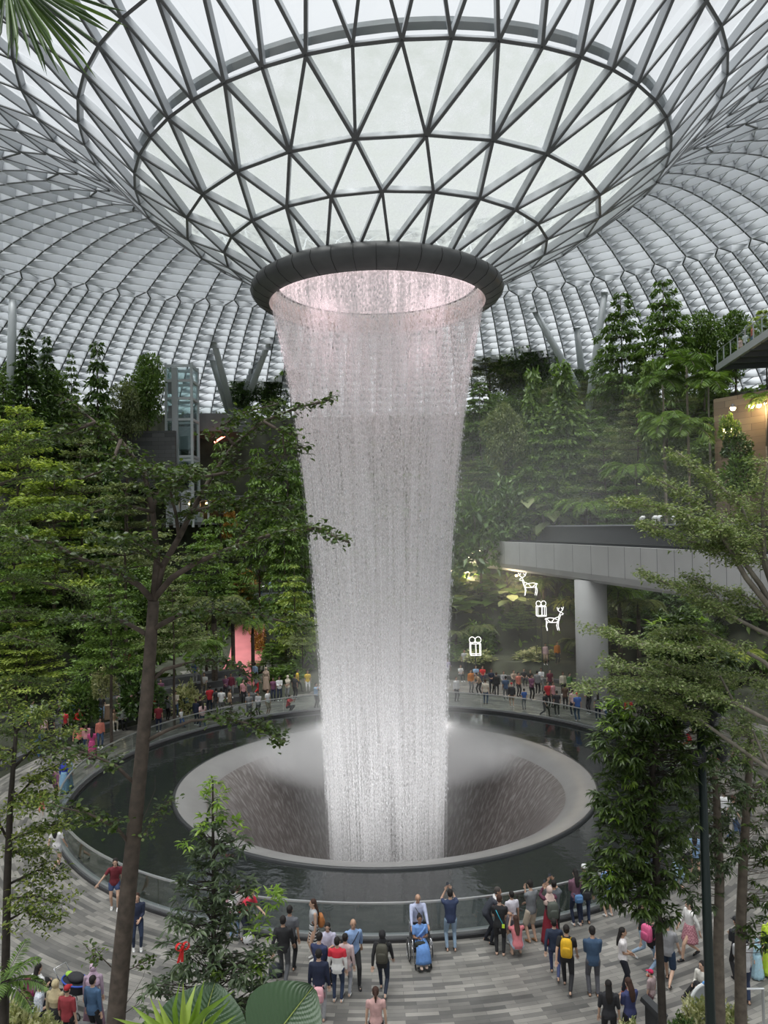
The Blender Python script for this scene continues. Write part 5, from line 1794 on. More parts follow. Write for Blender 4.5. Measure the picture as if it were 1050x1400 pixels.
# its red bow
c = P(249, 1297, 9.3)
bw = empty('ribbon_bow', c, 0, 'bright red ribbon bow hanging among the leaves of the slender shrub tree', 'bow')
M_RED = mat('red_ribbon', (.62, .02, .02), .45)
for sx in (-1, 1):
    b = MB()
    th = np.linspace(0, 2 * PI, 14)
    b.rings([[(sx * (.05 - .05 * math.cos(t)) * 1.0, y, .035 * math.sin(t) + .02) for t in th[:-1]] for y in (-.02, .02)], cap=False)
    b.build('loop', M_RED, bw)
    b = MB(); b.rings([[(sx * .005 - .012, -.004, 0), (sx * .005 + .02, -.004, 0), (sx * .005 + .02, .004, 0), (sx * .005 - .012, .004, 0)], [(sx * .03 - .02, -.01, -.12), (sx * .03 + .02, -.01, -.12), (sx * .03 + .02, -.004, -.12), (sx * .03 - .02, -.004, -.12)]])
    b.build('tail', M_RED, bw)
b = MB(); b.ell((0, 0, .015), (.022, .025, .022), 10, 6); b.build('knot', M_RED, bw)
bw.rotation_euler = (0, R(14), R(50))
for ch in bw.children: ch.scale = (.95, .95, 1.25)

# leafy tree at the left edge
tr, f = MB(), Fol()
tp = trunk_tube(tr, [(6, 1400, 6), (8, 1300, 5.5), (10, 1200, 5), (14, 1100, 4), (22, 1000, 2.5)], 14.5)
for pix, dY in (([(14, 1100), (50, 1060), (90, 1040)], .3), ([(22, 1000), (50, 975), (80, 960)], -.4), ([(22, 1000), (10, 960), (-15, 930)], .2), ([(18, 1050), (60, 1010), (98, 1000)], .8), ([(12, 1150), (60, 1130), (112, 1120)], -.3), ([(12, 1150), (-10, 1110), (-30, 1100)], .2),
                ([(10, 1210), (50, 1190), (85, 1195)], .4), ([(10, 1230), (45, 1225), (85, 1235)], -.4), ([(8, 1260), (35, 1245), (70, 1262)], .2), ([(16, 1080), (35, 1100), (70, 1090)], -.7), ([(20, 1020), (0, 1040), (-20, 1030)], -.5), ([(12, 1160), (30, 1170), (60, 1165)], .8)):
    pts = poly3(pix, 14.5, dY)
    tr.tube(pts, [.03, .015, .006], 6)
    spray(f, tr, pts, g3, .1, .11, .42, 15, .10, .045, _T_LANCE, .7, .08, .004, 3)
rt = root_at('leafy_tree', tp, 'bright leafy tree with thin dark trunk filling the lower left edge', 'tree')
finish(rt, tr, [('foliage', f, FG_EDGE)], BARK_D)
# a yellow green tree over it
tr, f = MB(), Fol()
tp = trunk_tube(tr, [(-60, 1400, 8), (-50, 1150, 7), (-40, 950, 6), (-30, 800, 5), (-20, 640, 3)], 17)
for pix, dY in (([(-30, 800), (20, 790), (75, 800), (120, 815)], .3), ([(-25, 720), (30, 700), (80, 690)], -.3), ([(-20, 640), (30, 610), (75, 600)], .2), ([(-35, 880), (20, 870), (70, 885)], -.4), ([(-38, 930), (20, 930), (80, 940)], .3), ([(-22, 670), (20, 655), (70, 650)], .9),
                ([(-30, 780), (10, 750), (60, 745)], -.8), ([(-20, 640), (0, 590), (40, 570)], .4), ([(-36, 850), (10, 835), (50, 840)], .8), ([(-40, 970), (10, 965), (60, 985)], -.2), ([(-40, 990), (0, 1000), (40, 1010)], .5)):
    pts = poly3(pix, 17, dY)
    tr.tube(pts, [.05] + [.03] * (len(pts) - 2) + [.008], 6)
    spray(f, tr, pts, g3, .15, .13, .62, 24, .085, .04, _T_FAR, .4, .07, .004, 3)
rt = root_at('layered_tree', tp, 'yellow green layered tree leaning in from the left edge above the leafy tree', 'tree')
finish(rt, tr, [('foliage', f, leaf_mat('leaf_left_pale', (.06, .10, .025), (.12, .19, .045), (.28, .36, .10), .42, .4, .35))], BARK)

# fan palm hanging into the upper left corner
g4 = np.random.default_rng(14)
tr, f = MB(), Fol()
Yp = 5.2
o_ = P(8, -38, Yp)
tr.tube([(-3.6, Yp + .2, 0), (-3.3, Yp + .1, 8), (-2.95, Yp, 15.4)], [.16, .13, .12], 10)
tr.tube([(-2.95, Yp, 15.4), (o_.x - .25, Yp, 15.75), tuple(o_)], [.03, .022, .015], 7)
pos, dd, LL = [], [], []
for k in range(44):
    a = R(6 + 100 * k / 43) + g4.normal(0, .02)
    ln = (186 + 14 * math.sin(k * 1.7)) * (1 - .50 * max(0, (k / 43 - .48) / .52)) / FPX * Yp
    nseg = 1
    pos.append(np.array(o_)); LL.append(ln)
    dd.append((math.cos(a), g4.normal(-.15, .12), -math.sin(a)))
V_, F_ = leaves(np.array(pos), np.array(dd), np.tile(np.array([[.15, 1, .35]]), (44, 1)) + g4.normal(0, .25, (44, 3)), np.array(LL), np.full(44, .036), (np.array([(0, 0, 0), (0, .4, -.012), (0, .8, -.02), (0, 1, -.06), (-.35, .4, .0), (-.32, .8, -.01), (.35, .4, .0), (.32, .8, -.01)]), _T_NEAR[1]))
f.add(V_, F_)
rt = empty('fan_palm', (-3.6, Yp + .2, 0), 0, 'dark fan palm leaf hanging into the upper left corner', 'palm')
finish(rt, tr, [('fronds', f, LF_DARK)], BARK_D)
# bright young palm blades at the bottom
tr, f = MB(), Fol()
Yb = 7.5
o_ = P(252, 1432, Yb)
tr.tube([(o_.x, Yb, 0), (o_.x, Yb, o_.z)], [.06, .05], 8)
tips = [(168, 1392), (182, 1378), (200, 1372), (215, 1376), (232, 1352), (250, 1362), (262, 1346), (278, 1352), (298, 1358), (305, 1380), (190, 1398), (222, 1390), (318, 1395)]
pos = np.array([o_] * len(tips)); tp_ = np.array([P(a, b, Yb + g4.uniform(-.4, .2)) for a, b in tips])
f.add(*leaves(pos, tp_ - pos, np.tile(np.array([[0, -1, .4]]), (len(tips), 1)) + g4.normal(0, .3, (len(tips), 3)), np.linalg.norm(tp_ - pos, axis=1), np.full(len(tips), .085), _T_LANCE))
rt = empty('palm', (o_.x, Yb, 0), 0, 'bright green strap leaved palm at the bottom edge below the slender shrub tree', 'palm')
finish(rt, tr, [('fronds', f, FG_TIP)], BARK_D)


# large ribbed leaves at the bottom edge
def ribbed(base_px, tip_px, wpx, Y, lab, roll):
    a, e = P(*base_px, Y), P(*tip_px, Y + .25)
    t = (e - a); L = t.length; t.normalize()
    s = t.cross(Vector((0, 1, -.9 + roll))).normalized(); n = s.cross(t).normalized()
    if n.y > 0: n = -n
    W = wpx / FPX * Y
    nu, nv = 46, 24
    vs, fs = [], []
    for i in range(nu + 1):
        u = i / nu
        w = W * .5 * (math.sin(PI * min(.99, .06 + .92 * u ** .85)) ** .75)
        for j in range(-nv, nv + 1):
            v = j / nv
            rib = .014 * math.sin((u * 15 - abs(v) * 5.5) * 2 * PI) * (1 - abs(v) * .6)
            p = a + t * (u * L + abs(v) * .10 * L * (1 - u)) + s * (v * w) + n * (rib + .16 * w * abs(v) - .22 * L * u * u + (0.0 if j else -.01))
            vs.append(p)
    m = 2 * nv + 1
    for i in range(nu):
        for j in range(m - 1):
            fs.append((i * m + j, i * m + j + 1, (i + 1) * m + j + 1, (i + 1) * m + j))
    rt = empty('large_leaved_plant', (a.x, a.y, 0), 0, lab, 'plant', 'large ribbed leaves at the bottom edge')
    b = MB(); b.add(vs, fs); o = b.build('leaf_blade', leaf_mat('ribbed_leaf', (.03, .065, .03), (.045, .09, .04), (.06, .11, .05), .32, .5, .2), rt, True); o.location = -Vector(rt.location)
    b = MB(); b.tube([(0, 0, 0), (.05, 0, a.z * .6), (0, 0, a.z)], [.03, .022, .012], 8); b.build('stem', BARK_D, rt)
    b = MB(); b.tube([a + t * (u * L) - n * (-.012) + n * (-.22 * L * u * u) for u in np.linspace(0, 1, 10)], [.010 * (1 - .8 * u) for u in np.linspace(0, 1, 10)], 6)
    o = b.build('midrib', LF_FERN, rt); o.location = -Vector(rt.location)


ribbed((268, 1440), (290, 1346), 120, 7.8, 'large ribbed leaf behind the bright strap leaved palm', .3)
ribbed((352, 1450), (424, 1350), 118, 7.2, 'large ribbed leaf at the bottom edge beside the man in the navy hoodie', .2)

# dark palm at the lower left edge
tr, f = MB(), Fol()
o_ = P(4, 1345, 12)
tr.tube([(o_.x, 12, 0), (o_.x, 12, o_.z)], [.08, .06], 8)
for a, L, ri, sa in ((.1, .75, .3, .45), (.5, .6, .9, .5), (-.3, .65, .1, .6), (1.2, .55, 1.2, .4), (2.6, .6, .8, .5), (-1.4, .6, .6, .6), (3.9, .5, .9, .5), (-.6, .5, 1.2, .3)):
    frond(f, g4, np.array(o_), a, L, ri, sa, 22, .30, .05, .3, _T_LANCE, tr)
rt = empty('palm', (o_.x, 12, 0), 0, 'dark feather palm at the lower left edge in front of the seated group', 'palm')
finish(rt, tr, [('fronds', f, LF_MID)], BARK_D)
for (k, px, top, Y, wpx, lab) in (('shrub_c', 20, 1352, 16.5, 80, 'cream flowering shrub in the lower left corner'), ('shrub_c', 62, 1378, 16.8, 50, 'smaller cream flowering shrub next to the checkered shirt man'),
                                  ('shrub_c', 955, 1352, 16.5, 70, 'cream flowering shrub at the foot of the lamp post'), ('shrub_c', 1000, 1362, 16.8, 60, 'cream flowering shrub between trunks and hoop rail'), ('shrub_c', 862, 1388, 16.2, 46, 'cream flowering shrub at the foot of the dark bench end'),
                                  ('shrub_b', 930, 1380, 16, 50, 'dark low shrub right beside the lamp post foot')):
    plant(k, px, top, Y, wpx, lab, 'cream shrubs along the bottom edge' if k == 'shrub_c' else None, zb=0.0)
# ================================================================== people
def vx(me_builder, voxel, smooth=2):
    """one continuous surface over the closed shapes gathered in a builder: returns (verts, faces)"""
    me = me_builder.mesh('tmp', M_STEEL)
    o = bpy.data.objects.new('tmp', me)
    C.objects.link(o)
    m = o.modifiers.new('r', 'REMESH'); m.mode = 'VOXEL'; m.voxel_size = voxel
    if smooth:
        m2 = o.modifiers.new('s', 'SMOOTH'); m2.factor = .5; m2.iterations = smooth
    dg = bpy.context.evaluated_depsgraph_get()
    ev = o.evaluated_get(dg)
    q = ev.to_mesh()
    vs = [tuple(v.co) for v in q.vertices]
    fs = [tuple(p.vertices) for p in q.polygons]
    ev.to_mesh_clear()
    bpy.data.objects.remove(o)
    bpy.data.meshes.remove(me)
    return vs, fs


def ik(a, c, l1, l2, pole):
    a, c, pole = Vector(a), Vector(c), Vector(pole)
    d = c - a
    L = min(d.length, (l1 + l2) * .995)
    u = d.normalized()
    c = a + u * L
    x = (l1 * l1 - l2 * l2 + L * L) / (2 * L)
    h = math.sqrt(max(0, l1 * l1 - x * x))
    p = pole - u * pole.dot(u)
    p.normalize()
    return a + u * x + p * h, c


POSES = {
    'stand': dict(feet=((.10, 0), (-.10, .02)), hands=((.25, -.05, .80), (-.25, -.02, .80))),
    'walk': dict(feet=((.08, -.30), (-.08, .30)), heel=(0, .09), hands=((.26, .16, .84), (-.26, -.20, .86)), pel=.88),
    'photo': dict(feet=((.11, 0), (-.11, .03)), hands=((.09, -.30, 1.58), (-.07, -.30, 1.60))),
    'text': dict(feet=((.10, 0), (-.10, .03)), hands=((.06, -.29, 1.14), (-.06, -.29, 1.12)), nod=.35),
    'hold': dict(feet=((.10, 0), (-.10, .02)), hands=((-.02, -.22, 1.08), (.02, -.20, 1.02))),
    'lean': dict(feet=((.10, .05), (-.10, -.12)), spine=(0, -.62, .78), hands=((.18, -.62, .92), (-.16, -.60, .95)), pel=.88, nod=.2),
    'squat': dict(feet=((.13, -.10), (-.13, -.16)), pel=.36, pely=.06, spine=(0, -.30, .95), hands=((.08, -.48, .86), (-.08, -.48, .84))),
    'sit': dict(feet=((.11, -.46), (-.11, -.48)), pel=.50, spine=(0, -.08, 1), hands=((.10, -.34, .66), (-.10, -.36, .66))),
    'floor_sit': dict(feet=((.22, -.42), (-.22, -.50)), pel=.14, spine=(0, -.12, 1), hands=((.12, -.30, .35), (-.12, -.32, .35))),
    'push': dict(feet=((.10, 0), (-.10, .16)), spine=(0, -.14, 1), hands=((.24, -.40, .92), (-.24, -.40, .92)), nod=.4),
    'point': dict(feet=((.10, -.05), (-.10, .10)), spine=(.08, -.18, .97), hands=((.24, -.12, .78), (-.55, -.20, .92)), nod=.2),
    'elbow': dict(feet=((.10, -.02), (-.11, .05)), hands=((.06, -.24, 1.02), (-.24, -.04, .80))),
    'chin': dict(feet=((.10, 0), (-.10, .05)), hands=((.03, -.22, 1.42), (-.02, -.2, 1.02)), nod=.35),
    'chair': dict(feet=((.08, -.46), (-.08, -.50)), pel=.56, spine=(0, .10, 1), hands=((.10, -.24, .84), (-.10, -.26, .82)), foot_z=.10),
}


def rig(pose):
    q = POSES[pose]
    J = {}
    pz, py_ = q.get('pel', .92), q.get('pely', 0)
    sp = Vector(q.get('spine', (0, 0, 1))).normalized()
    J['pel'] = Vector((0, py_, pz))
    J['waist'] = J['pel'] + (sp * .6 + Vector((0, 0, .4))).normalized() * .14
    J['chest'] = J['waist'] + sp * .20
    J['sho'] = J['chest'] + sp * .15
    J['neck'] = J['sho'] + (sp + Vector((0, 0, .5))).normalized() * .07
    nod = q.get('nod', .05)
    J['head'] = J['neck'] + Vector((0, -.02 - .08 * nod, .125 - .02 * nod)) + sp * .01
    J['nod'] = nod
    fwd = Vector((0, -1, 0))
    J['sp'] = sp
    for i, s in enumerate((1, -1)):
        J['hip', i] = J['pel'] + Vector((.095 * s, 0, -.03))
        hl = q.get('heel', (0, 0))[i]
        fx, fy = q['feet'][i]
        an = Vector((fx, fy + py_ * 0, .085 + hl + q.get('foot_z', 0)))
        J['knee', i], J['ank', i] = ik(J['hip', i], an, .43, .42, (.12 * s, -1, .25))
        J['hl', i] = hl
        J['sh', i] = J['sho'] + Vector((.185 * s, 0, -.02)) - sp * .01
        el, wr = ik(J['sh', i], q['hands'][i], .285, .25, (.35 * s, .55, -.7))
        J['elb', i], J['wri', i] = el, wr
    return J


def orth_ring(c, t, rx, ry, n=14):
    t = t.normalized()
    sx = Vector((1, 0, 0))
    sx = (sx - t * sx.dot(t)).normalized()
    sy = t.cross(sx)
    return [c + sx * (rx * math.cos(2 * PI * k / n)) + sy * (ry * math.sin(2 * PI * k / n)) for k in range(n)]


def torso(b, J, sex, inf=0.0, z0=-.09, top=True, skirt=0):
    f = sex == 'f'
    prof = [(J['pel'] + Vector((0, 0, z0)), .150, .105), (J['pel'], .165 if f else .158, .118), (J['waist'], .128 if f else .142, .092 if f else .10),
            (J['chest'], .150 if f else .168, .112), (J['sho'] - J['sp'] * .03, .172 if f else .195, .095), (J['sho'] + J['sp'] * .02, .125, .07)]
    if top: prof.append((J['neck'] - J['sp'] * .015, .058, .055))
    rs = []
    for i, (c, rx, ry) in enumerate(prof):
        t = (prof[min(i + 1, len(prof) - 1)][0] - prof[max(i - 1, 0)][0])
        rs.append(orth_ring(c, t, rx + inf, ry + inf))
    b.rings(rs)


def capsule(b, pts, rad, seg=10):
    b.tube(pts, rad, seg)
    for p, r in zip(pts, rad):
        b.ell(p, r * .99, 10, 6)


def head_rot(J):
    return Matrix.Rotation(J['nod'] * .8, 3, 'X')


def hand(b, J, i):
    s = 1 if i == 0 else -1
    w, e = J['wri', i], J['elb', i]
    t = (w - e).normalized()
    side = t.cross(Vector((0, -1, .2)))
    if side.length < .2: side = t.cross(Vector((1, 0, 0)))
    side.normalize()
    n = side.cross(t)
    ps = []
    for u, wd, th in ((-.01, .022, .018), (.03, .036, .014), (.085, .040, .012), (.095, .036, .010)):
        c = w + t * u
        ps.append([c + side * (wd * math.cos(a)) + n * (th * math.sin(a)) for a in np.linspace(0, 2 * PI, 9)[:-1]])
    b.rings(ps)
    for k, (off, ln) in enumerate(((-.029, .060), (-.010, .074), (.010, .070), (.029, .054))):
        p0 = w + t * .088 + side * off
        p1 = p0 + t * ln * .5 - n * .006
        p2 = p1 + (t * .8 - n * .6).normalized() * ln * .32
        p3 = p2 + (t * .45 - n * .9).normalized() * ln * .26
        b.tube([p0, p1, p2, p3], [.0085, .008, .0072, .006], 5)
    p0 = w + t * .03 + side * .034 * s
    b.tube([p0, p0 + side * .022 * s + t * .02 - n * .008, p0 + side * .030 * s + t * .048 - n * .016], [.011, .0095, .007], 5)


def body_mesh(pose, sex, voxel):
    J = rig(pose)
    b = MB()
    torso(b, J, sex)
    for i in (0, 1):
        capsule(b, [J['hip', i], J['hip', i].lerp(J['knee', i], .5), J['knee', i]], [.082, .068, .052])
        capsule(b, [J['knee', i], J['knee', i].lerp(J['ank', i], .35), J['ank', i]], [.051, .052, .034])
        foot = Vector((.0, -.11, -.055 - J['hl', i] * .6))
        capsule(b, [J['ank', i] + Vector((0, .03, -.045)), J['ank', i] + foot], [.036, .03])
        capsule(b, [J['sh', i], J['sh', i].lerp(J['elb', i], .5), J['elb', i]], [.050, .043, .036])
        capsule(b, [J['elb', i], J['elb', i].lerp(J['wri', i], .35), J['wri', i]], [.036, .035, .024])
    capsule(b, [J['sho'], J['neck'], J['head'] + Vector((0, .01, -.06))], [.058, .052, .05])
    hr = head_rot(J); h = J['head']
    b.ell(h + hr @ Vector((0, .012, .025)), (.077, .095, .098), 14, 10, hr)
    b.ell(h + hr @ Vector((0, -.022, -.045)), (.058, .066, .068), 12, 8, hr)
    b.ell(h + hr @ Vector((0, -.092, -.012)), (.013, .020, .024), 8, 6, hr)
    for s in (-1, 1): b.ell(h + hr @ Vector((.078 * s, .01, -.005)), (.012, .022, .032), 8, 6, hr)
    vs, fs = vx(b, voxel)
    o = MB(); o.add(vs, fs, 0)
    if voxel < .02:
        for i in (0, 1): hand(o, J, i)
        for s in (-1, 1):
            o.ell(h + hr @ Vector((.030 * s, -.082, .010)), (.012, .006, .007), 8, 5, hr, 1)
            o.ell(h + hr @ Vector((.030 * s, -.083, .030)), (.018, .005, .004), 8, 5, hr, 3)
        o.ell(h + hr @ Vector((0, -.084, -.055)), (.022, .007, .007), 8, 5, hr, 2)
    else:
        for i in (0, 1): o.ell(J['wri', i] + (J['wri', i] - J['elb', i]).normalized() * .06, (.03, .03, .055), 6, 5)
    return o


def top_mesh(pose, sex, sleeve, hem, voxel, inf=.016):
    J = rig(pose)
    b = MB()
    torso(b, J, sex, inf, hem)
    for i in (0, 1):
        if sleeve > 0:
            e = J['sh', i].lerp(J['elb', i], min(1, sleeve / .5) if sleeve < .5 else 1)
            capsule(b, [J['sh', i], J['sh', i].lerp(e, .5), e], [.064, .060, .056 if sleeve < .5 else .05])
            if sleeve > .6:
                w = J['elb', i].lerp(J['wri', i], (sleeve - .5) * 2 * .97)
                capsule(b, [J['elb', i], w], [.050, .038])
    return vx(b, voxel)


def leg_mesh(pose, length, voxel, loose=1.0):
    J = rig(pose)
    b = MB()
    rs = [orth_ring(J['pel'] + Vector((0, 0, -.10)), Vector((0, 0, 1)), .150, .115), orth_ring(J['pel'], Vector((0, 0, 1)), .176, .128), orth_ring(J['waist'] - Vector((0, 0, .05)), J['sp'], .148, .110)]
    b.rings(rs)
    for i in (0, 1):
        k = J['knee', i]
        if length <= .5:
            e = J['hip', i].lerp(k, length * 2)
            capsule(b, [J['hip', i], e], [.100, .086 * loose])
        else:
            capsule(b, [J['hip', i], J['hip', i].lerp(k, .5), k], [.098, .082, .068 * loose])
            e = k.lerp(J['ank', i], (length - .5) * 2)
            capsule(b, [k, k.lerp(e, .4), e], [.067 * loose, .062 * loose, .050 * loose])
    return vx(b, voxel)


def skirt_mesh(pose, z_hem, flare, from_chest=False):
    J = rig(pose)
    b = MB()
    n = 36
    rows = []
    sit = pose in ('sit', 'chair', 'squat')
    top = J['waist']
    steps = 9
    for i in range(steps + 1):
        u = i / steps
        if sit:
            k = (J['knee', 0] + J['knee', 1]) / 2
            a = (J['ank', 0] + J['ank', 1]) / 2
            if u < .5: c = top.lerp(k + Vector((0, 0, .03)), u * 2); t = Vector((0, -.7, -.5))
            else: c = (k + Vector((0, -.03, .02))).lerp(a + Vector((0, -.03, .02)), (u - .5) * 2); t = Vector((0, -.2 - .8 * (1 - u), -1))
            rx, ry = .16 + .07 * u, .13 - .02 * math.sin(u * PI)
            if i == 0: rx, ry, t = .15, .11, Vector((0, 0, -1))
        else:
            c = Vector((top.x, top.y * (1 - u) + (J['ank', 0].y + J['ank', 1].y) / 2 * u, top.z + (z_hem - top.z) * u)); t = Vector((0, 0, -1))
            rx = .145 + (flare - .145) * u ** .7; ry = .11 + (flare * .85 - .11) * u ** .7
        ring = orth_ring(c, t, rx, ry, n)
        rows.append([c + (p - c) * (1 + .07 * u * math.sin(k_ * 2 * PI / n * 9)) for k_, p in enumerate(ring)])
    b.rings(rows)
    return b.v, b.f


def shoe_mesh(pose, which=(0, 1)):
    J = rig(pose)
    b = MB()
    for i in which:
        a = J['ank', i]; hl = J['hl', i]
        heel = a + Vector((0, .045, -.045)); toe = a + Vector((0, -.165, -.055 - hl * .75))
        rs = []
        for u, wd, hh in ((0, .030, .030), (.12, .040, .050), (.4, .040, .045), (.75, .046, .030), (.95, .036, .022), (1, .015, .012)):
            c = heel.lerp(toe, u)
            zb = c.z - .038
            rs.append([Vector((c.x + wd * math.cos(t), c.y, zb + hh * (1 + math.sin(t)))) for t in np.linspace(0, 2 * PI, 11)[:-1]])
        b.rings(rs)
    return b.v, b.f


def hair_mesh(pose, kind, voxel):
    J = rig(pose); hr = head_rot(J); h = J['head']
    b = MB()
    sp = J['sp']
    if kind in ('short', 'long', 'bun', 'tail'):
        b.ell(h + hr @ Vector((0, .026, .042)), (.087, .098, .094), 14, 10, hr)
        b.ell(h + hr @ Vector((0, .045, -.01)), (.080, .068, .075), 12, 8, hr)
    if kind == 'long':
        pts = [h + hr @ Vector((0, .07, .02)), h + hr @ Vector((0, .095, -.10)), J['sho'] + Vector((0, .12, -.02)), J['chest'] + Vector((0, .145, -.02))]
        b.rings([orth_ring(p, Vector((0, .1, -1)), rx, ry, 12) for p, rx, ry in zip(pts, (.075, .085, .09, .05), (.05, .05, .04, .02))])
    if kind == 'bun': b.ell(h + Vector((0, .09, .10)), .048, 10, 7)
    if kind == 'tail':
        b.tube([h + Vector((0, .10, .05)), h + Vector((0, .15, -.03)), h + Vector((0, .13, -.20))], [.035, .035, .015], 8)
    if kind == 'bald':
        b.ell(h + hr @ Vector((0, .05, -.005)), (.084, .058, .045), 12, 8, hr)
    if kind == 'hijab':
        b.ell(h + hr @ Vector((0, .022, .02)), (.098, .105, .118), 14, 10, hr)
        b.ell(h + hr @ Vector((0, -.01, -.085)), (.075, .085, .06), 12, 8, hr)
        b.rings([orth_ring(J['neck'] + Vector((0, 0, .05)), sp, .075, .08, 14), orth_ring(J['sho'] + sp * .02, sp, .15, .10, 14), orth_ring(J['chest'] + sp * .04, sp, .205, .145, 14), orth_ring(J['chest'] - sp * .06, sp, .195, .150, 14)])
    if kind == 'cap':
        b.ell(h + hr @ Vector((0, .012, .055)), (.090, .106, .080), 14, 10, hr)
        b.ell(h + hr @ Vector((0, -.125, .045)), (.070, .065, .012), 12, 6, hr)
    return vx(b, voxel, 1)


_HL = {'bald', 'hijab', 'cap'}
_PC = {}


def cached(key, fn):
    if key not in _PC: _PC[key] = fn()
    return _PC[key]


def mk(vf, name, m, smooth=True):
    b = MB(); b.add(*vf)
    return b.mesh(name, m, smooth)


_BASEM = mat('cloth_base', (.5, .5, .5), .8)
EYE = mat('eye_dark', (.02, .015, .012), .3)
LIP = mat('lip_tone', (.32, .11, .09), .5)
BROW = mat('brow_dark', (.02, .015, .012), .8)
SKINS = [mat('skin_%s' % n, c, .5, noise=.05, nscale=6) for n, c in (('light', (.56, .36, .26)), ('tan', (.46, .28, .19)), ('brown', (.30, .17, .11)))]


def cloth(col, name=None):
    return mat('cloth_%d_%d_%d' % tuple(int(c * 1000) for c in col), col, .82, noise=.10, nscale=14)


def check_cloth(kind, a, b2):
    key = 'cloth_%s_%s' % (kind, a)
    if key in _MC: return _MC[key]
    m, nt, out = new_mat(key)
    tc = nd(nt, 'ShaderNodeTexCoord')
    p = nd(nt, 'ShaderNodeBsdfPrincipled'); p.inputs['Roughness'].default_value = .8
    if kind == 'stripe':
        wv = nd(nt, 'ShaderNodeTexWave', wave_type='BANDS', bands_direction='Z'); wv.inputs['Scale'].default_value = 3.6
        nt.links.new(tc.outputs['Object'], wv.inputs['Vector'])
        cr = nd(nt, 'ShaderNodeValToRGB'); cr.color_ramp.interpolation = 'CONSTANT'
        cr.color_ramp.elements[0].color = (*a, 1); cr.color_ramp.elements[1].position = .5; cr.color_ramp.elements[1].color = (*b2, 1)
        nt.links.new(wv.outputs['Fac'], cr.inputs[0]); nt.links.new(cr.outputs[0], p.inputs['Base Color'])
    elif kind == 'split':                 # upper part one colour, lower part another, white sides
        sp = nd(nt, 'ShaderNodeSeparateXYZ'); nt.links.new(tc.outputs['Object'], sp.inputs[0])
        cr = nd(nt, 'ShaderNodeValToRGB'); cr.color_ramp.interpolation = 'CONSTANT'
        cr.color_ramp.elements[0].color = (*b2, 1); cr.color_ramp.elements[1].position = 1.23 / 2; cr.color_ramp.elements[1].color = (*a, 1)
        mu = nd(nt, 'ShaderNodeMath', operation='MULTIPLY'); mu.inputs[1].default_value = .5
        nt.links.new(sp.outputs[2], mu.inputs[0]); nt.links.new(mu.outputs[0], cr.inputs[0]); nt.links.new(cr.outputs[0], p.inputs['Base Color'])
    else:
        ck = nd(nt, 'ShaderNodeTexChecker'); ck.inputs['Scale'].default_value = 22
        ck.inputs[1].default_value = (*a, 1); ck.inputs[2].default_value = (*b2, 1)
        nt.links.new(tc.outputs['Object'], ck.inputs['Vector']); nt.links.new(ck.outputs[0], p.inputs['Base Color'])
    nt.links.new(p.outputs[0], out.inputs[0])
    _MC[key] = m
    return m


def ground_z(x, y):
    z = hill_z(x, y)
    dx, dy = x - VX, y - VY
    r = math.hypot(dx, dy); ph = math.degrees(math.atan2(dy, dx))
    if 118 < ph < 176 and 19.7 <= r < 23.5: z = max(z, .45 * (1 + int((r - 19.7) / .95)))
    if 46 < ph < 72 and 24.6 <= r < 27.6: z = max(z, .42 * (1 + int((r - 24.6) / 1.0)))
    return max(0.0, z)


def ground_hit(px, py):
    d = ray(px, py); d = d / d.y
    Y = 14.0
    while Y < 100:
        p = CAMP + d * Y
        if p.z <= ground_z(p.x, p.y): return Vector((p.x, p.y, ground_z(p.x, p.y)))
        Y += .05
    return F(px, py)


def clear_rail(p):                        # nobody stands inside the balustrade
    dx, dy = p.x - VX, p.y - VY
    r = math.hypot(dx, dy)
    if r < 15.22 and abs(p.z) < .2:
        return Vector((VX + dx / r * 15.22, VY + dy / r * 15.22, p.z))
    return p


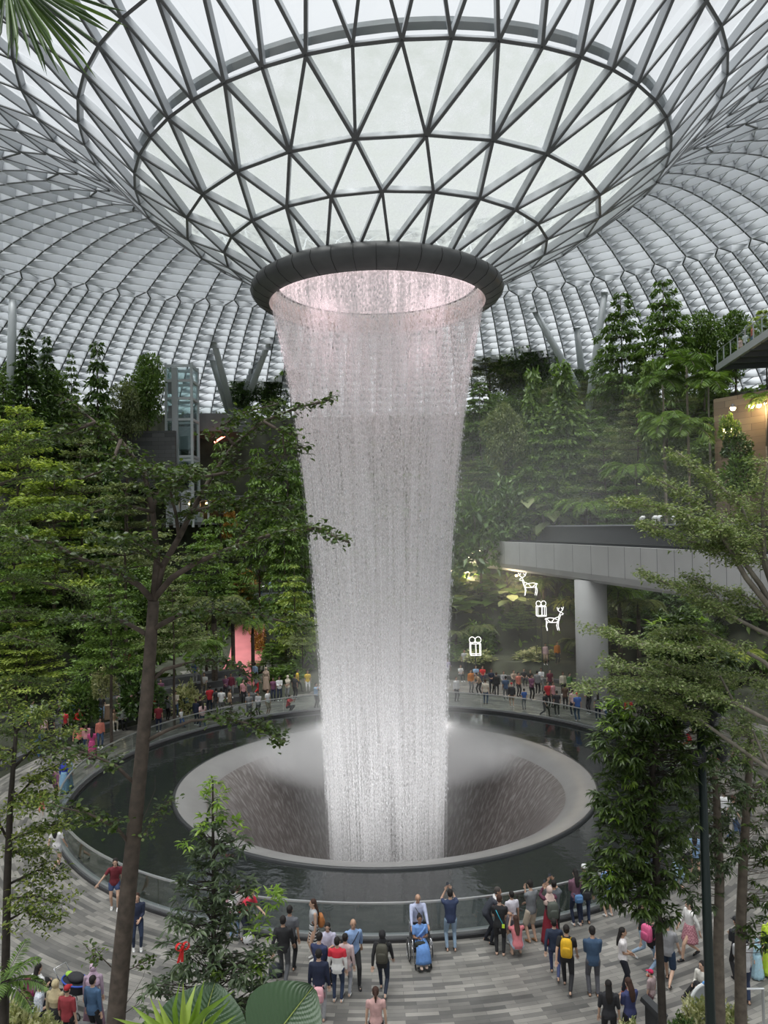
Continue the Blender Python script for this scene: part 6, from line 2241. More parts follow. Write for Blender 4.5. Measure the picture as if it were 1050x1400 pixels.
def person(px, py, h, face, pose, sex, top, bottom, shoes, hair, skin, label, group=None, loc=None, z=None):
    """top (colour or material, sleeve, hem); bottom (kind, colour); hair (kind, colour)"""
    s = h / 1.7
    if loc is None:
        p = ground_hit(px, py) if z is None else F(px, py, z)
        fy = sum(f[1] for f in POSES[pose]['feet']) / 2
        rot = Matrix.Rotation(R(face), 3, 'Z')
        p = clear_rail(p - rot @ Vector((0, fy * s, 0)))
    else:
        p = Vector(loc)
    rt = empty('person', p, R(face), label, 'person', group)
    rt.scale = (s, s, s)
    V_ = .0125
    me = cached(('b', pose, sex), lambda: body_mesh(pose, sex, V_).mesh('person_body', [SKINS[0], EYE, LIP, BROW], True))
    o = link('body', me, rt)
    o.material_slots[0].link = 'OBJECT'; o.material_slots[0].material = SKINS[skin]

    def part(name, key, fn, m):
        me_ = cached(key, lambda: mk(fn(), name, _BASEM))
        o_ = link(name, me_, rt)
        o_.material_slots[0].link = 'OBJECT'
        o_.material_slots[0].material = m if isinstance(m, bpy.types.Material) else cloth(m)
        return o_
    tc_, slv, hem = top
    part('shirt' if hem > -.3 else 'tunic', ('t', pose, sex, slv, hem), lambda: top_mesh(pose, sex, slv, hem, .016), tc_)
    bk, bc = bottom
    if bk == 'trousers': part('trousers', ('l', pose, .98), lambda: leg_mesh(pose, .98, .016), bc)
    elif bk == 'jeans': part('jeans', ('l', pose, .97), lambda: leg_mesh(pose, .97, .016, .9), bc)
    elif bk == 'shorts': part('shorts', ('l', pose, .44), lambda: leg_mesh(pose, .44, .016, 1.1), bc)
    elif bk == 'hotpants': part('shorts', ('l', pose, .2), lambda: leg_mesh(pose, .20, .016, 1.1), bc)
    elif bk == 'skirt': part('skirt', ('k', pose, .52), lambda: skirt_mesh(pose, .52, .26), bc)
    elif bk == 'pencil': part('skirt', ('k', pose, .42), lambda: skirt_mesh(pose, .42, .19), bc)
    elif bk == 'long': part('skirt', ('k', pose, .07), lambda: skirt_mesh(pose, .07, .29), bc)
    for i_ in (0, 1): part('shoe', ('f', pose, i_), lambda: shoe_mesh(pose, (i_,)), shoes)
    hk, hc = hair
    hn = {'hijab': 'headscarf', 'cap': 'cap'}.get(hk, 'hair')
    part(hn, ('h', pose, hk), lambda: hair_mesh(pose, hk, .011), hc)
    if hk == 'cap': part('hair', ('h', pose, 'bald'), lambda: hair_mesh(pose, 'bald', .011), (.02, .016, .014))
    return rt


def back_point(rt, dy, dz, dx=0.0):
    return rt.matrix_basis @ Vector((dx, dy, dz))


def backpack(rt, col, label, size=(.30, .16, .44), z=1.20, group='bags carried by visitors', y=.215):
    s = rt.scale.x
    c = Vector(rt.location) + Matrix.Rotation(rt.rotation_euler.z, 3, 'Z') @ Vector((0, y * s, z * s))
    b = empty('backpack', c, rt.rotation_euler.z, label, 'bag', group)
    b.scale = (s, s, s)
    m = cloth(col)

    def rbox(c_, sz, nm, mm):
        q = MB()
        n = 16
        rows = []
        for i, u in enumerate((-.5, -.46, -.3, 0, .3, .45, .5)):
            k = (.75, .92, 1, 1, .96, .78, .5)[i]
            rows.append([Vector((c_[0] + sz[0] * .5 * k * math.copysign(abs(math.cos(t)) ** .5, math.cos(t)), c_[1] + sz[1] * .5 * k * math.copysign(abs(math.sin(t)) ** .5, math.sin(t)), c_[2] + u * sz[2])) for t in np.linspace(0, 2 * PI, n + 1)[:-1]])
        q.rings(rows)
        return q.build(nm, mm, b, True)
    rbox((0, 0, 0), size, 'pack_body', m)
    rbox((0, size[1] * .52, -size[2] * .14), (size[0] * .75, size[1] * .45, size[2] * .5), 'front_pocket', cloth(tuple(c_ * .8 for c_ in col)))
    for sx in (-1, 1):
        q = MB(); q.tube([(sx * .10, -size[1] * .4, size[2] * .45), (sx * .12, -.20, size[2] * .40), (sx * .14, -.30, size[2] * .1), (sx * .14, -.12, -size[2] * .42)], .014, 6)
        q.build('strap', cloth(tuple(c_ * .5 for c_ in col)), b, True)
    return b


def phone(rt, label):
    J = rig(rt['pose_']) if 'pose_' in rt else None


BLK, NAVY, DJEAN, LJEAN, GREY, WHT = (.018, .018, .02), (.02, .028, .06), (.03, .045, .09), (.28, .38, .50), (.20, .205, .21), (.72, .72, .72)
HB, HBR = (.014, .011, .010), (.05, .022, .014)
WS = (.75, .75, .74)
near = {}


def N(key, *a, **k):
    near[key] = person(*a, **k)
    return near[key]


N('redtee', 157, 1243, 1.66, 15, 'point', 'f', ((.16, .02, .03), .28, -.09), ('hotpants', (.06, .09, .20)), WS, ('long', HB), 0, 'woman in dark red tee and denim shorts stretching out one arm at the left')
N('navyb', 188, 1299, 1.62, 20, 'elbow', 'f', (NAVY, .8, -.14), ('jeans', DJEAN), WS, ('long', HBR), 0, 'woman in navy blouse and dark jeans walking right of the brown trunk')
N('blackman', 388, 1342, 1.76, 180, 'walk', 'm', (BLK, .85, -.10), ('trousers', (.075, .078, .085)), BLK, ('short', HB), 1, 'man in black shirt and grey trousers walking away beside the shrub tree')
N('hidman', 397, 1326, 1.72, 170, 'stand', 'm', ((.13, .135, .15), .3, -.10), ('trousers', BLK), BLK, ('short', HB), 1, 'man in grey shirt mostly hidden behind the man in black shirt')
N('stripe', 430, 1312, 1.66, -70, 'stand', 'f', ((.42, .43, .45), 0, -.05), ('pencil', check_cloth('stripe', (.02, .02, .02), (.75, .75, .75))), WS, ('long', HBR), 0, 'woman in black and white striped skirt with orange backpack')
N('bluesh', 484, 1344, 1.70, 15, 'walk', 'm', ((.26, .38, .62), .8, -.08), ('trousers', BLK), BLK, ('bald', HB), 1, 'balding man in light blue shirt and black trousers')
N('redwhite', 462, 1370, 1.62, 175, 'stand', 'f', (check_cloth('split', (.60, .03, .05), (.78, .77, .75)), .9, -.12), ('jeans', DJEAN), WS, ('short', HB), 0, 'person in red and white colour block jacket seen from behind')
N('pinkgrey', 473, 1362, 1.58, 170, 'stand', 'f', ((.55, .42, .42), .9, -.20), ('jeans', (.35, .36, .40)), WS, ('short', HB), 0, 'woman in pale pink grey top standing right against the red and white jacket')
N('lilac', 449, 1345, 1.60, 0, 'text', 'f', ((.55, .53, .66), .5, -.10), ('trousers', BLK), BLK, ('long', HB), 0, 'woman in lilac top looking down, facing the red and white jacket')
N('hoodie', 437, 1397, 1.72, 180, 'stand', 'm', ((.012, .018, .045), .98, -.13), ('trousers', (.33, .33, .34)), (.2, .2, .22), ('short', HB), 0, 'man in navy hoodie and grey trousers seen from behind')
N('darkhair', 437, 1368, 1.68, 160, 'text', 'm', ((.03, .04, .10), .5, -.10), ('trousers', BLK), BLK, ('short', HB), 0, 'person with dark hair in front of the man in navy hoodie')
N('blackhood', 524, 1360, 1.66, 175, 'walk', 'f', (BLK, .98, -.14), ('jeans', (.02, .028, .05)), (.3, .3, .3), ('hijab', BLK), 0, 'person in black headscarf walking away with an olive backpack')
N('bottomhead', 515, 1448, 1.60, 180, 'stand', 'f', ((.55, .34, .32), .2, -.10), ('trousers', BLK), BLK, ('tail', HBR), 0, 'woman with brown ponytail and pink top cut by the bottom edge')
N('oldman', 571, 1300, 1.68, 8, 'push', 'm', ((.50, .54, .72), .95, -.10), ('trousers', BLK), BLK, ('bald', (.3, .28, .26)), 1, 'bald old man in pale lilac shirt pushing the wheelchair')
N('navytee', 617, 1301, 1.72, 185, 'photo', 'm', ((.03, .045, .10), .3, -.10), ('jeans', LJEAN), BLK, ('short', HB), 0, 'man in navy tee and light jeans photographing the waterfall')
N('vest', 667, 1288, 1.74, 80, 'lean', 'm', ((.045, .05, .065), .25, -.10), ('trousers', (.015, .017, .025)), BLK, ('short', (.06, .05, .045)), 1, 'man in dark vest with red and white collar bending forward')
N('blacktee', 684, 1306, 1.64, 170, 'text', 'f', (BLK, .3, -.10), ('trousers', BLK), (.5, .33, .25), ('short', HBR), 0, 'woman in black with turquoise lanyard facing the pool')
N('girl', 701, 1291, 1.50, 200, 'stand', 'f', ((.62, .60, .66), .3, -.08), ('shorts', (.3, .3, .35)), WS, ('short', HB), 1, 'child in white top standing before the bending man')
N('pinksq', 706, 1304, 1.62, 185, 'squat', 'f', ((.55, .17, .19), .25, -.08), ('shorts', (.36, .42, .50)), (.5, .33, .25), ('long', HBR), 0, 'woman in pink tee crouching to take a picture')
N('greytee', 728, 1288, 1.74, -150, 'chin', 'm', ((.17, .18, .19), .3, -.10), ('shorts', (.55, .48, .38)), (.25, .13, .06), ('short', HB), 0, 'man in grey tee and beige shorts at the glass balustrade')
N('hijab', 753, 1290, 1.62, 190, 'photo', 'f', ((.10, .025, .05), .95, -.34), ('long', (.22, .015, .03)), WS, ('hijab', (.60, .45, .40)), 0, 'woman in blush headscarf, maroon tunic and red skirt')
N('camman', 759, 1284, 1.68, 185, 'photo', 'm', ((.10, .11, .125), .3, -.10), ('trousers', BLK), BLK, ('short', HB), 1, 'man raising a camera behind the woman in blush headscarf')
N('mauve', 778, 1258, 1.66, 190, 'text', 'f', ((.20, .10, .14), .9, -.12), ('jeans', NAVY), WS, ('long', HB), 0, 'woman in mauve shirt with long dark hair at the balustrade')
N('whitecap', 796, 1259, 1.76, 175, 'stand', 'm', ((.035, .037, .042), .98, -.12), ('jeans', DJEAN), BLK, ('cap', (.78, .78, .78)), 1, 'man in white cap and charcoal jacket')
N('bluegirl', 815, 1243, 1.62, 200, 'stand', 'f', ((.20, .34, .62), .3, -.10), ('shorts', (.2, .22, .3)), WS, ('tail', HB), 0, 'girl in blue top half hidden by the dark lance leaved tree')
N('boy', 759, 1338, 1.58, 170, 'walk', 'm', ((.02, .03, .06), .98, -.10), ('jeans', (.05, .065, .15)), BLK, ('short', HB), 0, 'boy in navy top walking left of the yellow backpack')
N('yellow', 776, 1355, 1.72, 165, 'walk', 'm', (BLK, .3, -.10), ('trousers', (.022, .022, .025)), (.08, .08, .08), ('short', HB), 0, 'man in black tee carrying the yellow backpack')
N('denim', 812, 1363, 1.74, 175, 'text', 'm', ((.045, .085, .15), .95, -.12), ('trousers', (.10, .10, .115)), (.13, .08, .05), ('short', HB), 1, 'man in denim jacket and grey trousers seen from behind')
N('whitetee', 852, 1356, 1.62, 75, 'hold', 'f', ((.72, .68, .68), .3, -.08), ('trousers', (.013, .015, .024)), (.30, .07, .05), ('long', HB), 1, 'woman in white tee and black trousers looking right')
N('lbman', 862, 1228, 1.74, -10, 'text', 'm', ((.36, .52, .72), .8, -.10), ('trousers', BLK), BLK, ('short', HB), 1, 'man in light blue shirt among the leaves right of the pool')
N('navy2', 880, 1226, 1.72, 160, 'lean', 'm', ((.02, .03, .055), .95, -.10), ('trousers', BLK), BLK, ('short', HB), 1, 'man in navy bending over behind the dark lance leaved tree')
N('green', 927, 1213, 1.64, 15, 'hold', 'f', ((.07, .10, .06), .7, -.10), ('jeans', (.34, .46, .58)), (.5, .33, .25), ('long', HB), 1, 'woman in green top and light jeans')
N('whitebag', 918, 1199, 1.66, 150, 'stand', 'f', ((.66, .66, .64), .4, -.08), ('skirt', BLK), WS, ('long', HB), 0, 'woman in white blouse and black skirt behind the woman in green top')
N('blueblack', 951, 1203, 1.64, 160, 'text', 'f', ((.22, .34, .52), .5, -.12), ('hotpants', BLK), WS, ('long', HB), 0, 'woman in blue shirt and black shorts by the lamp post')
N('plaid', 944, 1311, 1.64, -80, 'walk', 'f', ((.76, .74, .72), .8, -.07), ('skirt', check_cloth('check', (.55, .27, .30), (.34, .13, .17))), BLK, ('long', HB), 0, 'woman in white blouse and pink plaid skirt striding left')
N('greynavy', 914, 1347, 1.72, 150, 'walk', 'm', ((.26, .26, .27), .3, -.10), ('shorts', (.02, .04, .08)), BLK, ('short', HB), 0, 'man in grey tee and navy shorts behind the dark trunk')
N('lightjean', 880, 1312, 1.66, 60, 'walk', 'f', ((.02, .02, .022), .8, -.10), ('jeans', (.34, .45, .58)), WS, ('long', HB), 0, 'woman in black top and light jeans behind the leaves')
N('lightjean2', 893, 1334, 1.66, 120, 'walk', 'm', (BLK, .5, -.10), ('jeans', (.26, .36, .50)), (.35, .05, .04), ('short', HB), 0, 'person in black top and blue jeans by the pink backpack')
N('whitesit', 948, 1368, 1.6, -60, 'floor_sit', 'f', ((.70, .68, .62), .8, -.08), ('trousers', BLK), BLK, ('short', HB), 0, 'woman in cream top sitting and looking at her phone')
N('greywhite', 1018, 1372, 1.76, 170, 'text', 'm', ((.46, .46, .47), .4, -.12), ('jeans', DJEAN), BLK, ('short', HB), 1, 'man in pale grey tee and dark jeans at the hoop rail')
N('blackcap', 1010, 1340, 1.62, 190, 'text', 'm', ((.03, .032, .036), .8, -.10), ('trousers', BLK), BLK, ('cap', BLK), 1, 'man in black cap behind the man in pale grey tee')
N('paleblue', 1036, 1338, 1.05, 30, 'stand', 'f', ((.36, .56, .66), .9, -.2), ('long', (.38, .58, .68)), WS, ('hijab', (.40, .60, .70)), 0, 'small child in pale blue headscarf and long dress')
N('lime', 1056, 1335, 1.6, -20, 'stand', 'f', ((.50, .66, .05), .95, -.3), ('long', (.50, .66, .05)), WS, ('hijab', (.52, .68, .06)), 0, 'woman in lime yellow dress at the right photo edge')
N('bdark', 834, 1438, 1.6, 170, 'stand', 'f', ((.03, .03, .035), .5, -.1), ('trousers', BLK), BLK, ('long', HB), 0, 'woman with long black hair cut by the bottom edge near the bench end')
N('bbrown', 863, 1436, 1.6, -160, 'text', 'f', ((.05, .06, .16), .4, -.1), ('trousers', BLK), BLK, ('long', HBR), 0, 'woman with brown hair holding a phone at the bottom edge')
N('redcap', 892, 1392, 1.15, -140, 'stand', 'f', ((.40, .30, .30), .4, -.1), ('trousers', (.2, .1, .12)), BLK, ('cap', (.55, .02, .09)), 0, 'small child in crimson cap next to the dark bench end')
# left side
N('whiteleft', 78, 1188, 1.62, 170, 'walk', 'f', ((.74, .72, .72), .3, -.08), ('hotpants', (.5, .5, .52)), (.03, .04, .08), ('long', HB), 0, 'woman in white tee with bare legs at the left beside the pool')
N('coral', 57, 1135, 1.62, 120, 'stand', 'f', ((.70, .22, .16), .5, -.12), ('trousers', (.6, .58, .55)), BLK, ('short', HB), 0, 'woman in coral top and pale trousers at the left edge leaves')
N('purple', 89, 1098, 1.64, 140, 'stand', 'f', ((.22, .08, .16), .5, -.12), ('trousers', BLK), BLK, ('short', HB), 0, 'woman in plum top with black backpack near the woman in blue cape')
N('bluecape', 104, 1084, 1.62, 170, 'stand', 'f', ((.03, .05, .38), .9, -.36), ('long', (.20, .36, .52)), WS, ('hijab', (.03, .05, .40)), 0, 'woman in royal blue cape and long pale blue dress')
N('palehij', 99, 1080, 1.60, 200, 'stand', 'f', ((.3, .4, .5), .9, -.3), ('long', (.2, .3, .4)), WS, ('hijab', (.62, .58, .50)), 0, 'woman in cream headscarf left of the woman in blue cape')
N('pinkplaid', 322, 1282, 1.50, 170, 'stand', 'm', (check_cloth('check', (.62, .34, .38), (.66, .56, .58)), .8, -.10), ('jeans', (.22, .32, .48)), WS, ('short', HB), 0, 'child in pink checked shirt behind the slender shrub tree')
N('redtee2', 349, 1270, 1.70, 60, 'lean', 'm', ((.56, .03, .06), .35, -.10), ('trousers', (.012, .016, .03)), BLK, ('short', HB), 0, 'man in bright red tee leaning on the balustrade')
N('silver', 333, 1278, 1.62, 190, 'stand', 'f', ((.50, .50, .50), .7, -.10), ('trousers', (.4, .4, .42)), BLK, ('short', HBR), 0, 'woman in silver grey top behind the slender shrub tree')
N('maroonhij', 40, 1372, 1.6, 200, 'floor_sit', 'f', ((.22, .16, .20), .9, -.2), ('trousers', BLK), BLK, ('hijab', (.24, .025, .10)), 0, 'woman in maroon headscarf sitting in the lower left group')
N('checked', 79, 1388, 1.72, 110, 'floor_sit', 'm', (check_cloth('check', (.50, .54, .62), (.70, .72, .76)), .5, -.10), ('trousers', (.02, .024, .035)), WS, ('short', HB), 0, 'man in pale checked shirt sitting on the ground at lower left')
N('handface', 70, 1356, 1.62, 150, 'floor_sit', 'f', ((.72, .72, .72), .3, -.10), ('trousers', BLK), BLK, ('long', HB), 0, 'woman in white top sitting with long dark hair next to the maroon headscarf')
N('leftwhite', 12, 1374, 1.62, 200, 'floor_sit', 'm', ((.66, .66, .66), .3, -.10), ('trousers', BLK), BLK, ('short', HB), 0, 'man in white tee sitting behind the dark feather palm')
N('beigehij', 76, 1432, 1.55, 170, 'stand', 'f', ((.45, .38, .24), .9, -.2), ('long', BLK), BLK, ('hijab', (.55, .46, .28)), 0, 'woman in beige headscarf at the bottom left edge')
N('redhat', 92, 1438, 1.5, 170, 'stand', 'm', ((.3, .04, .05), .5, -.1), ('trousers', BLK), BLK, ('cap', (.40, .02, .03)), 0, 'person in dark red cap at the bottom left edge')
N('denim2', 127, 1430, 1.60, 160, 'stand', 'f', ((.06, .12, .22), .9, -.12), ('trousers', BLK), BLK, ('short', HB), 0, 'person in denim jacket at the bottom edge left of the brown trunk')
N('lilachij', 128, 1408, 1.56, 190, 'stand', 'f', ((.4, .3, .38), .9, -.2), ('long', (.2, .12, .16)), BLK, ('hijab', (.58, .42, .54)), 0, 'woman in lilac headscarf at the bottom left of the brown trunk')

# things people carry
backpack(near['redtee'], (.02, .022, .03), 'small black backpack on the woman in dark red tee', (.24, .12, .32), 1.22, y=.19)
backpack(near['stripe'], (.42, .16, .05), 'orange brown backpack on the woman in striped skirt', (.28, .15, .36), 1.10)
backpack(near['blackhood'], (.075, .072, .055), 'olive grey backpack on the person in black headscarf', (.32, .18, .48), 1.20)
backpack(near['yellow'], (.72, .42, .02), 'yellow backpack on the man in black tee', (.30, .17, .46), 1.22)
backpack(near['hijab'], (.085, .095, .08), 'grey green backpack on the woman in blush headscarf', (.34, .2, .5), 1.12, y=.25)
backpack(near['purple'], (.018, .018, .02), 'black backpack on the woman in plum top', (.30, .16, .40), 1.20)
backpack(near['whitecap'], (.025, .026, .03), 'black shoulder bag on the man in white cap', (.30, .15, .40), 1.00)
backpack(near['mauve'], (.10, .22, .42), 'blue and white bag hanging behind the woman in mauve shirt', (.26, .12, .24), .92, y=.20)
backpack(near['whitebag'], (.66, .66, .64), 'small white backpack on the woman in white blouse', (.24, .12, .30), 1.22, y=.19)
backpack(near['lightjean2'], (.66, .12, .26), 'pink backpack among the leaves right of the dark trunk', (.32, .18, .44), 1.22)
backpack(near['hoodie'], (.72, .38, .42), 'pink bag held against the man in navy hoodie', (.26, .14, .36), .76, y=.22)
backpack(near['pinkplaid'], (.60, .58, .56), 'pale backpack on the child in pink checked shirt', (.24, .13, .32), 1.22, y=.19)
backpack(near['blackcap'], (.02, .02, .024), 'black backpack on the man in black cap', (.32, .18, .46), 1.22)


def loose(name, label, cat, loc, rz, build):
    rt = empty(name, loc, rz, label, cat)
    build(rt)
    return rt


def shade_of(v, m, nm, rt):
    return v.build(nm, m, rt, True)


# straps, lanyard, scarf and phones
def strap_on(rt, pts, r, col, name, label, cat):
    s = rt.scale.x
    o = empty(name, rt.location, rt.rotation_euler.z, label, cat)
    o.scale = (s, s, s)
    b = MB(); b.tube(pts, r, 6); b.build('strap', cloth(col), o, True)
    return o


o = strap_on(near['blacktee'], [(.10, .125, 1.36), (.02, .15, 1.2), (-.10, .165, .98)], .012, (.05, .42, .55), 'lanyard', 'turquoise lanyard with lime tag on the woman in black', 'lanyard')
b = MB(); b.box((-.11, .175, .93), (.08, .03, .10)); b.build('tag', cloth((.55, .75, .05)), o)
o = strap_on(near['bluesh'], [(.13, -.12, 1.40), (0, -.15, 1.2), (-.15, -.13, .98)], .012, (.02, .02, .03), 'shoulder_bag', 'black shoulder strap bag on the balding man in light blue shirt', 'bag')
b = MB(); b.box((-.19, -.10, .90), (.10, .16, .2)); b.build('pouch', cloth(BLK), o)
o = strap_on(near['oldman'], [(-.10, -.20, 1.40), (-.01, -.24, 1.25), (.08, -.20, 1.06)], .010, (.03, .03, .04), 'camera_strap', 'dark camera strap across the bald old man in lilac shirt', 'strap')
o = empty('scarf', near['vest'].location, near['vest'].rotation_euler.z, 'white scarf with red edge over the shoulders of the bending man', 'scarf')
Jv = rig('lean')
b = MB(); b.tube([Jv['sho'] + Vector((.15, -.06, -.02)), Jv['neck'] + Vector((.03, .075, .03)), Jv['neck'] + Vector((-.05, .07, .03)), Jv['sho'] + Vector((-.17, -.06, -.02)), Jv['sho'] + Vector((-.16, -.14, -.18))], [.04, .045, .045, .045, .035], 8); b.build('cloth', cloth((.74, .72, .72)), o, True)
b = MB(); b.tube([Jv['sho'] + Vector((.12, .055, -.07)), Jv['sho'] + Vector((0, .10, -.05)), Jv['sho'] + Vector((-.13, .055, -.07)), Jv['chest'] + Vector((-.19, -.05, .0))], [.035, .035, .035, .03], 8); b.build('red_edge', cloth((.42, .03, .06)), o, True)
for kk, lab in (('navytee', 'phone raised by the man in navy tee'), ('camman', 'camera raised by the man behind the woman in blush headscarf'), ('hijab', 'phone raised by the woman in blush headscarf'), ('pinksq', 'phone held by the crouching woman in pink tee'), ('whitetee', None)):
    if not lab: continue
    r0 = near[kk]; s = r0.scale.x
    pose = {'navytee': 'photo', 'camman': 'photo', 'hijab': 'photo', 'pinksq': 'squat'}[kk]
    J = rig(pose); c = (J['wri', 0] + J['wri', 1]) / 2 + Vector((0, -.09, .10))
    o = empty('phone', Vector(r0.location) + Matrix.Rotation(r0.rotation_euler.z, 3, 'Z') @ (c * s), r0.rotation_euler.z, lab, 'camera' if kk == 'camman' else 'phone')
    b = MB(); b.box((0, 0, 0), (.075, .012, .15)); b.build('case', mat('phone_black', (.02, .02, .022), .3), o)
    b = MB(); b.box((0, .0075, 0), (.066, .002, .135)); b.build('screen', mat('phone_screen', (.10, .12, .15), .15), o)

# wheelchair with the woman in blue
wp = ground_hit(577, 1327)
wc = empty('wheelchair', (wp.x - .02, wp.y + .50, 0), R(8), 'black wheelchair with large spoked wheels facing the camera', 'wheelchair')
M_CHROME = mat('chrome', (.6, .6, .62), .25, .9); M_RUB = mat('tyre_black', (.02, .02, .02), .7)
for sx in (-1, 1):
    wh = empty('wheel', (sx * .31, .08, .30), parent=wc)
    b = MB(); b.tube([(0, .29 * math.cos(t), .29 * math.sin(t)) for t in np.linspace(0, 2 * PI, 33)], .016, 6, cap=False); b.build('tyre', M_RUB, wh, True)
    b = MB(); b.tube([(sx * .03, .26 * math.cos(t), .26 * math.sin(t)) for t in np.linspace(0, 2 * PI, 33)], .008, 6, cap=False); b.build('push_rim', M_CHROME, wh, True)
    b = MB()
    for k in range(14): b.tube([(0, 0, 0), (0, .28 * math.cos(k * 2 * PI / 14), .28 * math.sin(k * 2 * PI / 14))], .003, 4)
    b.build('spokes', M_CHROME, wh)
    b = MB(); b.tube([(sx * .22, -.44 + .07 * math.cos(t), .075 + .07 * math.sin(t)) for t in np.linspace(0, 2 * PI, 17)], .014, 6, cap=False); b.build('caster', M_RUB, wc, True)
    b = MB(); b.tube([(sx * .26, .24, .30), (sx * .26, .22, .95), (sx * .26, .34, .98)], .013, 6); b.tube([(sx * .26, .22, .70), (sx * .26, -.28, .70), (sx * .26, -.32, .5), (sx * .24, -.42, .15)], .013, 6); b.tube([(sx * .26, .24, .47), (sx * .26, -.30, .47)], .013, 6)
    b.build('side_frame', M_CHROME, wc, True)
    b = MB(); b.box((sx * .26, -.05, .725), (.05, .32, .03)); b.build('armrest', cloth(BLK), wc)
    b = MB(); b.box((sx * .11, -.56, .075), (.14, .16, .02)); b.build('footrest', M_RUB, wc)
b = MB(); b.box((0, -.02, .47), (.46, .46, .05)); b.build('seat', cloth((.03, .03, .035)), wc)
b = MB(); b.box((0, .22, .74), (.46, .03, .44)); b.build('backrest', cloth((.03, .03, .035)), wc)
M_SARI = (.13, .27, .58)
N('sari', 577, 1327, 1.58, 8, 'chair', 'f', ((.15, .29, .60), .3, -.08), ('long', M_SARI), (.55, .42, .35), ('bun', HB), 2, 'woman in blue sari sitting in the wheelchair', loc=(wp.x - .02, wp.y + .46, 0))
o = empty('handbag', (wp.x - .04, wp.y + .12, .64), R(8), 'black handbag on the lap of the woman in blue sari', 'bag')
b = MB(); b.rings([[Vector((a * math.cos(t), c_ * math.sin(t), z)) for t in np.linspace(0, 2 * PI, 13)[:-1]] for a, c_, z in ((.14, .06, -.06), (.16, .075, -.02), (.15, .06, .06), (.10, .03, .085))]); b.build('pouch', cloth((.025, .03, .025)), o, True)
b = MB(); b.tube([(-.10, 0, .08), (-.05, .05, .18), (.05, .05, .18), (.10, 0, .08)], .008, 6); b.build('handle', cloth(BLK), o, True)
# sash of the sari
o = strap_on(near['sari'], [(.15, -.06, 1.05), (.10, -.10, .98), (.0, -.11, .88), (-.12, -.10, .76)], .035, (.16, .31, .64), 'sari_sash', 'blue sash over the shoulder of the woman in the wheelchair', 'sash')

# stroller and bags lower left
sp_ = ground_hit(104, 1384)
st_ = empty('stroller', sp_, R(60), 'blue trimmed black stroller loaded with bags at the lower left', 'stroller')
b = MB(); b.rings([[Vector((.24 * k * math.cos(t), .42 * k * math.sin(t), z)) for t in np.linspace(0, 2 * PI, 17)[:-1]] for k, z in ((.5, .48), (.9, .56), (1, .74), (.98, .78))], cap=True); b.build('basket', cloth((.02, .022, .03)), st_, True)
b = MB(); b.tube([(.25 * math.cos(t), .43 * math.sin(t), .79) for t in np.linspace(0, 2 * PI, 25)], .022, 6, cap=False); b.build('blue_trim', cloth((.04, .09, .42)), st_, True)
b = MB(); b.tube([(-.18, .40, .74), (-.18, .62, 1.0), (.18, .62, 1.0), (.18, .40, .74)], .014, 6); b.build('push_handle', M_CHROME, st_, True)
for sx in (-1, 1):
    for sy in (-1, 1):
        b = MB(); b.tube([(sx * .16, sy * .2, .52), (sx * .22, sy * .36, .11)], .014, 6); lg = b.build('leg', M_CHROME, st_)
        b = MB(); b.tube([(sx * .24, sy * .36 + .085 * math.cos(t), .10 + .085 * math.sin(t)) for t in np.linspace(0, 2 * PI, 17)], .018, 6, cap=False); b.build('wheel', M_RUB, lg, True)
o = empty('bundle', sp_ + Vector((0, 0, .80)), R(60), 'black bundle lying on top of the stroller', 'bag')
b = MB(); b.ell((0, -.02, .07), (.17, .26, .11), 12, 8); b.build('cloth', cloth((.03, .03, .035)), o, True)
o = empty('lime_toy', sp_ + Matrix.Rotation(R(60), 3, 'Z') @ Vector((0, .26, .84)), 0, 'lime green soft toy on the stroller edge', 'toy')
b = MB(); b.ell((0, 0, .05), (.09, .09, .06), 10, 7); b.build('body', cloth((.35, .6, .08)), o, True)
o = empty('shopping_bag', ground_hit(339, 1290), 0, 'white plastic bag on the floor behind the slender shrub tree', 'bag')
b = MB(); b.rings([[Vector((.15 * k * math.cos(t), .11 * k * math.sin(t), z)) for t in np.linspace(0, 2 * PI, 15)[:-1]] for k, z in ((.8, 0), (1, .08), (1, .22), (.6, .32), (.2, .34))]); b.build('sack', cloth((.70, .70, .70)), o, True)
for sx in (-1, 1):
    b = MB(); b.tube([(sx * .03, -.02, .33), (sx * .05, 0, .42), (sx * .02, .02, .33)], .01, 6); b.build('handle', cloth((.70, .70, .70)), o)
o = empty('dark_bag', ground_hit(377, 1335), 0, 'dark bag on the floor at the right foot of the slender shrub tree', 'bag')
b = MB(); b.rings([[Vector((.2 * k * math.cos(t), .13 * k * math.sin(t), z)) for t in np.linspace(0, 2 * PI, 15)[:-1]] for k, z in ((.9, 0), (1, .08), (.95, .26), (.5, .34))]); b.build('sack', cloth((.03, .035, .045)), o, True)
o = empty('dark_bag', ground_hit(908, 1206), 0, 'black bag leaning on the balustrade near the woman in green top', 'bag')
b = MB(); b.rings([[Vector((.2 * k * math.cos(t), .13 * k * math.sin(t), z)) for t in np.linspace(0, 2 * PI, 15)[:-1]] for k, z in ((.9, 0), (1, .08), (.95, .36), (.5, .46))]); b.build('sack', cloth((.02, .02, .022)), o, True)

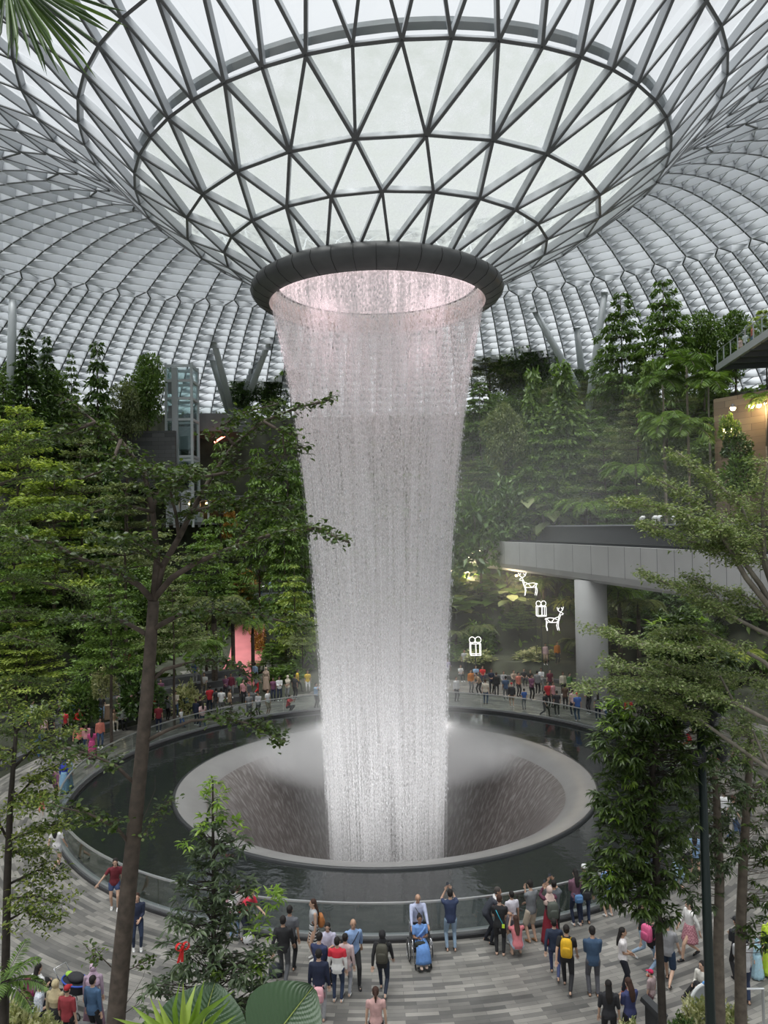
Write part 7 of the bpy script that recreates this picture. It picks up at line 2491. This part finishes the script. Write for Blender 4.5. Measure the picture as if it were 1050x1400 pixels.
# ------------------------------------------------------------------ the far crowd, small in the photograph
def far_mesh(pose, sex, sleeve, hem, bottom, hair):
    b = body_mesh(pose, sex, .03)
    b.m = [0] * len(b.f)
    b.add(*top_mesh(pose, sex, sleeve, hem, .03, .02), 1)
    if bottom == 'skirt': b.add(*skirt_mesh(pose, .5, .25), 2)
    elif bottom == 'long': b.add(*skirt_mesh(pose, .08, .28), 2)
    else: b.add(*leg_mesh(pose, {'trousers': .98, 'shorts': .45}[bottom], .03), 2)
    b.add(*hair_mesh(pose, hair, .025), 3)
    b.add(*shoe_mesh(pose), 4)
    return b.mesh('far_person', [_BASEM] * 5, True)


COL = {'black': BLK, 'dark': (.04, .04, .045), 'grey': GREY, 'pale grey': (.42, .42, .43), 'white': WHT, 'cream': (.62, .56, .46), 'red': (.52, .03, .04), 'dark red': (.20, .02, .03), 'bright red': (.66, .03, .03), 'pink': (.62, .30, .32), 'pale pink': (.66, .46, .46),
       'coral': (.66, .22, .16), 'magenta': (.40, .05, .16), 'navy': NAVY, 'blue': (.05, .12, .36), 'light blue': (.32, .48, .68), 'yellow': (.75, .52, .04), 'beige': (.48, .36, .28), 'tan': (.42, .30, .20), 'khaki': (.26, .22, .15), 'denim': (.06, .10, .18),
       'green': (.10, .22, .08), 'purple': (.22, .06, .28), 'orange': (.62, .22, .04), 'maroon': (.14, .02, .04), 'plum': (.18, .07, .13), 'brown': (.10, .06, .04), 'teal': (.04, .22, .24), 'lilac': (.48, .42, .60)}
PW = {'stand': 'standing', 'walk': 'walking', 'text': 'with phone', 'sit': 'sitting', 'squat': 'crouching', 'lean': 'bending', 'photo': 'photographing', 'hold': 'hands folded'}
_far = []


def FP(place, grp, rows, z=None):
    for row in rows:
        px, py, tp, bt, pose, face = row[:6]
        opt = row[6] if len(row) > 6 else {}
        _far.append((place, grp, px, py, tp, bt, pose, face, opt, z))


LB = 'at far rail left of waterfall'
FP(LB, 'crowd left of the waterfall', [
    (343, 983, 'grey', 'dark', 'stand', 10), (356, 981, 'pale grey', 'black', 'text', -20), (366, 978, 'white', 'khaki', 'stand', 60), (374, 958, 'plum', 'navy', 'stand', 0), (382, 958, 'white', 'navy', 'text', 20),
    (394, 957, 'cream', 'grey', 'hold', -30, {'hair': 'hijab', 'hc': 'cream'}), (397, 974, 'red', 'black', 'squat', 60), (403, 956, 'black', 'black', 'stand', 150), (421, 947, 'yellow', 'white', 'stand', 10), (407, 946, 'yellow', 'black', 'walk', 90), (432, 968, 'light blue', 'dark', 'photo', 60),
    (364, 945, 'beige', 'beige', 'stand', 170, {'hair': 'hijab', 'hc': 'beige', 'long': 1}), (361, 919, 'white', 'dark', 'stand', 170), (349, 935, 'light blue', 'navy', 'stand', 160), (351, 949, 'grey', 'red', 'walk', 150), (314, 978, 'tan', 'dark', 'stand', 120), (303, 977, 'white', 'grey', 'stand', 190), (296, 974, 'dark', 'grey', 'walk', 190),
    (287, 974, 'red', 'navy', 'stand', 200), (280, 996, 'pale pink', 'denim', 'walk', -150), (268, 992, 'navy', 'navy', 'stand', 160), (274, 988, 'black', 'denim', 'text', 200), (279, 949, 'white', 'khaki', 'sit', 10), (255, 975, 'light blue', 'black', 'sit', 20), (248, 994, 'white', 'blue', 'walk', 60, {'h': 1.15}),
    (217, 1001, 'dark red', 'navy', 'stand', 190), (229, 985, 'grey', 'black', 'stand', 150), (240, 980, 'cream', 'denim', 'text', 30), (309, 960, 'plum', 'dark', 'hold', 0), (316, 962, 'maroon', 'grey', 'stand', 20), (328, 953, 'green', 'dark', 'walk', 170), (333, 962, 'pink', 'black', 'stand', 30)])
LS = 'on left stone steps'
FP(LS, 'people on the left stone steps', [
    (166, 977, 'pale pink', 'pale pink', 'sit', 30, {'hair': 'long'}), (174, 976, 'black', 'pale pink', 'sit', 25, {'hair': 'long'}), (183, 977, 'pink', 'dark', 'sit', 20, {'hair': 'long'}), (192, 978, 'grey', 'beige', 'sit', 15), (170, 998, 'white', 'black', 'sit', 40), (158, 999, 'tan', 'cream', 'sit', 30, {'hair': 'long'}),
    (211, 958, 'black', 'dark', 'sit', 20), (219, 956, 'plum', 'black', 'sit', 10), (211, 976, 'bright red', 'pale grey', 'sit', 30, {'h': 1.1, 'hair': 'cap', 'hc': 'orange'}), (266, 937, 'blue', 'pale grey', 'stand', 170), (174, 922, 'coral', 'tan', 'stand', 30), (104, 968, 'dark red', 'denim', 'sit', 60, {'hair': 'bald'}), (139, 985, 'dark', 'light blue', 'stand', 20),
    (88, 984, 'white', 'dark', 'sit', 40, {'hair': 'long'})])
LP = 'beside left stone steps'
FP(LP, 'crowd by the left steps', [
    (100, 995, 'blue', 'white', 'stand', 200), (108, 996, 'denim', 'white', 'stand', 170), (118, 1000, 'black', 'black', 'hold', 60, {'hair': 'long'}), (137, 1022, 'coral', 'denim', 'stand', 30), (88, 1016, 'red', 'black', 'stand', 190), (104, 1010, 'bright red', 'white', 'lean', 60), (70, 1018, 'black', 'dark', 'stand', 160),
    (60, 1016, 'pale pink', 'navy', 'stand', 170, {'hair': 'long'}), (80, 1022, 'grey', 'pale grey', 'stand', 190), (52, 1036, 'denim', 'blue', 'lean', 90), (108, 1031, 'coral', 'black', 'walk', 190, {'hair': 'long'}), (118, 1030, 'pink', 'denim', 'stand', 200, {'hair': 'long'}), (126, 1038, 'magenta', 'magenta', 'stand', 190, {'hair': 'long', 'long': 1}),
    (36, 1010, 'teal', 'dark', 'stand', 150), (44, 1000, 'white', 'black', 'walk', 120)])
RB = 'at far rail right of waterfall'
FP(RB, 'crowd right of the waterfall', [
    (624, 959, 'white', 'dark', 'stand', 30), (644, 947, 'orange', 'grey', 'stand', 20), (664, 963, 'cream', 'denim', 'stand', 160), (656, 950, 'tan', 'dark', 'lean', -60), (679, 952, 'black', 'dark', 'stand', 170), (672, 948, 'navy', 'black', 'hold', 10), (692, 958, 'denim', 'grey', 'stand', 190), (700, 967, 'dark', 'tan', 'stand', 180, {'hair': 'cap', 'hc': 'red'}), (709, 952, 'coral', 'dark', 'stand', 30),
    (717, 970, 'blue', 'grey', 'stand', 190, {'h': 1.35}), (727, 957, 'plum', 'black', 'hold', 20), (735, 950, 'grey', 'black', 'stand', 150), (740, 945, 'white', 'grey', 'text', 0), (745, 980, 'black', 'black', 'walk', 60), (749, 968, 'red', 'black', 'stand', 20), (756, 967, 'pink', 'dark', 'stand', 40), (762, 979, 'dark', 'dark', 'stand', 180), (773, 970, 'brown', 'dark', 'hold', 160),
    (770, 950, 'cream', 'black', 'stand', 0), (779, 951, 'green', 'dark', 'stand', 30), (784, 979, 'pale pink', 'navy', 'stand', 190), (790, 986, 'blue', 'denim', 'stand', 190, {'hair': 'cap', 'hc': 'red'}), (806, 976, 'black', 'dark', 'text', -60), (752, 948, 'maroon', 'dark', 'stand', 10), (728, 940, 'black', 'grey', 'sit', 10), (718, 938, 'dark', 'dark', 'sit', 0),
    (661, 934, 'bright red', 'navy', 'sit', 0), (653, 934, 'light blue', 'dark', 'sit', 10), (635, 918, 'pale grey', 'dark', 'stand', 10), (633, 932, 'white', 'black', 'sit', 20), (612, 930, 'lilac', 'dark', 'stand', 0), (690, 942, 'pale grey', 'navy', 'sit', 0), (705, 940, 'beige', 'dark', 'sit', 10),
    (746, 909, 'pale pink', 'tan', 'stand', 0), (762, 908, 'orange', 'dark', 'stand', 20), (818, 985, 'grey', 'navy', 'stand', 170), (828, 990, 'white', 'denim', 'walk', 90)])
BL_ = 'at crowded balcony rail'
zb = bc.z
FP(BL_, 'people on the crowded balcony', [(302, 819, 'white', 'grey', 'stand', 0), (313, 818, 'pink', 'navy', 'stand', 170), (328, 816, 'pale grey', 'black', 'stand', 20), (338, 816, 'cream', 'dark', 'text', 0), (345, 815, 'white', 'dark', 'stand', 190), (356, 814, 'dark', 'denim', 'stand', 160), (369, 813, 'light blue', 'pale grey', 'stand', 30)], 'bal0')
FP('at back of crowded balcony', 'people on the crowded balcony', [(299, 808, 'bright red', 'dark', 'stand', 10), (308, 808, 'magenta', 'black', 'stand', 30), (316, 807, 'dark red', 'black', 'stand', -20), (323, 808, 'red', 'grey', 'stand', 0), (331, 807, 'coral', 'dark', 'walk', 60), (342, 806, 'maroon', 'dark', 'stand', 10)], 'bal1')
FP('on high curved lookout', 'people on the curved lookout', [(279, 574, 'purple', 'dark', 'stand', 0), (288, 573, 'yellow', 'dark', 'stand', 20), (300, 574, 'white', 'grey', 'stand', -20)], 'look')
FP('on high footbridge', 'people on the footbridge', [(996, 0, 'pale pink', 'tan', 'stand', -60), (1008, 0, 'white', 'dark', 'walk', -60), (1024, 0, 'coral', 'denim', 'stand', -90)], 'bridge')
FP('on right plaza behind slim trees', 'crowd behind the slim trees', [(990, 1140, 'white', 'dark', 'stand', 150), (1004, 1150, 'pale grey', 'denim', 'walk', 90), (1020, 1130, 'white', 'grey', 'stand', 120), (985, 1062, 'red', 'dark', 'stand', 90), (1000, 1065, 'pink', 'grey', 'stand', 100), (925, 1015, 'bright red', 'black', 'stand', 150), (940, 1022, 'white', 'red', 'walk', 100), (860, 990, 'red', 'grey', 'stand', 160)])
ra = random.Random(3)
_seen = set()
for (place, grp, px, py, tp, bt, pose, face, opt, zm) in _far:
    sex = 'f' if opt.get('hair') in ('long', 'hijab') or ra.random() < .35 else 'm'
    hair = opt.get('hair', 'short' if sex == 'm' else ra.choice(['long', 'short', 'tail']))
    pose_ = pose
    bot = 'long' if opt.get('long') else ('shorts' if (bt in ('khaki', 'tan') and pose != 'sit') else 'trousers')
    slv = ra.choice([.3, .3, .95])
    key = ('far', pose_, sex, slv, bot, hair)
    me = cached(key, lambda: far_mesh(pose_, sex, slv, -.10, bot, hair))
    h = opt.get('h', ra.uniform(1.58, 1.76)); s = h / 1.7
    if zm == 'bal0': p = Vector((P(px, py, 88.2).x, 88.2 + ra.uniform(-.1, .4), zb))
    elif zm == 'bal1': p = Vector((P(px, py, 91).x, 91 + ra.uniform(-.6, .6), zb))
    elif zm == 'look': p = Vector((P(px, py, 92.5).x, 92.6, 22 + 2.6))
    elif zm == 'bridge':
        k = (px - 985) / 75.0
        p = A_ + t_bridge * (1.5 + 10 * k) + sd_bridge * (.7 + ra.uniform(0, .5)) + Vector((0, 0, -.02))
    else:
        p = ground_hit(px, py)
    fy = sum(f[1] for f in POSES[pose]['feet']) / 2
    p = p - Matrix.Rotation(R(face), 3, 'Z') @ Vector((0, fy * s, 0))
    p = clear_rail(p)
    if pose == 'sit': p.z = max(p.z, ground_z(p.x, p.y) - .45)
    o = link('person', me)
    o.location = p; o.rotation_euler.z = R(face); o.scale = (s, s, s)
    hc = COL.get(opt.get('hc'), ra.choice([HB, HB, HBR]))
    for i, m in enumerate((SKINS[ra.choice([0, 0, 1, 1, 2])], cloth(COL[tp]), cloth(COL[bt]), cloth(hc), cloth(ra.choice([WS, BLK, (.1, .08, .07)])))):
        o.material_slots[i].link = 'OBJECT'; o.material_slots[i].material = m
    what = 'dress' if opt.get('long') else ''
    lab = f'person in {tp} long dress {place}' if opt.get('long') else f'person in {tp} top and {bt} bottoms {PW[pose]} {place}'
    if lab in _seen: print('DUP LABEL', lab)
    _seen.add(lab)
    tag(o, lab, 'person', grp)
# brown box stand by the left steps
p = ground_hit(148, 984)
bx = empty('box_stand', p, R(25), 'light brown wooden box stand on the left paving', 'stand')
b = MB(); b.box((0, 0, .42), (.50, .40, .84)); b.build('cabinet', mat('box_wood', (.40, .28, .19), .6, noise=.1, nscale=5), bx)
b = MB(); b.box((0, 0, .86), (.54, .44, .04)); b.build('lid', mat('box_wood_top', (.52, .40, .30), .5), bx)
